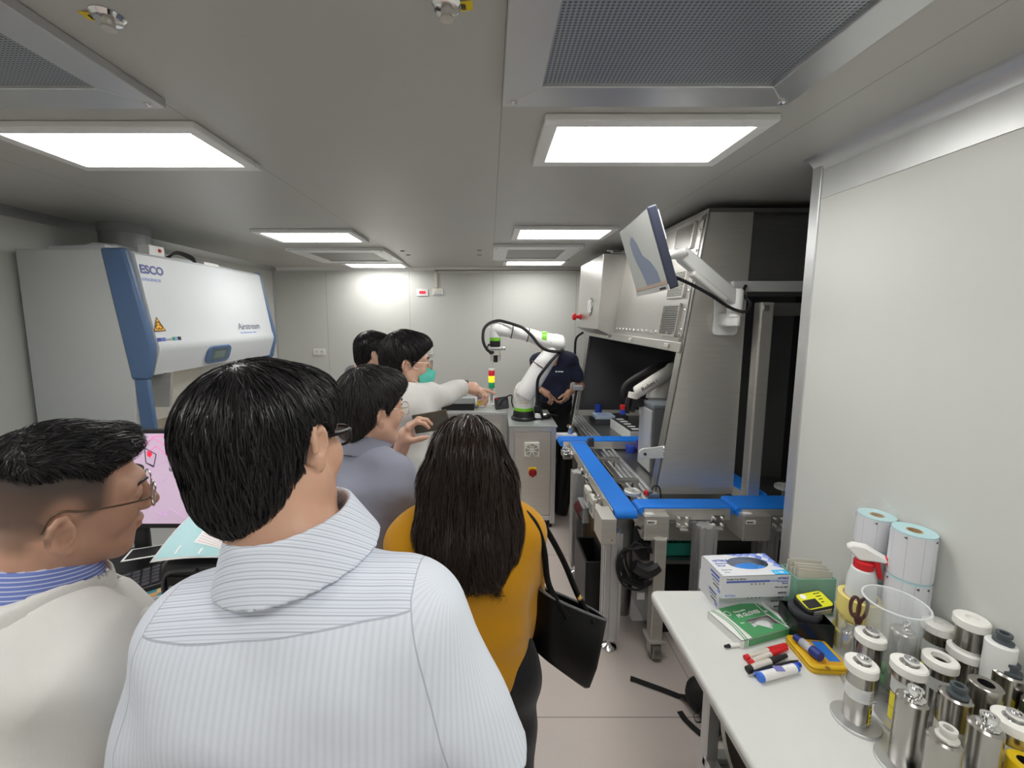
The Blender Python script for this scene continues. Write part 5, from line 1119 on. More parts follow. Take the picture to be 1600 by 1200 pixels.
b = B(); b.cyl(a, a.lerp(c, .55), .0125, n=18); b.build('body', glass_mat('bottle_clear', (.75, .82, .95), .45), t, smooth=True); b = B(); b.cyl(a.lerp(c, .52), c, .015, .0145, 20); b.build('cap', mat('navy_plastic', (.02, .035, .22), .35), t, smooth=True, bevel=.002)
b = B(); b.cyl(a+Vector((0, .0, 0)), a+(a-c).normalized()*.02, .010, n=14); b.build('ribbed_end', mat('navy_plastic', (.02, .035, .22), .35), t, smooth=True)
# mint box with paper slips
A_, C_ = P(1244, 962, Z=TT), P(1281, 925, Z=TT)
mint = mat('mint_plastic', (.28, .52, .40), .4, 0, .03, 20.)
x0, x1 = P(1236, 930, Y=1.33).x, 1.19; y0, y1 = 1.30, 1.385; hM = P(1250, 905, Y=1.30).z-TT
x0 = P(1228, 950, Y=1.34).x; x1 = P(1292, 940, Y=1.33).x
t = thing('mint_box', 'open mint green box filled with paper slips behind the glove cartons', 'box', ((x0+x1)/2, 1.34, TT))
b = B(); th = .003
b.box(x0, x1, y0, y0+th, TT, TT+hM); b.box(x0, x1, y1-th, y1, TT, TT+hM); b.box(x0, x0+th, y0+th, y1-th, TT, TT+hM); b.box(x1-th, x1, y0+th, y1-th, TT, TT+hM); b.box(x0, x1, y0, y1, TT, TT+th); b.build('shell', mint, t, bevel=.001)
slip_m = mat('aged_paper', (.70, .68, .60), .7, 0, .04, 30.)
for k in range(11):
    yy = y0+.010+.0058*k; hh = hM+.035-.004*(k % 4)+.012*math.sin(k*1.7); xa = x0+.006+.004*(k % 3); xb = x1-.012-.006*(k % 4)
    o = B(); o.hexa([(xa, yy, TT+.01), (xb, yy, TT+.01), (xb, yy+.0012, TT+.01), (xa, yy+.0012, TT+.01)], [(xa-.002*(k % 3), yy-.004, TT+hh), (xb, yy-.004, TT+hh-.012), (xb, yy-.0028, TT+hh-.012), (xa-.002*(k % 3), yy-.0028, TT+hh)])
    tag(o.build('paper_slip', slip_m), 'cream paper slip standing in the mint green box', 'paper slip', 'paper slips in the mint box')
# tape roll, spray bottle
q = P(1333, 935, Z=TT); tx_, ty_ = q.x-.01, q.y
ty_m = mat('yellow_tape', (.78, .66, .22), .35, 0, .08, 25.)
zt0 = TT
def taperoll(label, c, ro, ri, h):
    t = thing('tape_roll', label, 'tape roll', c, 0, 'rolls of yellow tape'); b = B(); n_ = 40
    rings = [[(ro*math.cos(2*PI*i/n_), ro*math.sin(2*PI*i/n_), 0) for i in range(n_)], [(ro*math.cos(2*PI*i/n_), ro*math.sin(2*PI*i/n_), h) for i in range(n_)], [(ri*math.cos(2*PI*i/n_), ri*math.sin(2*PI*i/n_), h) for i in range(n_)], [(ri*math.cos(2*PI*i/n_), ri*math.sin(2*PI*i/n_), 0) for i in range(n_)]]
    b.ring_stack(rings, close=True); b.build('tape', ty_m, t, smooth=True, world=False)
    b = B(); rings = [[(r_*math.cos(2*PI*i/n_), r_*math.sin(2*PI*i/n_), z) for i in range(n_)] for r_, z in ((ri, 0), (ri, h), (ri-.004, h), (ri-.004, 0))]; b.ring_stack(rings, close=True); b.build('core', cardboard, t, smooth=True, world=False)
sy = 1.165; sx_ = 1.135
taperoll('yellow tape roll standing on the table as the lowest of three round the spray bottle', (sx_-.006, sy, TT), .053, .041, .056)
taperoll('yellow printed tape roll in the middle of the three around the spray bottle', (sx_+.003, sy, TT+.0565), .052, .041, .056)
taperoll('topmost yellow printed tape roll, around the neck of the spray bottle', (sx_, sy, TT+.113), .053, .041, .058)
t = thing('spray_bottle', 'white translucent spray bottle with red collar and trigger, standing in the tape rolls', 'spray bottle', (sx_, sy, TT))
zs = P(1340, 872, Y=sy).z-TT
b = B(); b.lathe([(.034, 0), (.036, .01), (.036, zs-.085), (.034, zs-.06), (.028, zs-.035), (.018, zs-.028)], (sx_, sy, TT), 30); b.build('bottle', mat('milky_plastic', (.66, .69, .69), .3, 0, .02, 10.), t, smooth=True)
b = B(); b.lathe([(.021, zs-.034), (.024, zs-.03), (.024, zs-.010), (.021, zs-.008)], (sx_, sy, TT), 24); b.build('collar', red_pl, t, smooth=True)
hd = [(-.035, .014), (-.045, .028), (-.030, .040), (.0, .042), (.050, .018), (.050, .004), (.020, .000), (-.012, -.008)]
b = B(); b.M = frame((.8, -.6, 0), (0, 0, 1), (sx_, sy, TT+zs)); b.prism(hd, 'z', -.014, .014); b.build('spray_head', white_pl, t, bevel=.006, smooth=True)
b = B(); b.M = frame((.8, -.6, 0), (0, 0, 1), (sx_, sy, TT+zs)); b.prism([(.018, .004), (.034, .006), (.044, -.050), (.034, -.052)], 'z', -.009, .009); b.prism(rrect(.022, .022, .006, 3, .052, .010), 'z', -.012, .012); b.build('trigger', red_pl, t, bevel=.003, smooth=True)
# label rolls in two stacks
lab_s = mat('label_roll_side', (.66, .67, .72), .45); g = NG(lab_s); x, y, z = g.xyz(); an = g.m('ARCTAN2', y, x)
ln = g.line(an, .72, .1, .035); g.to(g.mix(ln, (.68, .69, .73), (.52, .55, .60)), 'Base Color')
lab_t = mat('label_roll_edge', (.46, .68, .72), .5, 0, .03, 40.)
def labelroll(label, c, r, h, a):
    t = thing('label_roll', label, 'label roll', c, a, 'stacked rolls of white labels'); n_ = 44
    def ring(r_, z): return [(r_*math.cos(2*PI*i/n_), r_*math.sin(2*PI*i/n_), z) for i in range(n_)]
    b = B(); b.ring_stack([ring(.018, h-.0015), ring(r-.0012, h), ring(r-.0012, 0), ring(.018, .0015)], close=True); b.build('edge', lab_t, t, smooth=True, world=False)
    b = B(); b.ring_stack([ring(r, .003), ring(r, h-.003)], cap=False); b.build('label_face', lab_s, t, smooth='all', world=False)
    b = B(); b.ring_stack([ring(.018, h-.001), ring(.018, .001), ring(.014, .001), ring(.014, h-.001)], close=True); b.build('core', cardboard, t, smooth=True, world=False)
    for k in range(5):
        aa = k*.72*2-2.2; b = B(); c_, s_ = math.cos(aa), math.sin(aa); b.M = frame((-s_, c_, 0), (0, 0, 1), ((r+.0004)*c_, (r+.0004)*s_, h-.012)); b.box(0, .006, -.0015, .0015, 0, .0006); b.box(.004, .0055, -.004, .004, 0, .0006); b.build('black_mark', ink, t, world=False)
ry = 1.20; rx = 1.185
ry2 = 1.105; rx2 = 1.212; ztop2 = P(1420, 828, Y=ry2).z
hr = (ztop2-TT)/3-.0006
for k, w in enumerate(('bottom roll of the front stack of label rolls', 'middle roll of the front stack of label rolls', 'top roll of the front stack of label rolls, its blue edge showing')): labelroll(w, (rx2-.002*(k % 2), ry2+.001*(k-1), TT+(hr+.0006)*k), .049, hr, .7*k)
rx1 = 1.215; ztop1 = P(1370, 803, Y=1.225).z; n1 = 4; h1 = (ztop1-TT)/n1-.0006
for k in range(n1): labelroll(('lowest roll', 'second roll', 'third roll', 'top roll')[k]+' of the rear stack of label rolls inside the clear bag', (rx1, 1.222, TT+(h1+.0006)*k), .047, h1, .5+.9*k)
t = thing('clear_bag', 'crinkled clear plastic bag pulled around the rear stack of label rolls', 'plastic bag', (rx1, 1.222, TT))
b = B(); n_ = 40; rings = []
for j, (z, r_) in enumerate(((0.001, .051), (.1, .0515), (.2, .0515), (ztop1-TT-.01, .052), (ztop1-TT+.012, .050), (ztop1-TT+.03, .04))):
    rings.append([(rx1+(r_+(.0012*math.sin(7*a_+j*2)))*math.cos(a_), 1.222+(r_+(.0012*math.sin(7*a_+j*2)))*math.sin(a_), TT+z+(.012*math.sin(3*a_)+.018*max(0, -math.cos(a_))**6 if j == 5 else 0)) for a_ in [2*PI*i/n_ for i in range(n_)]])
b.ring_stack(rings, cap=False); b.build('film', glass_mat('thin_film', (.9, .93, .93), .10, .1), t, smooth='all')
# black holder with the yellow-labelled device
A_, C_, D_ = P(1250, 1003, Z=TT), P(1302, 1010, Z=TT), P(1253, 960, Z=TT)
bx_, by_ = P(1290, 995, Z=TT).x, 1.115
hB = .075; x0, x1, y0, y1 = P(1249, 985, Y=1.10).x, P(1249, 985, Y=1.10).x+.125, 1.045, 1.155
x0 = P(1262, 992, Z=TT).x; x1 = x0+.115; y0 = 1.165; x0 = .965; x1 = x0+.105; y1 = y0+.105
t = thing('device_holder', 'black open box holding the yellow-labelled scanner', 'box', ((x0+x1)/2, (y0+y1)/2, TT), R(-8)); cx_, cy_ = (x0+x1)/2, (y0+y1)/2; w_, d_ = (x1-x0)/2, (y1-y0)/2
b = B(); b.box(-w_, w_, -d_, -d_+.004, 0, hB); b.box(-w_, w_, d_-.004, d_, 0, hB); b.box(-w_, -w_+.004, -d_+.004, d_-.004, 0, hB); b.box(w_-.004, w_, -d_+.004, d_-.004, 0, hB); b.box(-w_, w_, -d_, d_, 0, .004); b.build('shell', mat('black_acrylic', (.010, .010, .011), .25), t, bevel=.001, world=False)
t = thing('handheld_scanner', 'dark handheld device with a yellow-green label resting in the black box', 'device', (cx_, cy_, TT+.0045), R(-8))
b = B(); b.lathe([(.03, 0), (.034, .05), (.046, hB), (.044, hB+.012)], (-.004, 0, 0), 28); b.build('round_base', dkgrey, t, smooth=True, world=False)
M4 = frame((1, .25, .12), (-.2, 1, .25), (.022, .004, hB+.026)); b = MB(); b.M = M4; b.prism(rrect(.10, .066, .018, 5), 'z', -.012, .014); hd_ = b.build('head', black_pl, t, bevel=.005, smooth=True, world=False)
b = MB(); b.M = M4; b.prism(rrect(.088, .054, .010, 4), 'z', .014, .0152); b.build('yellow_label', mat('acid_yellow', (.72, .74, .02), .4), hd_, world=False)
b = MB(); b.M = M4; b.box(-.040, .006, -.024, .004, .0152, .016); b.build('black_window', black_pl, hd_, world=False)
b = MB(); b.M = M4; b.lathe([(.009, .0152), (.009, .0158)], (-.024, .017, 0), 16); b.build('round_mark', ink_w, hd_, world=False)
for k in range(4): b = MB(); b.M = M4; b.box(.014, .036-.004*k, .018-.010*k, .0205-.010*k, .0152, .0157); b.build('print_line', ink, hd_, world=False)
b = MB(); b.M = M4; b.box(-.03, .03, -.034, -.030, -.008, .010); b.build('silver_edge', alu, hd_, world=False)
# glass jar with scissors, big measuring cup
q = P(1326, 1022, Z=TT); jx, jy = q.x, q.y; jz = P(1326, 968, Y=jy).z-TT
t = thing('glass_jar', 'clear glass jar with a steel bottle inside, in front of the black box', 'jar', (jx, jy, TT))
gj = glass_mat('jar_glass', (.85, .9, .9), .22)
b = B(); b.lathe([(.030, 0), (.032, .003), (.032, jz), (.030, jz), (.029, .004)], (jx, jy, TT), 30, cap=False); b.build('glass', gj, t, smooth=True)
b = B(); b.lathe([(.024, .004), (.024, jz*.62), (.014, jz*.72), (.012, jz*.84), (.016, jz*.85), (.016, jz*.92), (.006, jz*.93)], (jx, jy, TT), 24); tag(b.build('steel_bottle', chrome, smooth=True), 'shiny steel bottle standing inside the clear glass jar', 'bottle')
sxy = P(1343, 985, Y=1.06); t = thing('scissors', 'scissors with dark brown oval handles standing upright behind the jar', 'scissors', (sxy.x, 1.065, TT))
br_ = mat('brown_plastic', (.07, .022, .018), .35); zt = P(1352, 930, Y=1.065).z
for s_, zo in ((-1, 0), (1, -.012)):
    cx_ = sxy.x+s_*.015-.004; b = B(); b.tube([(cx_+.013*math.cos(a)+s_*.002*math.sin(a), 1.065+.004*s_, zt-.032+zo+.030*math.sin(a)) for a in np.linspace(0, 2*PI, 21)[:-1]], .0042, 8, closed=True); b.tube([(cx_-s_*.008, 1.065, zt-.058+zo), (sxy.x-.002, 1.065, zt-.09)], [.007, .006], 8); b.build('handle', br_, t, smooth=True)
    b = B(); b.hexa([(sxy.x-.004-s_*.002, 1.062+.003*s_, TT+.002), (sxy.x-s_*.002, 1.062+.003*s_, TT+.002), (sxy.x-s_*.002, 1.064+.003*s_, TT+.002), (sxy.x-.004-s_*.002, 1.064+.003*s_, TT+.002)], [(sxy.x-.010, 1.062+.003*s_, zt-.085), (sxy.x+.006, 1.062+.003*s_, zt-.085), (sxy.x+.006, 1.064+.003*s_, zt-.085), (sxy.x-.010, 1.064+.003*s_, zt-.085)]); b.build('blade', steel, t)
mq = P(1400, 938, Y=1.03); mzt = P(1400, 940, Y=1.03).z
t = thing('measuring_cup', 'large clear plastic measuring cup with a flared rim and scale', 'measuring cup', (mq.x, 1.03, TT))
mh = mzt-TT; rt = .068
b = B(); b.lathe([(.046, 0), (.048, .002), (.055, mh*.6), (rt-.006, mh-.014), (rt, mh-.006), (rt+.002, mh), (rt-.002, mh), (rt-.009, mh-.012), (.053, mh*.6), (.045, .004)], (mq.x, 1.03, TT), 48, cap=False); b.build('cup', glass_mat('cup_plastic', (.88, .92, .93), .20, .06), t, smooth=True)
b = B(); b.tube([(mq.x+rt*math.cos(a), 1.03+rt*math.sin(a), TT+mh) for a in np.linspace(0, 2*PI, 49)[:-1]], .0028, 8, closed=True); b.build('rim', glass_mat('cup_rim', (.9, .94, .95), .5, .05), t, smooth=True)
for k in range(9):
    zz = mh*.25+mh*.055*k; rr2 = .0485+(.0555-.0485)*(zz/(mh*.6)); a0 = R(205); b = B(); vs = [(mq.x+rr2*math.cos(a0+R(x_)), 1.03+rr2*math.sin(a0+R(x_)), TT+zz+z_) for z_ in (0, .0018) for x_ in (0, 4, 8, 12)]; b.add(vs, [(i, i+1, 5+i, 4+i) for i in range(3)]); b.build('scale_mark', ink_g, t)
# stainless sample cylinders
cst = mat('cylinder_steel', (.42, .40, .375), .26, 1., .03, 5.)
lw = mat('white_sticker', (.66, .67, .66), .45, 0, .02, 30.); ly = mat('yellow_sticker', (.86, .74, .02), .4, 0, .03, 30.); ptfe = mat('ptfe_white', (.83, .82, .78), .45, 0, .01, 30.)
dark_m = mat('bore_black', (.012, .012, .014), .5); slate = mat('slate_plastic', (.07, .085, .095), .4)
def cylinder(label, u, v, h, kind, r=.0375, ring=False, base=False, white=None, yellow=None, body=None, top='bore', lean=0):
    r *= .74; h *= 1.0
    c = P(u, v, Z=TT+h)
    if c.x > 1.225: c = P(u, v, X=1.225); h = c.z-TT
    c = Vector((c.x, c.y, TT)); z0 = .0085 if base else 0
    t = thing('sample_cylinder', label, 'cylinder', (c.x, c.y, TT), RNG.uniform(-.3, .3), 'steel sample cylinders on the table')
    if base: B().lathe([(r*1.87, 0), (r*1.9, .002), (r*1.9, .007), (r*1.85, .0085)], (0, 0, 0), 44).build('base_disc', alu, t, smooth=True, world=False)
    zt = h-(.012 if ring else 0); bm = body or cst
    ch = .004
    if top in ('neck', 'dark_neck', 'clear_neck', 'knob'):
        B().lathe([(r-.001, z0), (r, z0+.002), (r, zt-ch), (r-ch, zt), (.010, zt)], (0, 0, 0), 40).build('tube', bm, t, smooth=True, world=False)
    else:
        B().lathe([(r-.001, z0), (r, z0+.002), (r, zt-.002), (r-.002, zt), (.5*r, zt), (.5*r, zt-.03), (0, zt-.03)], (0, 0, 0), 40, cap=False).build('tube', bm, t, smooth=True, world=False)
        B().lathe([(.49*r, zt-.029), (0, zt-.0289)], (0, 0, 0), 24, cap=False).build('bore_floor', dark_m, t, world=False); B().lathe([(.495*r, zt-.029), (.495*r, zt-.001)], (0, 0, 0), 24, cap=False).build('bore_wall', dark_m, t, smooth=True, world=False)
    if ring:
        ro, ri = r*1.24, (r*.45 if top == 'cap' else r*.66); b = B(); n_ = 44
        b.ring_stack([[(a_*math.cos(2*PI*i/n_), a_*math.sin(2*PI*i/n_), z) for i in range(n_)] for a_, z in ((ri, h), (ro-.003, h), (ro, h-.003), (ro, h-.022), (ro-.002, h-.024), (ri, h-.024))], close=True); b.build('white_collar', ptfe, t, smooth=True, world=False)
    if top == 'cap': B().lathe([(r*.5, h-.012), (r*.46, h-.008), (0, h-.007)], (0, 0, 0), 30, cap=False).build('collar_plug', ptfe, t, smooth=True, world=False)
    if top in ('neck', 'dark_neck', 'clear_neck', 'knob'):
        m = {'neck': chrome, 'dark_neck': slate, 'clear_neck': mat('frosted_plug', (.60, .60, .56), .15, 0, .02, 10.), 'knob': chrome}[top]
        zz = zt; s_ = .55 if top == 'knob' else 1.
        B().lathe([(.018*s_, zz), (.018*s_, zz+.004), (.0115*s_, zz+.006), (.0115*s_, zz+.014), (.014*s_, zz+.016), (.014*s_, zz+.023), (.008*s_, zz+.023), (.008*s_, zz+.012), (0, zz+.012)], (0.004, 0, 0), 26).build('connector', m, t, smooth=True, world=False)
        b = B(); b.prism([(-.007, zz+.0), (.007, zz), (.007, zz+.005), (-.007, zz+.005)], 'y', -.020, -.014); b.build('lug', m, t, bevel=.002, world=False)
    def band(z_0, z_1, m, nm, a0, a1, off=.0004):
        b = B(); n_ = 24; vs = [((r+off)*math.cos(R(a0+(a1-a0)*i/n_)), (r+off)*math.sin(R(a0+(a1-a0)*i/n_)), z) for z in (z_0, z_1) for i in range(n_+1)]; b.add(vs, [(i, i+1, n_+2+i, n_+1+i) for i in range(n_)]); return b.build(nm, m, t, smooth='all', world=False)
    if white:
        band(h*white[0], h*white[1], lw, 'white_label', -235, -30)
        for k in range(3): band(h*white[0]+.010+.008*k, h*white[0]+.0125+.008*k, ink_g, 'label_line', -85, -62+4*k, .0008)
        band(h*white[0]+.008, h*white[1]-.008, pale, 'label_block', -125, -98, .0007)
    if yellow:
        band(h*yellow[0], h*yellow[1], ly, 'yellow_label', yellow[2], yellow[3], .0006)
        am = yellow[3]-34 if yellow[3]-yellow[2] > 60 else (yellow[2]+yellow[3])/2-10
        band(h*yellow[1]-.018, h*yellow[1]-.005, ink, 'label_symbol', am, am+18, .0010)
        for k in range(2): band(h*(yellow[0]+.05)+.008*k, h*(yellow[0]+.05)+.0025+.008*k, ink, 'label_line', am-4, am+20, .0010)
        band(h*(yellow[0]+yellow[1])/2-.003, h*(yellow[0]+yellow[1])/2-.0018, ink, 'label_divider', yellow[2], yellow[3], .0010)
    return t
yl1 = (.04, .36, -80, -48); CY = cylinder
CY('short collared cylinder nearest the yellow tin, on its own base disc', 1347, 1034, .165, 0, .036, True, True, (.44, .66), (.10, .38, -82, -46), top='neck')
CY('collared cylinder with steel connector right behind the glass jar', 1361, 990, .165, 0, .036, True, True, None, None, top='neck')
CY('plain steel cylinder with a small valve knob in front of the measuring cup', 1413, 984, .185, 0, .0375, top='knob')
CY('collared cylinder touching the right side of the measuring cup', 1467, 973, .175, 0, .036, True, False, (.52, .72), (.18, .50, -180, -60), top='cap')
CY('collared cylinder farthest back against the wall', 1519, 965, .175, 0, .036, True, False, (.50, .70), None, top='cap')
CY('collared cylinder with connector and wide yellow label, on a base disc beside the green tape', 1421, 1036, .170, 0, .0375, True, True, (.52, .74), (.08, .50, -200, -70), top='neck')
CY('collared cylinder with an open black hole and yellow strip label', 1470, 1027, .175, 0, .036, True, True, (.56, .74), (.06, .40, -72, -42))
CY('collared cylinder with a yellow band at mid height, in the middle row', 1510, 1013, .175, 0, .0375, True, False, None, (.30, .48, -210, -20), top='cap')
CY('white cylinder with a dark grey threaded top by the wall', 1565, 1003, .185, 0, .036, body=mat('white_cylinder_paint', (.74, .75, .74), .4, 0, .02, 20.), top='dark_neck')
CY('bare steel cylinder on a wide base disc at the front of the group', 1426, 1090, .175, 0, .0365, False, True, top='neck')
CY('steel cylinder with dark threaded top and a white label round its middle', 1494, 1085, .165, 0, .0375, False, False, (.30, .56), None, top='dark_neck')
CY('steel cylinder with an open dark bore and no collar', 1541, 1068, .185, 0, .0375)
CY('steel cylinder with a slate green stopper at the right edge', 1577, 1050, .185, 0, .0375, top='dark_neck')
CY('front steel cylinder with a pale frosted plug, on a base disc', 1476, 1152, .165, 0, .036, False, True, top='clear_neck')
CY('shiny steel cylinder with connector beside the frosted-plug one', 1541, 1133, .175, 0, .036, top='neck')
CY('collared cylinder with connector, white label and large yellow label at the right edge', 1585, 1122, .170, 0, .036, True, False, (.46, .70), (.06, .42, -150, -60), top='neck')
CY('yellow painted cylinder in the bottom right corner', 1604, 1190, .12, 0, .036, body=mat('yellow_cylinder_paint', (.80, .55, .01), .4, 0, .04, 20.))
CY('cylinder with a full yellow band behind the yellow painted one', 1625, 1100, .15, 0, .036, False, False, None, (.1, .8, -260, 20))
# green tape disc between the cylinders
q = P(1392, 1058, Z=TT+.02); t = thing('green_tape', 'roll of green labels with black letters lying between the cylinders', 'tape roll', (q.x, q.y+.012, TT))
b = B(); b.lathe([(.050, 0), (.050, .020), (.049, .0205)], (0, 0, 0), 40); b.build('roll', mat('bright_green_label', (.06, .42, .07), .4, 0, .04, 20.), t, smooth=True, world=False)
o = text('1507', .026, (0, 0, 0), (.5, -1, 0), (1, .5, 0), ink, None, bold=.001); o.data.transform(Matrix.Translation(o.location)); o.location = (-.030, .022, .0210); o.parent = t
# ================================================================ people: implicit surfaces meshed with surface nets
def axis(lo, hi, coarse, fines=()):
    out = [lo]
    while out[-1] < hi:
        x = out[-1]; s = coarse
        for a, b_, f in fines:
            if a-coarse <= x <= b_: s = min(s, f)
        out.append(x+s)
    return np.array(out, np.float32)
class Vol:
    def __init__(s, ax, ay, az):
        s.ax, s.ay, s.az = ax, ay, az; s.F = np.full((len(ax), len(ay), len(az)), .5, np.float32); s.T = Matrix.Identity(4)
    def tp(s, p): return np.array(s.T @ Vector(p), np.float32)
    def blk(s, lo, hi, m):
        sl = []
        for a, l, h in zip((s.ax, s.ay, s.az), lo, hi):
            i0 = max(0, int(np.searchsorted(a, l-m))-1); i1 = min(len(a), int(np.searchsorted(a, h+m))+1); sl.append(slice(i0, max(i1, i0+1)))
        return tuple(sl), s.ax[sl[0]][:, None, None], s.ay[sl[1]][None, :, None], s.az[sl[2]][None, None, :]
    def put(s, sl, d, k, op):
        A = s.F[sl]; d = d.astype(np.float32)
        if op == 'u':
            if k > 0: h = np.maximum(k-np.abs(A-d), 0)/k; r = np.minimum(A, d)-h*h*k*.25
            else: r = np.minimum(A, d)
        elif op == 'c':
            if k > 0: h = np.maximum(k-np.abs(A+d), 0)/k; r = np.maximum(A, -d)+h*h*k*.25
            else: r = np.maximum(A, -d)
        s.F[sl] = r
    def ell(s, c, r, k=.02, op='u', rot=None, m=.03):
        M3 = s.T.to_3x3()
        if rot is not None: M3 = M3 @ rot
        c = s.tp(c); R_ = max(r)*1.02; sl, X, Y, Z = s.blk(c-R_, c+R_, m+k)
        Mi = np.array(M3.transposed(), np.float32); dx, dy, dz = X-c[0], Y-c[1], Z-c[2]
        u = [(Mi[i][0]*dx+Mi[i][1]*dy+Mi[i][2]*dz) for i in range(3)]
        k0 = np.sqrt(sum((u[i]/r[i])**2 for i in range(3)))+1e-6; k1 = np.sqrt(sum((u[i]/r[i]**2)**2 for i in range(3)))+1e-6
        s.put(sl, k0*(k0-1)/k1, k, op); return s
    def cone(s, a, b_, r1, r2, k=.02, op='u', side=None, flat=1., m=.03, cut0=False, cut1=False):
        a, b_ = s.tp(a), s.tp(b_); R_ = max(r1, r2)*max(1, flat)
        sl, X, Y, Z = s.blk(np.minimum(a, b_)-R_, np.maximum(a, b_)+R_, m+k)
        ba = b_-a; L2 = float(ba @ ba)+1e-9; px, py, pz = X-a[0], Y-a[1], Z-a[2]
        tt = (px*ba[0]+py*ba[1]+pz*ba[2])/L2; t = np.clip(tt, 0, 1)
        qx, qy, qz = px-t*ba[0], py-t*ba[1], pz-t*ba[2]
        if side is not None:
            sv = np.array((s.T.to_3x3() @ Vector(side)).normalized(), np.float32); w = (qx*sv[0]+qy*sv[1]+qz*sv[2])*(1/flat-1); qx, qy, qz = qx+w*sv[0], qy+w*sv[1], qz+w*sv[2]
        d = np.sqrt(qx*qx+qy*qy+qz*qz)-(r1+(r2-r1)*t)
        L_ = math.sqrt(L2)
        if cut0: d = np.maximum(d, -tt*L_)
        if cut1: d = np.maximum(d, (tt-1)*L_)
        s.put(sl, d, k, op); return s
    def chain(s, pts, rr, k=.01, op='u', **kw):
        for i in range(len(pts)-1): s.cone(pts[i], pts[i+1], rr[i], rr[i+1], k, op, **kw)
        return s
    def half(s, n, off, k=0.):
        """keep the side where n.p < off"""
        n = np.array((s.T.to_3x3() @ Vector(n)).normalized(), np.float32)
        o = float(n @ np.array(s.T.translation, np.float32))
        d = s.ax[:, None, None]*n[0]+s.ay[None, :, None]*n[1]+s.az[None, None, :]*n[2]-(off+o)
        if k > 0: h = np.maximum(k-np.abs(s.F-d), 0)/k; s.F = np.maximum(s.F, d)+h*h*k*.25
        else: s.F = np.maximum(s.F, d)
        s.F = s.F.astype(np.float32); return s
    def grids(s): return s.ax[:, None, None], s.ay[None, :, None], s.az[None, None, :]
    def mesh(s):
        F = s.F; S = F < 0; n = F.shape
        cs = [(i, j, k) for i in (0, 1) for j in (0, 1) for k in (0, 1)]
        def sub(A, c): return A[c[0]:n[0]-1+c[0], c[1]:n[1]-1+c[1], c[2]:n[2]-1+c[2]]
        cnt = np.zeros(tuple(q-1 for q in n), np.int8)
        for c in cs: cnt += sub(S, c)
        I = np.argwhere((cnt > 0) & (cnt < 8)); idx = np.full(cnt.shape, -1, np.int64); idx[tuple(I.T)] = np.arange(len(I))
        vals = {c: F[I[:, 0]+c[0], I[:, 1]+c[1], I[:, 2]+c[2]] for c in cs}; acc = np.zeros((len(I), 3)); num = np.zeros(len(I))
        for a in cs:
            for ax_ in range(3):
                if a[ax_]: continue
                b_ = list(a); b_[ax_] = 1; b_ = tuple(b_); va, vb = vals[a], vals[b_]; m = (va < 0) != (vb < 0)
                t = np.where(m, va/np.where(m, va-vb, 1), 0)
                for q in range(3): acc[:, q] += np.where(m, a[q]+(t if q == ax_ else 0), 0)
                num += m
        P_ = I+acc/num[:, None]; V = np.stack([np.interp(P_[:, q], np.arange(n[q]), (s.ax, s.ay, s.az)[q]) for q in range(3)], 1)
        Q = []
        for ax_ in range(3):
            o1, o2 = [(1, 2), (2, 0), (0, 1)][ax_]
            lo = [0, 0, 0]; hi = list(n); hi[ax_] -= 1; lo[o1] = lo[o2] = 1; hi[o1] -= 1; hi[o2] -= 1
            sl = tuple(slice(l, h) for l, h in zip(lo, hi)); sh = list(sl); sh[ax_] = slice(lo[ax_]+1, hi[ax_]+1)
            A, B_ = S[sl], S[tuple(sh)]; E = np.argwhere(A != B_)+np.array(lo)
            if not len(E): continue
            fl = S[tuple(E.T)]
            def cell(d1, d2): e = E.copy(); e[:, o1] -= d1; e[:, o2] -= d2; return idx[tuple(e.T)]
            q = np.stack([cell(1, 1), cell(0, 1), cell(0, 0), cell(1, 0)], 1); q[~fl] = q[~fl][:, ::-1]; Q.append(q)
        return V, np.concatenate(Q)
def relax(V, Q, it=1, w=.5):
    E = np.concatenate([Q[:, [0, 1]], Q[:, [1, 2]], Q[:, [2, 3]], Q[:, [3, 0]]])
    for _ in range(it):
        A = np.zeros_like(V); c = np.zeros(len(V))
        np.add.at(A, E[:, 0], V[E[:, 1]]); np.add.at(c, E[:, 0], 1); np.add.at(A, E[:, 1], V[E[:, 0]]); np.add.at(c, E[:, 1], 1)
        V = V*(1-w)+w*A/c[:, None]
    return V
def npmesh(name, V, Q, mats, parent, mi=None, attrs=None, cattrs=None, smooth=True):
    me = bpy.data.meshes.new(name); k = Q.shape[1]
    me.vertices.add(len(V)); me.vertices.foreach_set('co', np.ascontiguousarray(V, np.float32).ravel())
    me.loops.add(Q.size); me.loops.foreach_set('vertex_index', np.ascontiguousarray(Q, np.int32).ravel())
    me.polygons.add(len(Q)); me.polygons.foreach_set('loop_start', np.arange(0, Q.size, k, dtype=np.int32)); me.polygons.foreach_set('loop_total', np.full(len(Q), k, np.int32))
    me.polygons.foreach_set('use_smooth', np.full(len(Q), smooth))
    for m in (mats if isinstance(mats, (list, tuple)) else [mats]): me.materials.append(m)
    if mi is not None: me.polygons.foreach_set('material_index', np.asarray(mi, np.int32))
    for dom, dd in (('POINT', attrs or {}), ('CORNER', cattrs or {})):
        for a, v in dd.items(): t = me.attributes.new(a, 'FLOAT', dom); t.data.foreach_set('value', np.ascontiguousarray(v, np.float32).ravel())
    me.update(); me.validate(); o = bpy.data.objects.new(name, me); COL.objects.link(o)
    if parent is not None: o.parent = parent
    return o
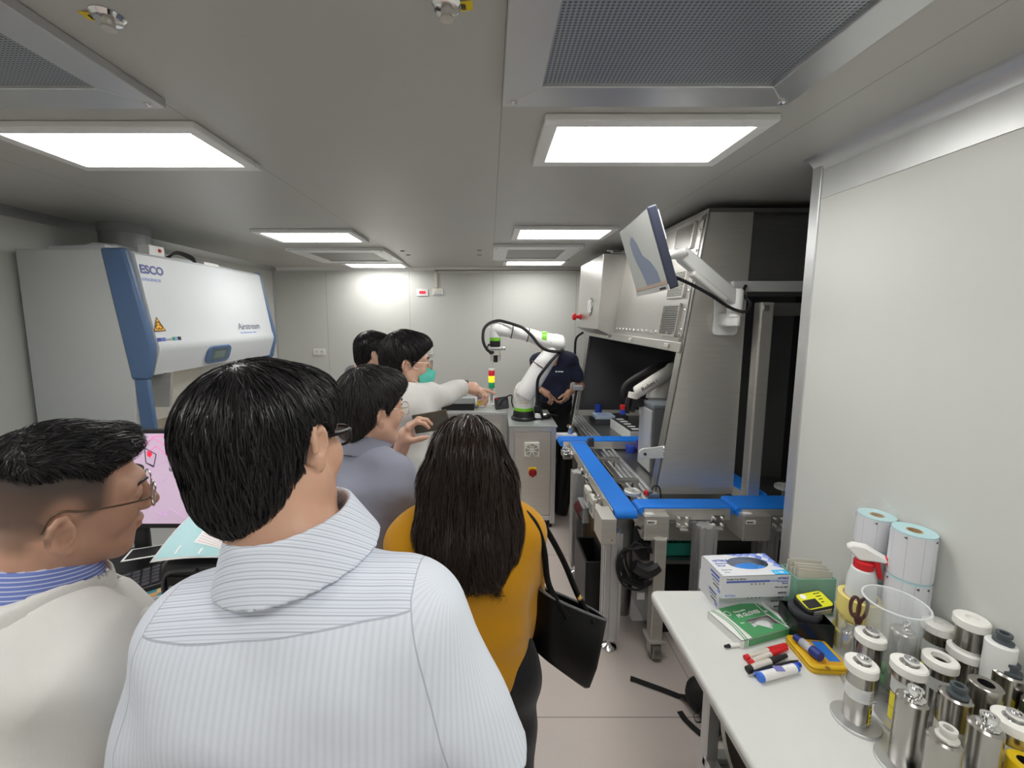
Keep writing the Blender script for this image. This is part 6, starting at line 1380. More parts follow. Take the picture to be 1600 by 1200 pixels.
def samp(V, P_):
    """trilinear value of a uniform volume"""
    f = []; 
    for a, q in zip((V.ax, V.ay, V.az), range(3)): f.append(np.clip((P_[:, q]-a[0])/(a[1]-a[0]), 0, len(a)-1.001))
    i = [x.astype(int) for x in f]; t = [x-j for x, j in zip(f, i)]; r = 0
    for a in (0, 1):
        for b_ in (0, 1):
            for c in (0, 1): r = r+V.F[i[0]+a, i[1]+b_, i[2]+c]*(t[0] if a else 1-t[0])*(t[1] if b_ else 1-t[1])*(t[2] if c else 1-t[2])
    return r
def grad(V, P_, e=.003):
    g = np.stack([samp(V, P_+np.eye(3)[q]*e)-samp(V, P_-np.eye(3)[q]*e) for q in range(3)], 1); return g/(np.linalg.norm(g, axis=1, keepdims=True)+1e-9)
def strands(Vv, Vm, Q, n, length, flow, width=.0011, lift=.0015, steps=7, jitter=.25, tip=.003, seed=1, keep=None, clump=.011, roll=.7):
    """hair strands as tapered ribbons that start on a surface mesh and follow it along a flow"""
    rg = np.random.default_rng(seed); T = np.concatenate([Q[:, [0, 1, 2]], Q[:, [0, 2, 3]]]); a, b_, c = Vm[T[:, 0]], Vm[T[:, 1]], Vm[T[:, 2]]
    ar = np.linalg.norm(np.cross(b_-a, c-a), axis=1); ch = rg.choice(len(T), n, p=ar/ar.sum()); u, v = rg.random(n), rg.random(n); fl = u+v > 1; u[fl], v[fl] = 1-u[fl], 1-v[fl]
    p = a[ch]+(b_-a)[ch]*u[:, None]+(c-a)[ch]*v[:, None]
    if keep is not None: p = p[keep(p)]
    n = len(p); L_ = length*rg.uniform(.6, 1.25, n)[:, None]; cell = np.floor(p/clump).astype(np.int64); hs_ = (cell[:, 0]*73856093) ^ (cell[:, 1]*19349663) ^ (cell[:, 2]*83492791); cv = np.stack([np.sin(hs_*k_*1e-3) for k_ in (1.7, 2.9, 4.3)], 1); jit = rg.normal(0, jitter*.6, (n, 3))+cv*jitter*.9; rl = rg.normal(0, roll, n)[:, None]; off = rg.uniform(-.001, lift, n); d0 = None; rows = []
    for k in range(steps+1):
        g = grad(Vv, p); d = flow(p, g)+jit; d -= g*np.sum(d*g, 1, keepdims=True); d /= np.linalg.norm(d, axis=1, keepdims=True)+1e-9
        if d0 is not None: d = d0*.5+d*.5; d /= np.linalg.norm(d, axis=1, keepdims=True)
        sd = np.cross(d, g); sd = sd*np.cos(rl)+g*np.sin(rl); w = width*(1-(k/steps)**2*.85); rows.append((p-sd*w*.5, p+sd*w*.5)); d0 = d
        p = p+d*L_/steps; tgt = off+tip*(k/steps)**2; e = samp(Vv, p)-tgt; p = p-grad(Vv, p)*np.clip(e, -.01, .01)[:, None]*(.9 if k < steps*.7 else .35)
    V = np.concatenate([np.stack(r, 1).reshape(-1, 3) for r in rows]); base = np.arange(n)*2; qs = []
    for k in range(steps): o = k*2*n; qs.append(np.stack([base+o, base+o+1, base+o+1+2*n, base+o+2*n], 1))
    return V, np.concatenate(qs)
def join(parts):
    V, Q, o = [], [], 0
    for v, q in parts: V.append(v); Q.append(q+o); o += len(v)
    return np.concatenate(V), np.concatenate(Q)
def xf(M4, V): A = np.array(M4); return V @ A[:3, :3].T+A[:3, 3]
# ---------------------------------------------------------------- materials for people
def attr_node(g, name): x = g.n('ShaderNodeAttribute'); x.attribute_name = name; return x.outputs['Fac']
def skin_mat(name, col):
    m = mat(name, col, .46, 0, sss=.12); g = NG(m); g.xyz()
    c = g.mix(g.noise(35, 4), tuple(x*.90 for x in col), tuple(min(1, x*1.08) for x in col))
    c = g.mix(g.m('MULTIPLY', g.noise(9, 2), .35), c, (col[0]*1.02, col[1]*.80, col[2]*.74))
    c = g.mix(attr_node(g, 'lip'), c, (col[0]*.80, col[1]*.52, col[2]*.50)); c = g.mix(attr_node(g, 'stubble'), c, (.035, .030, .028)); g.to(c, 'Base Color')
    n2 = g.noise(420, 2); bp = g.n('ShaderNodeBump'); bp.inputs['Strength'].default_value = .12; bp.inputs['Distance'].default_value = .002; g.nt.links.new(n2, bp.inputs['Height']); g.to(bp.outputs[0], 'Normal')
    return m
def hair_mat(name, col, rough=.38):
    m = mat(name, col, rough, 0, spec=.32); g = NG(m); r_ = g.n('ShaderNodeNewGeometry').outputs['Random Per Island']
    g.to(g.mix(r_, tuple(x*.45 for x in col), tuple(x*1.9 for x in col)), 'Base Color'); g.to(g.m('MULTIPLY_ADD', r_, .22, rough-.08), 'Roughness'); return m
def cloth_mat(name, col, rough=.85, weave=900., st=.25):
    m = mat(name, col, rough, 0, .05, 14., spec=.2); g = NG(m); g.xyz()
    n1 = g.noise(weave, 2); n2 = g.noise(26, 3); h = g.m('ADD', g.m('MULTIPLY', n1, .35), g.m('MULTIPLY', n2, 1.4)); bp = g.n('ShaderNodeBump'); bp.inputs['Strength'].default_value = st; bp.inputs['Distance'].default_value = .004
    g.nt.links.new(h, bp.inputs['Height']); g.to(bp.outputs[0], 'Normal'); g.b.inputs['Sheen Weight'].default_value = .15; return m
hair_k = hair_mat('black_hair', (.012, .011, .012), .36); hair_b = hair_mat('dark_brown_hair', (.020, .012, .009), .32); hair_g = hair_mat('dark_grey_hair', (.028, .026, .025), .42)
frame_blk = mat('black_glasses_frame', (.012, .012, .013), .25); frame_st = mat('steel_glasses_frame', (.55, .54, .52), .22, 1.); frame_tort = mat('brown_glasses_temple', (.10, .06, .035), .3); frame_gold = mat('thin_gold_frame', (.60, .52, .38), .25, 1.)
lens_m = glass_mat('spectacle_lens', (.95, .97, .97), .10, .02)
eye_w = mat('eye_white', (.75, .73, .70), .25); eye_d = mat('iris_brown', (.03, .018, .012), .15)
def rotm(yaw=0, pitch=0, roll=0): return (Matrix.Rotation(R(yaw), 4, 'Z') @ Matrix.Rotation(R(pitch), 4, 'X') @ Matrix.Rotation(R(roll), 4, 'Y'))
# ---------------------------------------------------------------- anatomy
def head_sdf(V, Hm, s=1., ear=1., fat=1., earz=0., skz=0.):
    o = V.T; V.T = Hm @ Matrix.Scale(s, 4) if s != 1. else Hm
    # T is used as a rigid frame: scale by hand
    V.T = Hm; q = lambda *p: tuple(x*s for x in p)
    V.ell(q(0, -.012, .028), q(.076, .093, .088+skz), .01)
    V.ell(q(0, .022, -.030), q(.064*fat, .066, .080), .03)
    for x in (-1, 1):
        V.cone(q(x*.054*fat, .000, -.055), q(x*.020, .064, -.100), .020*s*fat, .018*s, .03)
        V.ell(q(x*.040, .058, -.026), q(.027*fat, .026, .030), .02)
        V.cone(q(x*.012, .086, .024), q(x*.050, .066, .022), .010*s, .011*s, .018)
    V.cone(q(-.012, .068, -.104), q(.012, .068, -.104), .016*s, .016*s, .02)
    V.ell(q(0, .072, -.066), q(.026, .020, .026), .02)
    V.cone(q(0, .088, .012), q(0, .111, -.028), .0085*s, .0125*s, .012)
    for x in (-1, 1): V.ell(q(x*.0135, .098, -.033), q(.009, .012, .008), .008)
    for x in (-1, 1):
        V.ell(q(x*.031, .098, .004), q(.016, .016, .0115), .012, 'c'); V.ell(q(x*.031, .076, .003), q(.0155, .0145, .0125), .006)
        V.cone(q(x*.020, .0885, .0075), q(x*.044, .081, .006), .0038*s, .0034*s, .005)
    V.ell(q(0, .0935, -.060), q(.021, .0085, .0055), .005); V.ell(q(0, .0915, -.072), q(.018, .009, .0065), .005)
    for x in (-1, 1):
        # ear: plate, curled rim, lobe, hollow
        e = lambda a, b_, c: q(x*(.073+a), -.012+b_, -.014+earz+c); rt = Matrix.Rotation(R(x*-34), 3, 'Z') @ Matrix.Rotation(R(-12), 3, 'X')
        V.ell(e(.008, .0, .0), tuple(k*s*ear for k in (.0065, .0165, .0255)), .008, rot=rt)
        rim = []
        for k in range(9):
            a = R(-35+235*k/8); u_, w_ = .0175*math.cos(a)*ear, .0262*math.sin(a)*ear; rim.append(e(.009+(-u_)*.58, u_*.85, w_+.002))
        V.chain(rim, [.0045*s]*9, .004); V.ell(e(.006, .006, -.025*ear), q(.006, .009, .010), .006, rot=rt)
        V.ell(e(.0160, .005, .000), q(.005, .0085, .015), .004, 'c', rot=rt)
    V.T = o
def hand_sdf(V, w, d, n, s=1., side=1, curl=(.35, .4, .45, .5), spread=.08, thumb=(.5, .3), k=.006, straight=None):
    """w wrist, d finger direction, n palm normal (towards the palm side), side=+1 when the thumb lies along d x n"""
    w, d, n = Vector(w), Vector(d).normalized(), Vector(n).normalized(); n = (n-d*n.dot(d)).normalized(); t = d.cross(n)*side
    kn = []
    V.cone(w-d*.01*s, w+d*.045*s, .025*s, .034*s, .012, side=t, flat=1.25*1.0); V.cone(w+d*.03*s+n*.004*s, w+d*.080*s, .016*s, .0145*s, .012, side=t, flat=2.4)
    V.cone(w+d*.012*s+t*.018*s+n*.006*s, w+d*.042*s+t*.030*s+n*.008*s, .017*s, .014*s, .012)
    tips = []
    for i in range(4):
        L = (.088, .098, .090, .070)[i]*s; x = (.030, .010, -.010, -.029)[i]*s; base = w+d*(.084, .089, .085, .075)[i]*s+t*x; c = curl[i]
        dd = (d+t*(spread*(1.5-i))).normalized(); p = base; r0 = (.0092, .0095, .009, .0078)[i]*s; a = 0
        for j, (f, rr) in enumerate(((.45, 1.), (.30, .93), (.25, .82))):
            a += c*(.9, 1.25, .8)[j]*1.1; e = dd*math.cos(a)+n*math.sin(a); q = p+e*L*f; V.cone(p, q, r0*rr, r0*rr*.94, k if j else .012); p = q
        tips.append(p)
    tb = w+d*.030*s+t*.030*s+n*.006*s; e1 = (d*.70+t*.72+n*thumb[0]).normalized(); e2 = (d*(.95)+t*.25+n*thumb[1]).normalized(); p1 = tb+e1*.036*s; p2 = p1+e2*.030*s; p3 = p2+(e2+n*.1).normalized()*.024*s
    V.cone(tb, p1, .0135*s, .0115*s, .012); V.cone(p1, p2, .011*s, .0105*s, .005); V.cone(p2, p3, .0105*s, .008*s, .005); tips.append(p3)
    return tips
def torso_sdf(V, K, e=0., k=.05, lower=True):
    """K: body measures; e inflates"""
    z = K['sh']; w = K['w']; D = K.get('d', 1.); ln = K.get('lean', 0.)
    tl = K.get('tilt', 0.); y = lambda zz: ln*(zz-.95)
    V.ell((0, y(z-.14), z-.14), (.165*w+e, .112*D+e, .185+e), k); V.ell((0, y(z-.30), z-.30), (.150*w*K.get('waist', 1.)+e, .105*D*K.get('belly', 1.)+e, .17+e), k)
    if lower: V.ell((0, y(.96)-.005, .95), (.168*w*K.get('hip', 1.)+e, .118*D+e, .14+e), k)
    sr, sy = K.get('shr', .058), K.get('shy', -.008); V.cone((-.135*w, y(z)+sy, z-.028-tl*.135), (.135*w, y(z)+sy, z-.028+tl*.135), sr+e, sr+e, k)
    for x in (-1, 1):
        tz = K.get('trap', .032); V.cone((x*.02, y(z)+sy-.004, z+tz), (x*.125*w, y(z)+sy-.004, z-.012+tl*x*.125), .048+e*.8, sr-.013+e, .04); V.ell((x*.085*w, y(z)-.065*D, z-.13), (.085*w+e, .055*D+e, .12+e), k)
def limb(V, pts, rr, k=.02, **kw): V.chain(pts, rr, k, **kw)
def std_arm(K, sd, elbow, wrist): z = K['sh']; return [(sd*.178*K['w'], K.get('lean', 0)*(z-.95)-.005, z-.035), elbow, wrist]
class Person:
    def __init__(s, label, x, y, rz, K, hc, hyaw=0, hpitch=0, hroll=0, hs=1., skin=None, ear=1., fat=1., earz=0., skz=0.):
        s.earz, s.skz = earz, skz
        s.root = thing('person', label, 'person', (x, y, 0), R(rz)); s.K = K; s.Hm = Matrix.Translation(hc) @ rotm(hyaw, hpitch, hroll); s.hc = Vector(hc); s.hs = hs; s.skin = skin; s.ear = ear; s.fat = fat
        s.fine = []
    def local(s, p): return (Matrix.Translation(s.root.location) @ s.root.rotation_euler.to_matrix().to_4x4()).inverted() @ Vector(p)
    def body(s, arms, hands=(), hres=.0032, stub=None, neckr=.056, legs=True, extra=None, res=.011):
        K = s.K; c = s.hc; fx = [(c.x-.10, c.x+.10, hres)]; fy = [(c.y-.13, c.y+.13, hres)]; fz = [(c.z-.135, c.z+.135, hres)]
        lo = [-.28, -.25, 0]; hi = [.28, .28, c.z+.16]
        for a in arms:
            for p in a:
                for q in range(3): lo[q] = min(lo[q], p[q]-.06); hi[q] = max(hi[q], p[q]+.06)
        for h in hands:
            w, d = Vector(h['w']), Vector(h['d']).normalized(); m = w+d*.09
            for q, f in enumerate((fx, fy, fz)): f.append((m[q]-.115, m[q]+.115, .0036)); lo[q] = min(lo[q], m[q]-.13); hi[q] = max(hi[q], m[q]+.13)
        V = Vol(axis(lo[0], hi[0], res, fx), axis(lo[1], hi[1], res, fy), axis(lo[2], hi[2], res*1.3, fz))
        z = K['sh']; ln = K.get('lean', 0.)
        torso_sdf(V, K, 0, .05)
        nb = Vector((0, ln*(z-.95)-.012, z)); nt = s.Hm @ Vector((0, -.020, -.045)); V.cone(nb, nt, neckr*1.08, neckr, .03); V.cone(nb-Vector((0, 0, .03)), nb+Vector((0, 0, .05)), neckr*1.25, neckr*1.02, .04)
        head_sdf(V, s.Hm, s.hs, s.ear, s.fat, s.earz, s.skz)
        for a in arms: limb(V, a, [.050, .041, .027], .02)
        tips = []
        for h in hands: tips.append(hand_sdf(V, **h))
        if legs:
            for x in (-1, 1): limb(V, [(x*.088, -.0, .90), (x*.095, .015, .48), (x*.10, -.02, .10)], [.088, .055, .040], .03); V.cone((x*.10, -.03, .05), (x*.115, .13, .035), .04, .032, .02)
        if extra: extra(V)
        vs, q = V.mesh(); vs = relax(vs, q, 1, .35)
        loc = xf(s.Hm.inverted(), vs)/s.hs; lip = np.exp(-((loc[:, 0]/.019)**2)**2-((loc[:, 1]-.094)/.012)**2-((loc[:, 2]+.066)/.0095)**2*1.2)
        st = stub(loc) if stub else np.zeros(len(vs)); s.tips = tips
        o = npmesh('body', vs, q, [s.skin], s.root, attrs={'lip': np.clip(lip, 0, 1), 'stubble': np.clip(st, 0, 1)}); s.V = V
        # eyes and brows
        for x in (-1, 1):
            b = B(); b.ball((0, 0, 0), .0118*s.hs, 14, 10); b.v = [tuple(s.Hm @ (Vector(p)+Vector((x*.031, .0772, .0018))*s.hs)) for p in b.v]; e = b.build('eye', eye_w, s.root, smooth='all', world=False)
            b = B(); b.ball((0, 0, 0), .0062*s.hs, 12, 8, sc=(1, .5, 1)); b.v = [tuple(s.Hm @ (Vector(p)+Vector((x*.032, .0866, .0010))*s.hs)) for p in b.v]; b.build('iris', eye_d, e, smooth='all', world=False)
            b = B(); b.tube([s.Hm @ (Vector(p)*s.hs) for p in ((x*.014, .0945, .0225), (x*.028, .0945, .0285), (x*.042, .085, .028), (x*.050, .077, .023))], [.0022, .0034, .003, .0012], 8, sub=4, flat=.8); b.build('eyebrow', hair_k, s.root, smooth='all', world=False)
        return o
    def hair(s, build, flow, n, length, m, res=.0035, name='hair', box=.17, lowz=-.16, inset=.0025, **kw):
        ax = np.arange(-box, box+.001, res, dtype=np.float32); az = np.arange(lowz, .17, res, dtype=np.float32); V = Vol(ax, ax, az); build(V); vs, q = V.mesh()
        sv, sq = strands(V, vs, q, n, length, flow, **kw); vs = relax(vs, q, 1, .5)-grad(V, vs)*inset; v, qq = join([(vs, q), (sv, sq)])
        return npmesh(name, xf(s.Hm, v*s.hs), qq, [m], s.root)
    def glasses(s, mf, mt=None, w=.0016, lens=(.024, .019), rimless=False, thick=1.):
        H = lambda p: s.Hm @ (Vector(p)*s.hs); mt = mt or mf; b = B()
        for x in (-1, 1): b.tube([H((x*.032+lens[0]*math.copysign(abs(math.cos(a))**.8, math.cos(a)), .108-.10*(lens[0]*math.cos(a)*x*.35+0)**1*(1) if False else .109-.16*abs(.032*x+lens[0]*math.cos(a))**1.35*1., -.003+lens[1]*math.copysign(abs(math.sin(a))**.8, math.sin(a)))) for a in np.linspace(0, 2*PI, 29)[:-1]], w*thick, 8, closed=True)
        b.tube([H((-.009, .108, .004)), H((0, .110, .007)), H((.009, .108, .004))], w*thick, 8, sub=3); g_ = b.build('glasses', mf, s.root, smooth='all', world=False)
        for x in (-1, 1):
            b = B(); b.tube([H((x*(.031+lens[0]), .100, .006)), H((x*.068, .090, .006)), H((x*.078, .05, .006)), H((x*.0815, .008, .008)), H((x*.082, -.012, .012)), H((x*.0805, -.026, .004)), H((x*.079, -.035, -.022))], [w, w*1.2*thick, w*1.3*thick, w*1.3*thick, w*1.3*thick, w*1.2*thick, w*1.1], 8, sub=5); b.build('temple_arm', mt, g_, smooth='all', world=False)
            b = B(); rg = [H((x*.032+lens[0]*math.cos(a)*.97, .109-.16*abs(.032*x+lens[0]*.97*math.cos(a))**1.35, -.003+lens[1]*.97*math.sin(a))) for a in np.linspace(0, 2*PI, 25)[:-1]]; b.add(rg, [tuple(range(24))]); b.build('lens', lens_m, g_, world=False)
        return g_
    def cloth(s, name, fn, m, lo, hi, res=.008, fold=None, fines=(), mi=None, cattr=None, rel=2, parent=None):
        V = Vol(axis(lo[0], hi[0], res, [f[0] for f in fines]), axis(lo[1], hi[1], res, [f[1] for f in fines]), axis(lo[2], hi[2], res, [f[2] for f in fines])); fn(V)
        if fold is not None: V.F = (V.F+fold(*V.grids())).astype(np.float32)
        if hasattr(s, 'post') and name in s.post: s.post[name](V)
        vs, q = V.mesh(); vs = relax(vs, q, rel, .5); fc = vs[q].mean(1)
        return npmesh(name, vs, q, m, parent or s.root, mi=None if mi is None else mi(fc), cattrs=None if cattr is None else {k: f(vs[q].reshape(-1, 3), np.repeat(fc, 4, 0)) for k, f in cattr.items()})
def folds(A, specs):
    def f(X, Y, Z):
        r = 0
        for (kx, ky, kz, ph, a, wz, wk) in specs: r = r+a*np.sin(kx*X+ky*Y+kz*Z+ph+wk*np.sin(wz*Z+ph*1.7))
        return A*r
    return f
def trousers(p, m, e=.012, shoes=black_pl, hem=.06, top=1.02):
    K = p.K
    def fn(V):
        torso_sdf(V, dict(K, sh=1.30), e, .05)
        for x in (-1, 1): limb(V, [(x*.088, 0, .90), (x*.098, .015, .48), (x*.10, -.015, .06)], [.098, .074, .068], .03)
        V.half((0, 0, 1), top); V.half((0, 0, -1), -hem)
    p.cloth('trousers', fn, m, (-.25, -.22, hem-.03), (.25, .24, top+.03), .013, folds(.004, [(20, 14, 30, 0, 1, 9, 1.0), (-16, 20, 44, 1, .7, 14, .8)]))
    for x in (-1, 1):
        def fs(V, x=x): V.cone((x*.10, -.05, .045), (x*.118, .13, .04), .047, .038, .02); V.cone((x*.10, -.03, .08), (x*.10, -.02, .11), .045, .044, .02); V.half((0, 0, -1), 0)
        p.cloth('shoe', fs, shoes, (x*.11-.09, -.13, -.02), (x*.11+.09, .20, .18), .009)
def short_hair(V, top=.0, thick=.010, front=.0, nape=.020, ear=1., earz=0., earw=1.):
    """universal short cut: dilated skull, fringe, face, ear and nape cut away"""
    t = thick
    V.ell((0, -.014, .032), (.077+t, .097+t, .091+t+top), 0); V.ell((0, -.060, -.028), (.058+t*.6, .046+t*.6, .075), .02)
    V.ell((0, .048+front*.5, .072+top*.5), (.066+t*.5, .046+t+front, .038+t+top*.5), .02)
    V.ell((0, .135, -.037), (.15, .115, .104), .008, 'c')
    for x in (-1, 1): V.ell((x*.088, -.006, -.024+earz), (.030, .0245*earw, .040*ear), .006, 'c'); V.cone((x*.085, .002, -.03), (x*.085, .03, -.10), .022, .03, .006, 'c')
    V.half((0, 1, -1), nape/math.sqrt(2), .006)
def collar(p, m, z0, h=.045, r=.064, flare=.030, name='collar', open_=.03, fwd=0., K=None, res=.0042, y0=-.010, drop=-.012):
    """turned-down shirt collar: a flared ring round the neck axis, open at the front"""
    K = K or p.K; nb = Vector((0, K.get('lean', 0)*(z0-.95)+y0, z0)); nt = p.Hm @ Vector((0, -.020, -.045)); ax_ = nt-nb; ax_.x *= .3; ax_.normalize(); nb.x += (nt.x-nb.x)*.25
    if ax_.z < .8: ax_ = (ax_+Vector((0, 0, .8))).normalized()
    def fn(V):
        V.cone(nb+ax_*drop, nb+ax_*h, r+flare, r+.008, 0, cut0=True, cut1=True, m=.05); V.cone(nb-ax_*.05, nb+ax_*(h+.05), r+.003, r, .002, 'c')
        V.cone(nb+Vector((0, r+.02, h+.01)), nb+Vector((0, r+.04, -.04)), open_*.5, open_*1.3, .004, 'c')
        if fwd: V.half((0, fwd, 1), 9)
    return p.cloth(name, fn, m, (nb.x-.15, nb.y-.15, z0-.05), (nb.x+.15, nb.y+.16, z0+h+.05), res, rel=2)
def coat_trim(p, m, fn, K, lo, hi, res=.0065, R_=.105, add=.011, name='coat_collar'):
    """collar and notched lapels: a thin raised layer that hugs the coat surface"""
    z = K['sh']; yl = K.get('lean', 0)*(z-.95)
    def f2(V):
        fn(V); V.F = (V.F-add).astype(np.float32); G = Vol(V.ax, V.ay, V.az); G.F[:] = 1.
        G.cone((0, yl-.012, z-.10), (0, yl-.012, z+.09), R_+.012, R_-.01, 0, side=(1, 0, 0), flat=1.12, m=.3)
        G.cone((0, .06, z+.02), (0, .30, z-.16), .028, .05, .004, 'c', m=.2)
        for x in (-1, 1):
            G.cone((x*.085, .02, z+.0), (x*.075, .15, z-.12), .045, .055, .006, m=.3); G.cone((x*.075, .15, z-.12), (x*.02, .19, z-.30), .052, .010, .006, m=.3)
            G.cone((x*.16, .10, z-.045), (x*.105, .14, z-.075), .012, .004, .0, 'c', m=.2)
        V.F = np.maximum(V.F, G.F)
    return p.cloth(name, f2, m, lo, hi, res, rel=1)
# ================================================================ the seven people
def mkperson(label, x, y, rz, K, hc, hrz, hpitch=0, hroll=0, **kw):
    Mi = (Matrix.Translation((x, y, 0)) @ rotm(rz)).inverted()
    return Person(label, x, y, rz, K, Mi @ Vector(hc), hrz-rz, hpitch, hroll, **kw)
def crown_flow(cx=0, cy=-.05, cz=.13, down=.6, fwd=0.):
    c = np.array((cx, cy, cz))
    def f(p, g):
        d = p-c; d = d/(np.linalg.norm(d, axis=1, keepdims=True)+1e-6); d[:, 2] -= down; d[:, 1] += fwd*np.clip((p[:, 2]-.03)/.08, 0, 1); return d
    return f
skin1 = skin_mat('skin_tan', (.55, .335, .235)); skin2 = skin_mat('skin_warm_tan', (.50, .295, .205)); skin3 = skin_mat('skin_light', (.62, .40, .30))
# ---- near man, back view, pale striped short-sleeved shirt
K = dict(sh=1.382, w=.97, d=.98, lean=.05, belly=1.1, waist=1.08, tilt=.12, shr=.046, shy=-.022, trap=.012)
hcw = P(427, 700, Y=.565)
p = mkperson('man in a pale striped short-sleeved shirt seen from behind, nearest of all', -.252, .515, -3, K, hcw, -15, -6, -10, skin=skin1, hs=.98, ear=1.15, earz=.014, skz=-.008)
armR = [(.172, -.005, 1.364), (.230, .0, 1.09), (.225, .12, .86)]; armL = [(-.170, -.005, 1.325), (-.208, .0, 1.06), (-.20, .13, .84)]
p.body([armR, armL], [dict(w=armR[2], d=(0, .35, -1), n=(-1, .2, 0), side=1), dict(w=armL[2], d=(0, .35, -1), n=(1, .2, 0), side=-1)], hres=.0026, neckr=.065)
p.hair(lambda V: short_hair(V, -.010, .017, .0, .016, earz=.014, earw=1.35), crown_flow(.01, -.06, .125, .75), 11000, .030, hair_k, width=.0014, lift=.002, tip=.002, seed=3, jitter=.26)
p.glasses(frame_blk, w=.0022, lens=(.026, .016), thick=1.25)
shirtM = mat('striped_shirt', (.7, .73, .78), .8, spec=.2); g = NG(shirtM); x, y, z = g.xyz(); an = attr_node(g, 'an')
ax_ = g.m('ABSOLUTE', x); cl_ = g.n('ShaderNodeClamp'); g.nt.links.new(g.m('MULTIPLY', g.m('SUBTRACT', 1.43, z), 5), cl_.inputs[0])
edge = g.m('SUBTRACT', ax_, g.m('MULTIPLY_ADD', cl_.outputs[0], .050, .160)); arm = g.m('GREATER_THAN', edge, 0)
zs_ = g.m('SUBTRACT', z, g.m('MULTIPLY_ADD', x, .13, 1.402)); yoke = g.m('MULTIPLY', g.m('GREATER_THAN', zs_, 0), g.m('LESS_THAN', ax_, .19)); yoke = g.m('MULTIPLY', yoke, g.m('SUBTRACT', 1, arm))
q_ = g.m('MULTIPLY', g.m('ADD', g.m('MULTIPLY', y, 1.0), g.m('ADD', g.m('MULTIPLY', z, .9), g.m('MULTIPLY', x, -.06))), 1/.0215); fr_ = g.m('FRACT', q_)
def ln_(c_, w_): return g.m('LESS_THAN', g.m('ABSOLUTE', g.m('SUBTRACT', fr_, c_)), w_)
c = g.mix(g.m('MULTIPLY', ln_(.15, .045), .75), (.66, .705, .785), (.34, .37, .45)); c = g.mix(g.m('MULTIPLY', ln_(.36, .03), .5), c, (.36, .39, .46)); c = g.mix(g.m('MULTIPLY', ln_(.62, .04), .65), c, (.34, .37, .44)); c = g.mix(g.m('MULTIPLY', ln_(.84, .03), .45), c, (.38, .41, .48))
def soft(co, per):
    s_ = g.m('POWER', g.m('MULTIPLY_ADD', g.m('SINE', g.m('MULTIPLY', co, 2*PI/per)), .5, .5), .6); return g.mix(s_, (.60, .64, .71), (.665, .71, .785))
cb_ = g.mix(arm, soft(x, .0088), soft(an, .0075)); c = g.mix(yoke, cb_, c)
seam = g.m('MULTIPLY', g.m('LESS_THAN', g.m('ABSOLUTE', zs_), .0011), g.m('SUBTRACT', 1, arm)); seam = g.m('MULTIPLY', seam, g.m('LESS_THAN', y, .0)); seam = g.m('MAXIMUM', seam, g.m('LESS_THAN', g.m('ABSOLUTE', edge), .0010)); c = g.mix(g.m('MULTIPLY', seam, .6), c, (.30, .33, .40)); g.to(c, 'Base Color')
bp = g.n('ShaderNodeBump'); bp.inputs['Strength'].default_value = .3; bp.inputs['Distance'].default_value = .004; g.nt.links.new(g.noise(30, 4), bp.inputs['Height']); g.to(bp.outputs[0], 'Normal')
def shirt(V):
    torso_sdf(V, K, .020, .05)
    for a, sd in ((armR, 1), (armL, -1)):
        s0, el = Vector(a[0]), Vector(a[1]); d = (el-s0).normalized(); end = s0+d*.212+Vector((sd*.012, 0, 0))
        V.cone(s0+Vector((-sd*.01, 0, .008)), end, .060, .082, .045, cut1=True)
        V.cone(s0+d*.17+Vector((sd*.010, 0, 0)), end+d*.02, .056, .069, .004, 'c', cut0=True)
    nb = Vector((-.012, .012, 1.442)); V.cone(nb, p.Hm @ Vector((0, -.02, -.04)), .067, .068, .006, 'c')
    V.half((0, 0, -1), -.80)
F_ = folds(.0042, [(24, 0, 38, 0, 1, 7, 1.5), (-18, 10, 30, 2, .8, 13, 1.2), (50, 0, 12, 1, .35, 20, 1)])
def fold1(X, Y, Z): return F_(X, Y, Z)*(.12+.88*np.clip((1.36-Z)/.10, 0, 1))*(1-.65*np.clip((np.abs(X)-.19)/.05, 0, 1))-.010*np.clip((1.02-Z)/.1, 0, 1)
so = p.cloth('shirt', shirt, [shirtM], (-.38, -.24, .78), (.40, .26, 1.57), .0062, fold1, cattr={'an': lambda v, fc: np.arctan2(v[:, 1], np.abs(v[:, 0])-.20)*.075}, rel=2)
collar(p, shirtM, 1.446, .056, .073, .037, res=.0032, y0=.0, drop=-.008)
trousers(p, cloth_mat('dark_trousers', (.03, .032, .04)), e=.004)
# ---- man in the white coat at the left
K = dict(sh=1.262, w=1.0, d=1.0, lean=.05, belly=1.1, shr=.048, trap=.005)
hcl = P(112, 774, Y=.67)
p = mkperson('man in a white lab coat over a blue striped collar, far left in profile', -.772, .64, -30, K, hcl, -42, -8, 8, skin=skin2, hs=.985, earz=-.016, ear=1.1, fat=1.05)
def stub(l):
    x, y, z = l.T; side = np.clip((-.035+.085*np.clip((z+.045)/.05, 0, 1)-y)/.02, 0, 1)*np.clip((z+.075)/.02, 0, 1); low = np.clip((z+.08)/.13, 0, 1); ear = np.exp(-(((y+.010)/.024)**2+((z+.006)/.034)**2)**2)
    return side*(.42+.52*low)*(1-.9*ear*(np.abs(x) > .066))*np.clip((.11-z)/.01, 0, 1)
armR = [(.170, .0, 1.245), (.175, .08, .99), (.13, .26, .90)]; armL = [(-.176, .0, 1.245), (-.220, .03, .99), (-.15, .25, .90)]
p.body([armR, armL], [dict(w=armR[2], d=(-.4, 1, -.1), n=(-.6, -.2, -.8), side=1), dict(w=armL[2], d=(.4, 1, -.1), n=(.6, -.2, -.8), side=-1)], stub=stub, hres=.0026, neckr=.062)
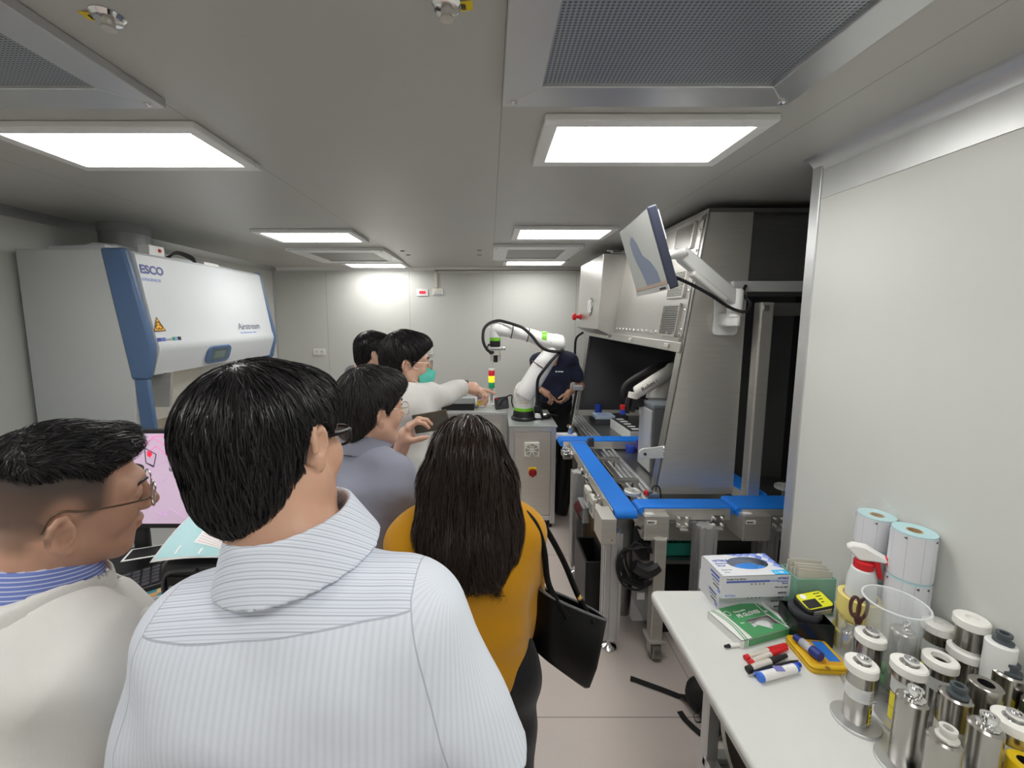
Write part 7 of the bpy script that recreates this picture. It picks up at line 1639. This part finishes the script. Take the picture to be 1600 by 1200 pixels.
def hb(V):
    V.ell((0, -.012, .040), (.081, .106, .092), 0); V.cone((-.045, .058, .082), (.045, .058, .082), .030, .030, .03); V.cone((-.036, .074, .088), (.036, .074, .088), .013, .013, .02)
    V.ell((0, -.075, .02), (.062, .045, .065), .02)
    V.ell((0, .125, .030), (.16, .105, .085), .008, 'c'); V.half((0, -.30, -1), -.040, .02)
    for x in (-1, 1): V.ell((x*.10, .01, .026), (.036, .10, .066), .015, 'c')
def fl2(p_, g_):
    d = np.zeros_like(p_); d[:, 1] = .9; d[:, 2] = .18; d[:, 2] -= np.clip((-.045-p_[:, 1])/.03, 0, 1)*1.4; d[:, 1] -= np.clip((-.045-p_[:, 1])/.03, 0, 1)*1.0; d[:, 0] = p_[:, 0]*2; d[:, 2] -= np.clip((.092-p_[:, 2])/.025, 0, 1)*(np.abs(p_[:, 0]) > .045)*1.5; return d
p.hair(hb, fl2, 7500, .028, hair_k, width=.0012, lift=.003, tip=.004, seed=4, jitter=.38)
p.glasses(frame_st, frame_tort, w=.0015, lens=(.025, .019))
coatw = cloth_mat('white_coat_cotton', (.66, .655, .63), .85, 700., .3)
def coat_fn(p, K, armR, armL, low=.55, e=.034, neck=.064, cuffR=1., cuffL=1., sl=.058, vneck=True):
    def fn(V):
        torso_sdf(V, K, e, .05)
        V.cone((0, K['lean']*.1, 1.0), (0, .0, low-.05), .20, .235, .08, side=(1, 0, 0), flat=1.15)
        for a, cf in ((armR, cuffR), (armL, cuffL)):
            s0, el, wr = [Vector(q) for q in a]; d = (wr-el).normalized(); V.cone(s0, el, .074, sl, .04); V.cone(el, wr-d*.02*cf, sl, .046, .03, cut1=True); V.cone(wr-d*.05, wr+d*.02, .030, .032, .003, 'c')
        nb = Vector((0, K['lean']*(K['sh']-.95)-.012, K['sh']-.005)); V.cone(nb, p.Hm @ Vector((0, -.02, -.04)), neck, neck+.002, .008, 'c')
        if vneck:
            V.cone((0, .05, K['sh']+.05), (0, .19, K['sh']-.17), .05, .012, .012, 'c')
        V.half((0, 0, -1), -low)
    return fn
F2 = folds(.0065, [(22, 10, 34, 0, 1, 8, 1.5), (-14, 24, 26, 2, .8, 12, 1.2), (40, -20, 14, 1, .4, 18, 1), (64, 46, -52, 0, .22, 21, 1.3)])
cf = coat_fn(p, K, armR, armL, .62, neck=.092)
p.cloth('lab_coat', cf, coatw, (-.38, -.28, .58), (.38, .36, 1.50), .0078, F2)
coat_trim(p, coatw, cf, K, (-.26, -.2, .95), (.26, .32, 1.46))
bstripe = mat('blue_striped_shirt', (.2, .27, .6), .75, spec=.2); g = NG(bstripe); x, y, z = g.xyz(); q_ = g.m('FRACT', g.m('MULTIPLY', g.m('ADD', z, g.m('MULTIPLY', y, .25)), 150)); g.to(g.mix(g.m('LESS_THAN', q_, .28), (.17, .23, .56), (.55, .60, .78)), 'Base Color')
collar(p, bstripe, 1.315, .062, .065, .024, 'shirt_collar', .035)
def undershirt(V): torso_sdf(V, K, .012, .05); nb = Vector((0, K['lean']*.4-.012, K['sh'])); V.cone(nb, p.Hm @ Vector((0, -.02, -.04)), .060, .062, .004, 'c'); V.half((0, 0, -1), -1.05)
p.cloth('shirt', undershirt, bstripe, (-.24, -.2, 1.03), (.24, .22, 1.46), .009)
trousers(p, cloth_mat('dark_trousers', (.03, .032, .04)))
# ---- woman in the mustard sweater
K = dict(sh=1.268, w=.75, d=.86, lean=.02, hip=1.08, waist=.92)
p = mkperson('woman with long dark hair in a mustard sweater, seen from behind', -.055, .945, 4, K, (-.054, .945, 1.405), 6, -6, 0, skin=skin3, hs=.96)
armR = [(.134, .0, 1.230), (.160, .06, .98), (.10, .22, .98)]; armL = [(-.134, .0, 1.230), (-.160, .06, .98), (-.08, .23, 1.00)]
p.body([armR, armL], [dict(w=armR[2], d=(-.7, .7, .2), n=(-.5, -.3, -.6), side=1), dict(w=armL[2], d=(.7, .7, .2), n=(.5, -.3, -.6), side=-1)], neckr=.048, hres=.004)
def hb(V):
    V.ell((0, -.016, .036), (.090, .112, .102), 0); V.ell((0, -.03, -.03), (.086, .082, .10), .04)
    for x, yb, zb, r_ in ((-.062, -.060, -.185, .032), (-.036, -.084, -.215, .034), (0, -.092, -.218, .034), (.036, -.086, -.212, .034), (.062, -.060, -.175, .032)): V.cone((x*1.0, -.045, -.02), (x*1.18, yb, zb*.72), .052, .046, .035); V.cone((x*1.18, yb, zb*.72), (x*1.34, yb-.012, zb), .046, r_*.80, .03)
    V.cone((.074, -.05, -.13), (.122, -.05, -.176), .020, .006, .02)
    V.ell((0, .145, -.045), (.075, .13, .13), .02, 'c'); V.cone((0, .05, -.10), (0, .045, -.4), .05, .075, .02, 'c')
def fl3(p_, g_):
    d = np.zeros_like(p_); d[:, 2] = -1; top = np.clip((p_[:, 2]-.02)/.1, 0, 1)[:, None]; o_ = p_-np.array((.01, .03, .14)); o_ /= np.linalg.norm(o_, axis=1, keepdims=True)+1e-6; d = d*(1-top)+o_*top*1.2; fl = np.clip((-.14-p_[:, 2])/.06, 0, 1); d[:, 0] += fl*np.sign(p_[:, 0])*.28; return d
p.hair(hb, fl3, 9000, .12, hair_b, res=.0048, box=.195, lowz=-.40, width=.0022, lift=.005, tip=.010, seed=5, jitter=.13, steps=9, clump=.02, roll=.6)
must = cloth_mat('mustard_knit', (.50, .235, .006), .9, 1100., .35)
def sweater(V):
    torso_sdf(V, K, .016, .05)
    for a in (armR, armL): s0, el, wr = [Vector(q) for q in a]; V.cone(s0, el, .060, .050, .04); V.cone(el, wr, .050, .036, .03, cut1=True)
    nb = Vector((0, -.006, K['sh'])); V.cone(nb, nb+Vector((0, .0, .1)), .056, .06, .006, 'c'); V.half((0, 0, -1), -.83)
p.cloth('sweater', sweater, must, (-.28, -.2, .81), (.28, .34, 1.36), .008, folds(.003, [(10, 0, 40, 0, 1, 6, 1.5), (-20, 10, 26, 1, .6, 14, 1)]))
trousers(p, cloth_mat('black_trousers', (.010, .010, .012)), e=.004, top=.98)
wom = p
# ---- man in the grey-lilac shirt holding up a phone
K = dict(sh=1.300, w=.98, d=1.0, lean=.03, belly=1.05, shr=.050, trap=.012)
p = mkperson('man in a lilac grey shirt and thin-rimmed glasses holding up a phone', -.425, 1.30, -38, K, (-.378, 1.29, 1.478), -46, -4, 0, skin=skin3, hs=.98)
wl = L_ = p.local(P(628, 697, Y=1.50)); wr = p.local(P(722, 735, Y=1.46))
sl_ = Vector((-.174, 0, 1.262)); sr_ = Vector((.174, .0, 1.262))
armL = [sl_, p.local(P(588, 800, Y=1.50)), wl]; armR = [sr_, p.local(P(652, 815, Y=1.28)), wr]
Ri = p.root.rotation_euler.to_matrix().inverted()
wd = lambda *v: Ri @ Vector(v)
p.body([armR, armL], [dict(w=wl, d=wd(.35, .05, .92), n=wd(.95, .12, -.25), side=-1, curl=(.62, .6, .58, .6), spread=.05, thumb=(.9, 1.3), s=.98), dict(w=wr, d=wd(-.25, .1, .9), n=wd(-.9, .2, .1), side=1, curl=(.5, .5, .5, .5), thumb=(.6, .6))])
p.hair(lambda V: short_hair(V, .004, .014, .004, .014), crown_flow(-.01, -.05, .135, .6, .35), 7000, .045, hair_g, width=.0016, lift=.005, tip=.005, seed=6, jitter=.25)
p.glasses(frame_gold, w=.0011, lens=(.025, .022))
lil_m = cloth_mat('lilac_grey_shirt', (.27, .285, .36), .8, 800., .3)
def shirt4(V):
    torso_sdf(V, K, .022, .05)
    for a in (armR, armL):
        s0, el, w = [Vector(q) for q in a]; d = (w-el).normalized(); V.cone(s0, el, .070, .062, .04); V.cone(el, w-d*.005, .058, .044, .03, cut1=True); V.cone(w-d*.05, w+d*.02, .031, .036, .003, 'c')
    nb = Vector((0, -.005, K['sh'])); V.cone(nb, p.Hm @ Vector((0, -.02, -.04)), .062, .062, .006, 'c'); V.half((0, 0, -1), -.88)
p.cloth('shirt', shirt4, lil_m, (-.48, -.30, .86), (.50, .50, 1.45), .0095, folds(.005, [(24, 14, 30, 0, 1, 8, 1.4), (-14, 24, 36, 2, .8, 12, 1.2)]))
collar(p, lil_m, 1.366, .052, .066, .030, res=.0045, drop=-.004)
trousers(p, cloth_mat('dark_trousers', (.03, .032, .04)))
pc = P(672, 661, Y=1.50); t = thing('phone', 'dark smartphone held up sideways by the man in the lilac shirt', 'phone', (pc.x, 1.52, pc.z), R(-22))
M4 = Matrix.Rotation(R(-14), 4, 'Y')
b = B(); b.M = M4; b.box(-.078, .078, -.004, .004, -.037, .037); b.build('body', mat('phone_bronze', (.10, .085, .06), .3, .6), t, bevel=.0035, world=False, smooth=True)
b = B(); b.M = M4; b.box(-.074, .074, -.0046, -.004, -.034, .034); b.build('screen', mat('phone_screen', (.045, .042, .035), .12, 0, .5, 22., emit=.25), t, world=False)
# ---- masked man in the white coat, pointing
K = dict(sh=1.425, w=1.02, d=1.0, lean=.03)
p = mkperson('man in lab coat and green face mask, pointing with his right arm', -.435, 1.86, -58, K, (-.372, 1.83, 1.570), -72, -6, 0, skin=skin3, hs=1.0)
wr = p.local(P(726, 604, Y=2.06)); armR = [(.178, .01, 1.385), p.local(P(668, 622, Y=1.82)), wr]; armL = [(-.178, 0, 1.385), (-.225, .03, 1.12), (-.17, .2, .96)]
Ri = p.root.rotation_euler.to_matrix().inverted()
p.body([armR, armL], [dict(w=wr, d=wd(.93, .15, -.24), n=wd(-.25, 0, -.95), side=1, curl=(.04, .55, .65, .7), spread=.10, thumb=(.5, .5)), dict(w=armL[2], d=(.3, 1, -.1), n=(.6, -.2, -.8), side=-1)])
hb = lambda V: short_hair(V, .006, .013, .0, .018)
p.hair(hb, crown_flow(0, -.06, .135, .5, .55), 5500, .050, hair_k, width=.0015, lift=.004, tip=.004, seed=8, jitter=.2)
p.glasses(frame_blk, frame_gold, w=.0013, lens=(.025, .019))
def maskf(V):
    V.T = p.Hm; V.ell((0, .062, -.070), (.067, .066, .062), 0); V.cone((0, .09, -.03), (0, .108, -.045), .02, .026, .02)
    V.ell((0, .052, -.070), (.060, .058, .065), .004, 'c'); V.half((0, -1, -.2), -.035); V.half((0, .35, 1), .014, .004); V.T = Matrix.Identity(4)
hx = p.hc
mo_ = p.cloth('face_mask', maskf, mat('mask_green', (.10, .52, .42), .75, 0, .03, 30., .3, 120.), (hx.x-.16, hx.y-.16, hx.z-.16), (hx.x+.16, hx.y+.16, hx.z+.04), .0045)
H = lambda q: p.Hm @ Vector(q)
for x in (-1, 1):
    b = B(); b.tube([H((x*.058, .075, -.035)), H((x*.072, .03, -.02)), H((x*.080, -.022, -.002))], .0013, 6, sub=4); b.tube([H((x*.052, .070, -.095)), H((x*.070, .02, -.065)), H((x*.080, -.024, -.018))], .0013, 6, sub=4); b.build('ear_loop', white_pl, mo_, smooth='all', world=False)
cf = coat_fn(p, K, armR, armL, .50, sl=.062, neck=.078)
p.cloth('lab_coat', cf, coatw, (-.42, -.28, .46), (.46, .48, 1.56), .0105, F2)
coat_trim(p, coatw, cf, K, (-.26, -.2, 1.06), (.26, .32, 1.56), .009)
b = B(); d = (Vector(wr)-Vector(armR[1])).normalized(); b.tube([Vector(wr)-d*.012, Vector(wr)+d*.014], [.0335, .0325], 20); b.build('wristband', black_rb, p.root, smooth='all', world=False)
trousers(p, cloth_mat('dark_trousers', (.03, .032, .04)))
# ---- man in dark grey far behind
K = dict(sh=1.395, w=.98, d=1., lean=.02)
p = mkperson('man in a dark grey top with a black mask, half hidden at the very back', -.80, 2.62, -50, K, (-.745, 2.60, 1.545), -60, -6, 0, skin=skin3, hs=.97)
armR = [(.175, 0, 1.36), (.225, .03, 1.09), (.15, .22, .97)]; armL = [(-.175, 0, 1.36), (-.225, .03, 1.09), (-.15, .22, .97)]
p.body([armR, armL], [dict(w=armR[2], d=(-.4, 1, -.1), n=(-.6, -.2, -.8), side=1), dict(w=armL[2], d=(.4, 1, -.1), n=(.6, -.2, -.8), side=-1)], hres=.0045, res=.014)
p.hair(hb, crown_flow(0, -.06, .135, .5, .4), 3000, .045, hair_k, res=.005, width=.0022, lift=.004, tip=.004, seed=9, jitter=.2)
hx = p.hc; p.cloth('face_mask', maskf, mat('mask_black', (.015, .015, .016), .7), (hx.x-.16, hx.y-.16, hx.z-.16), (hx.x+.16, hx.y+.16, hx.z+.04), .006)
def tee(V, armR=armR, armL=armL, K=K, p=p, frac=.75, e=.018):
    torso_sdf(V, K, e, .05)
    for a in (armR, armL): s0, el = Vector(a[0]), Vector(a[1]); V.cone(s0, s0.lerp(el, frac), .066, .064, .04, cut1=True); V.cone(s0.lerp(el, frac*.75), s0.lerp(el, frac*1.1), .050, .056, .003, 'c')
    nb = Vector((0, -.005, K['sh'])); V.cone(nb, p.Hm @ Vector((0, -.02, -.04)), .060, .064, .006, 'c'); V.half((0, 0, -1), -.88)
p.cloth('shirt', tee, cloth_mat('dark_grey_cotton', (.085, .088, .095)), (-.36, -.22, .86), (.36, .24, 1.50), .013, F2)
trousers(p, cloth_mat('dark_trousers', (.03, .032, .04)))
# ---- man in the navy shirt behind the robot
K = dict(sh=1.365, w=.98, d=1., lean=.10)
p = mkperson('man in a navy V-neck shirt standing behind the white robot arm that hides his head', .655, 4.13, 172, K, (.585, 3.93, 1.475), 188, -34, 0, skin=skin2, hs=.98)
eR = p.local(P(843, 606, Y=4.02)); wR = p.local(P(852, 611, Y=3.97)); eL = p.local(P(905, 602, Y=4.10)); wL = p.local(P(888, 610, Y=3.97))
armR = [(.178, .03, 1.325), p.local(P(836, 604, Y=4.10)), p.local(P(849, 611, Y=3.93))]; armL = [(-.178, .03, 1.325), p.local(P(907, 603, Y=4.08)), p.local(P(888, 614, Y=3.94))]
Ri = p.root.rotation_euler.to_matrix().inverted()
p.body([armR, armL], [dict(w=armR[2], d=wd(.75, -.2, -.55), n=wd(-.4, .3, -.8), side=1, curl=(.15, .5, .6, .6), spread=.1), dict(w=armL[2], d=wd(-.45, -.25, -.8), n=wd(-.6, .4, .2), side=-1, curl=(.5, .6, .6, .6))], hres=.005, res=.014)
p.hair(hb, crown_flow(0, -.06, .135, .5, .4), 2500, .045, hair_k, res=.005, width=.0022, lift=.004, tip=.004, seed=10, jitter=.2)
def navyf(V): tee(V, armR, armL, K, p, .80, .018); V.cone((0, .10, 1.45), (0, .20, 1.20), .055, .008, .006, 'c')
nv = p.cloth('shirt', navyf, cloth_mat('navy_cotton', (.014, .018, .040)), (-.36, -.24, .86), (.36, .30, 1.50), .010, F2)
q = p.local(P(872, 580.5, Y=3.965)); 
b = B(); b.box(q.x+.012, q.x+.026, q.y+.006, q.y+.008, q.z-.008, q.z+.008)
for k in range(4): b.box(q.x-.006-.014*k, q.x+.005-.014*k, q.y+.006, q.y+.008, q.z-.005, q.z+.005)
b.build('chest_print', ink_w, p.root, world=False)
trousers(p, cloth_mat('black_trousers', (.010, .010, .012)))
# ---- handbag on the woman's shoulder
t = thing('handbag', 'black leather tote bag hanging from the shoulder of the woman in mustard', 'handbag', (.21, 1.0, .80))
lea = mat('black_leather', (.0025, .0025, .003), .5, 0, .15, 60., .15, 220., spec=.18); lin = mat('bag_lining', (.006, .006, .006), .8)
TL, TR, BL, BR = P(846, 922, Y=.93), P(941, 962, Y=1.06), P(836, 1016, Y=.95), P(909, 1069, Y=1.03)
BL2, BR2 = P(858, 1032, Y=.95), P(911, 1070, Y=1.03)
n_ = 28; rows = []
dvec = (TR-TL); dvec.z = 0; dvec.normalize(); nv_ = Vector((-dvec.y, dvec.x, 0))
def bagring(a, c, w, k=1., inset=0.):
    m = (a+c)/2; h = (c-a)/2; out = []
    for i in range(n_): A_ = 2*PI*i/n_; ca, sa = math.cos(A_), math.sin(A_); ex = lambda v, pw: math.copysign(abs(v)**pw, v); out.append(m+h*ex(ca, .7)*(1-inset)+nv_*w*ex(sa, .7))
    return out
b = B(); rows = [bagring(BL.lerp(BR, .04), BR, .035), bagring(BL, BR+Vector((.004, 0, .012)), .050), bagring(BL.lerp(TL, .35), BR.lerp(TR, .35), .058), bagring(BL.lerp(TL, .7), BR.lerp(TR, .72), .050), bagring(TL, TR, .040), bagring(TL, TR, .036, inset=.02), bagring(BL.lerp(TL, .7), BR.lerp(TR, .7), .044, inset=.05), bagring(BL.lerp(TL, .1), BR.lerp(TR, .1), .036, inset=.1)]
b.ring_stack(rows); b.build('body', lea, t, smooth=True, angle=60)
b = B(); b.tube(bagring(TL, TR, .038), .0035, 8, closed=True); b.build('rim_piping', mat('grey_edge_piping', (.12, .12, .125), .4), t, smooth='all')
S0 = P(815, 797, Y=.955); S1 = P(826, 795, Y=.985)
b = B(); b.tube([TL.lerp(TR, .22)-nv_*.04+Vector((0, 0, -.03)), P(858, 915, Y=.92), P(850, 860, Y=.91), P(838, 822, Y=.915), P(820, 800, Y=.935), P(808, 797, Y=.97), P(806, 806, Y=1.02), P(812, 840, Y=1.05)], .0075, 10, sub=6); b.build('strap', lea, t, smooth='all')
b = B(); b.tube([TL.lerp(TR, .62)-nv_*.04+Vector((0, 0, -.02)), P(903, 930, Y=.99), P(882, 880, Y=.975), P(861, 840, Y=.965), P(843, 812, Y=.96), P(826, 797, Y=.965), P(815, 797, Y=.99), P(812, 808, Y=1.03), P(818, 840, Y=1.05)], .0075, 10, sub=6); b.build('strap', lea, t, smooth='all')
q = P(905, 934, Y=.985); b = B(); b.lathe([(.008, 0), (.008, .004), (.004, .006)], q, 12, 0, -nv_); b.build('gold_stud', mat('gold', (.75, .52, .2), .25, 1.), t, smooth=True)
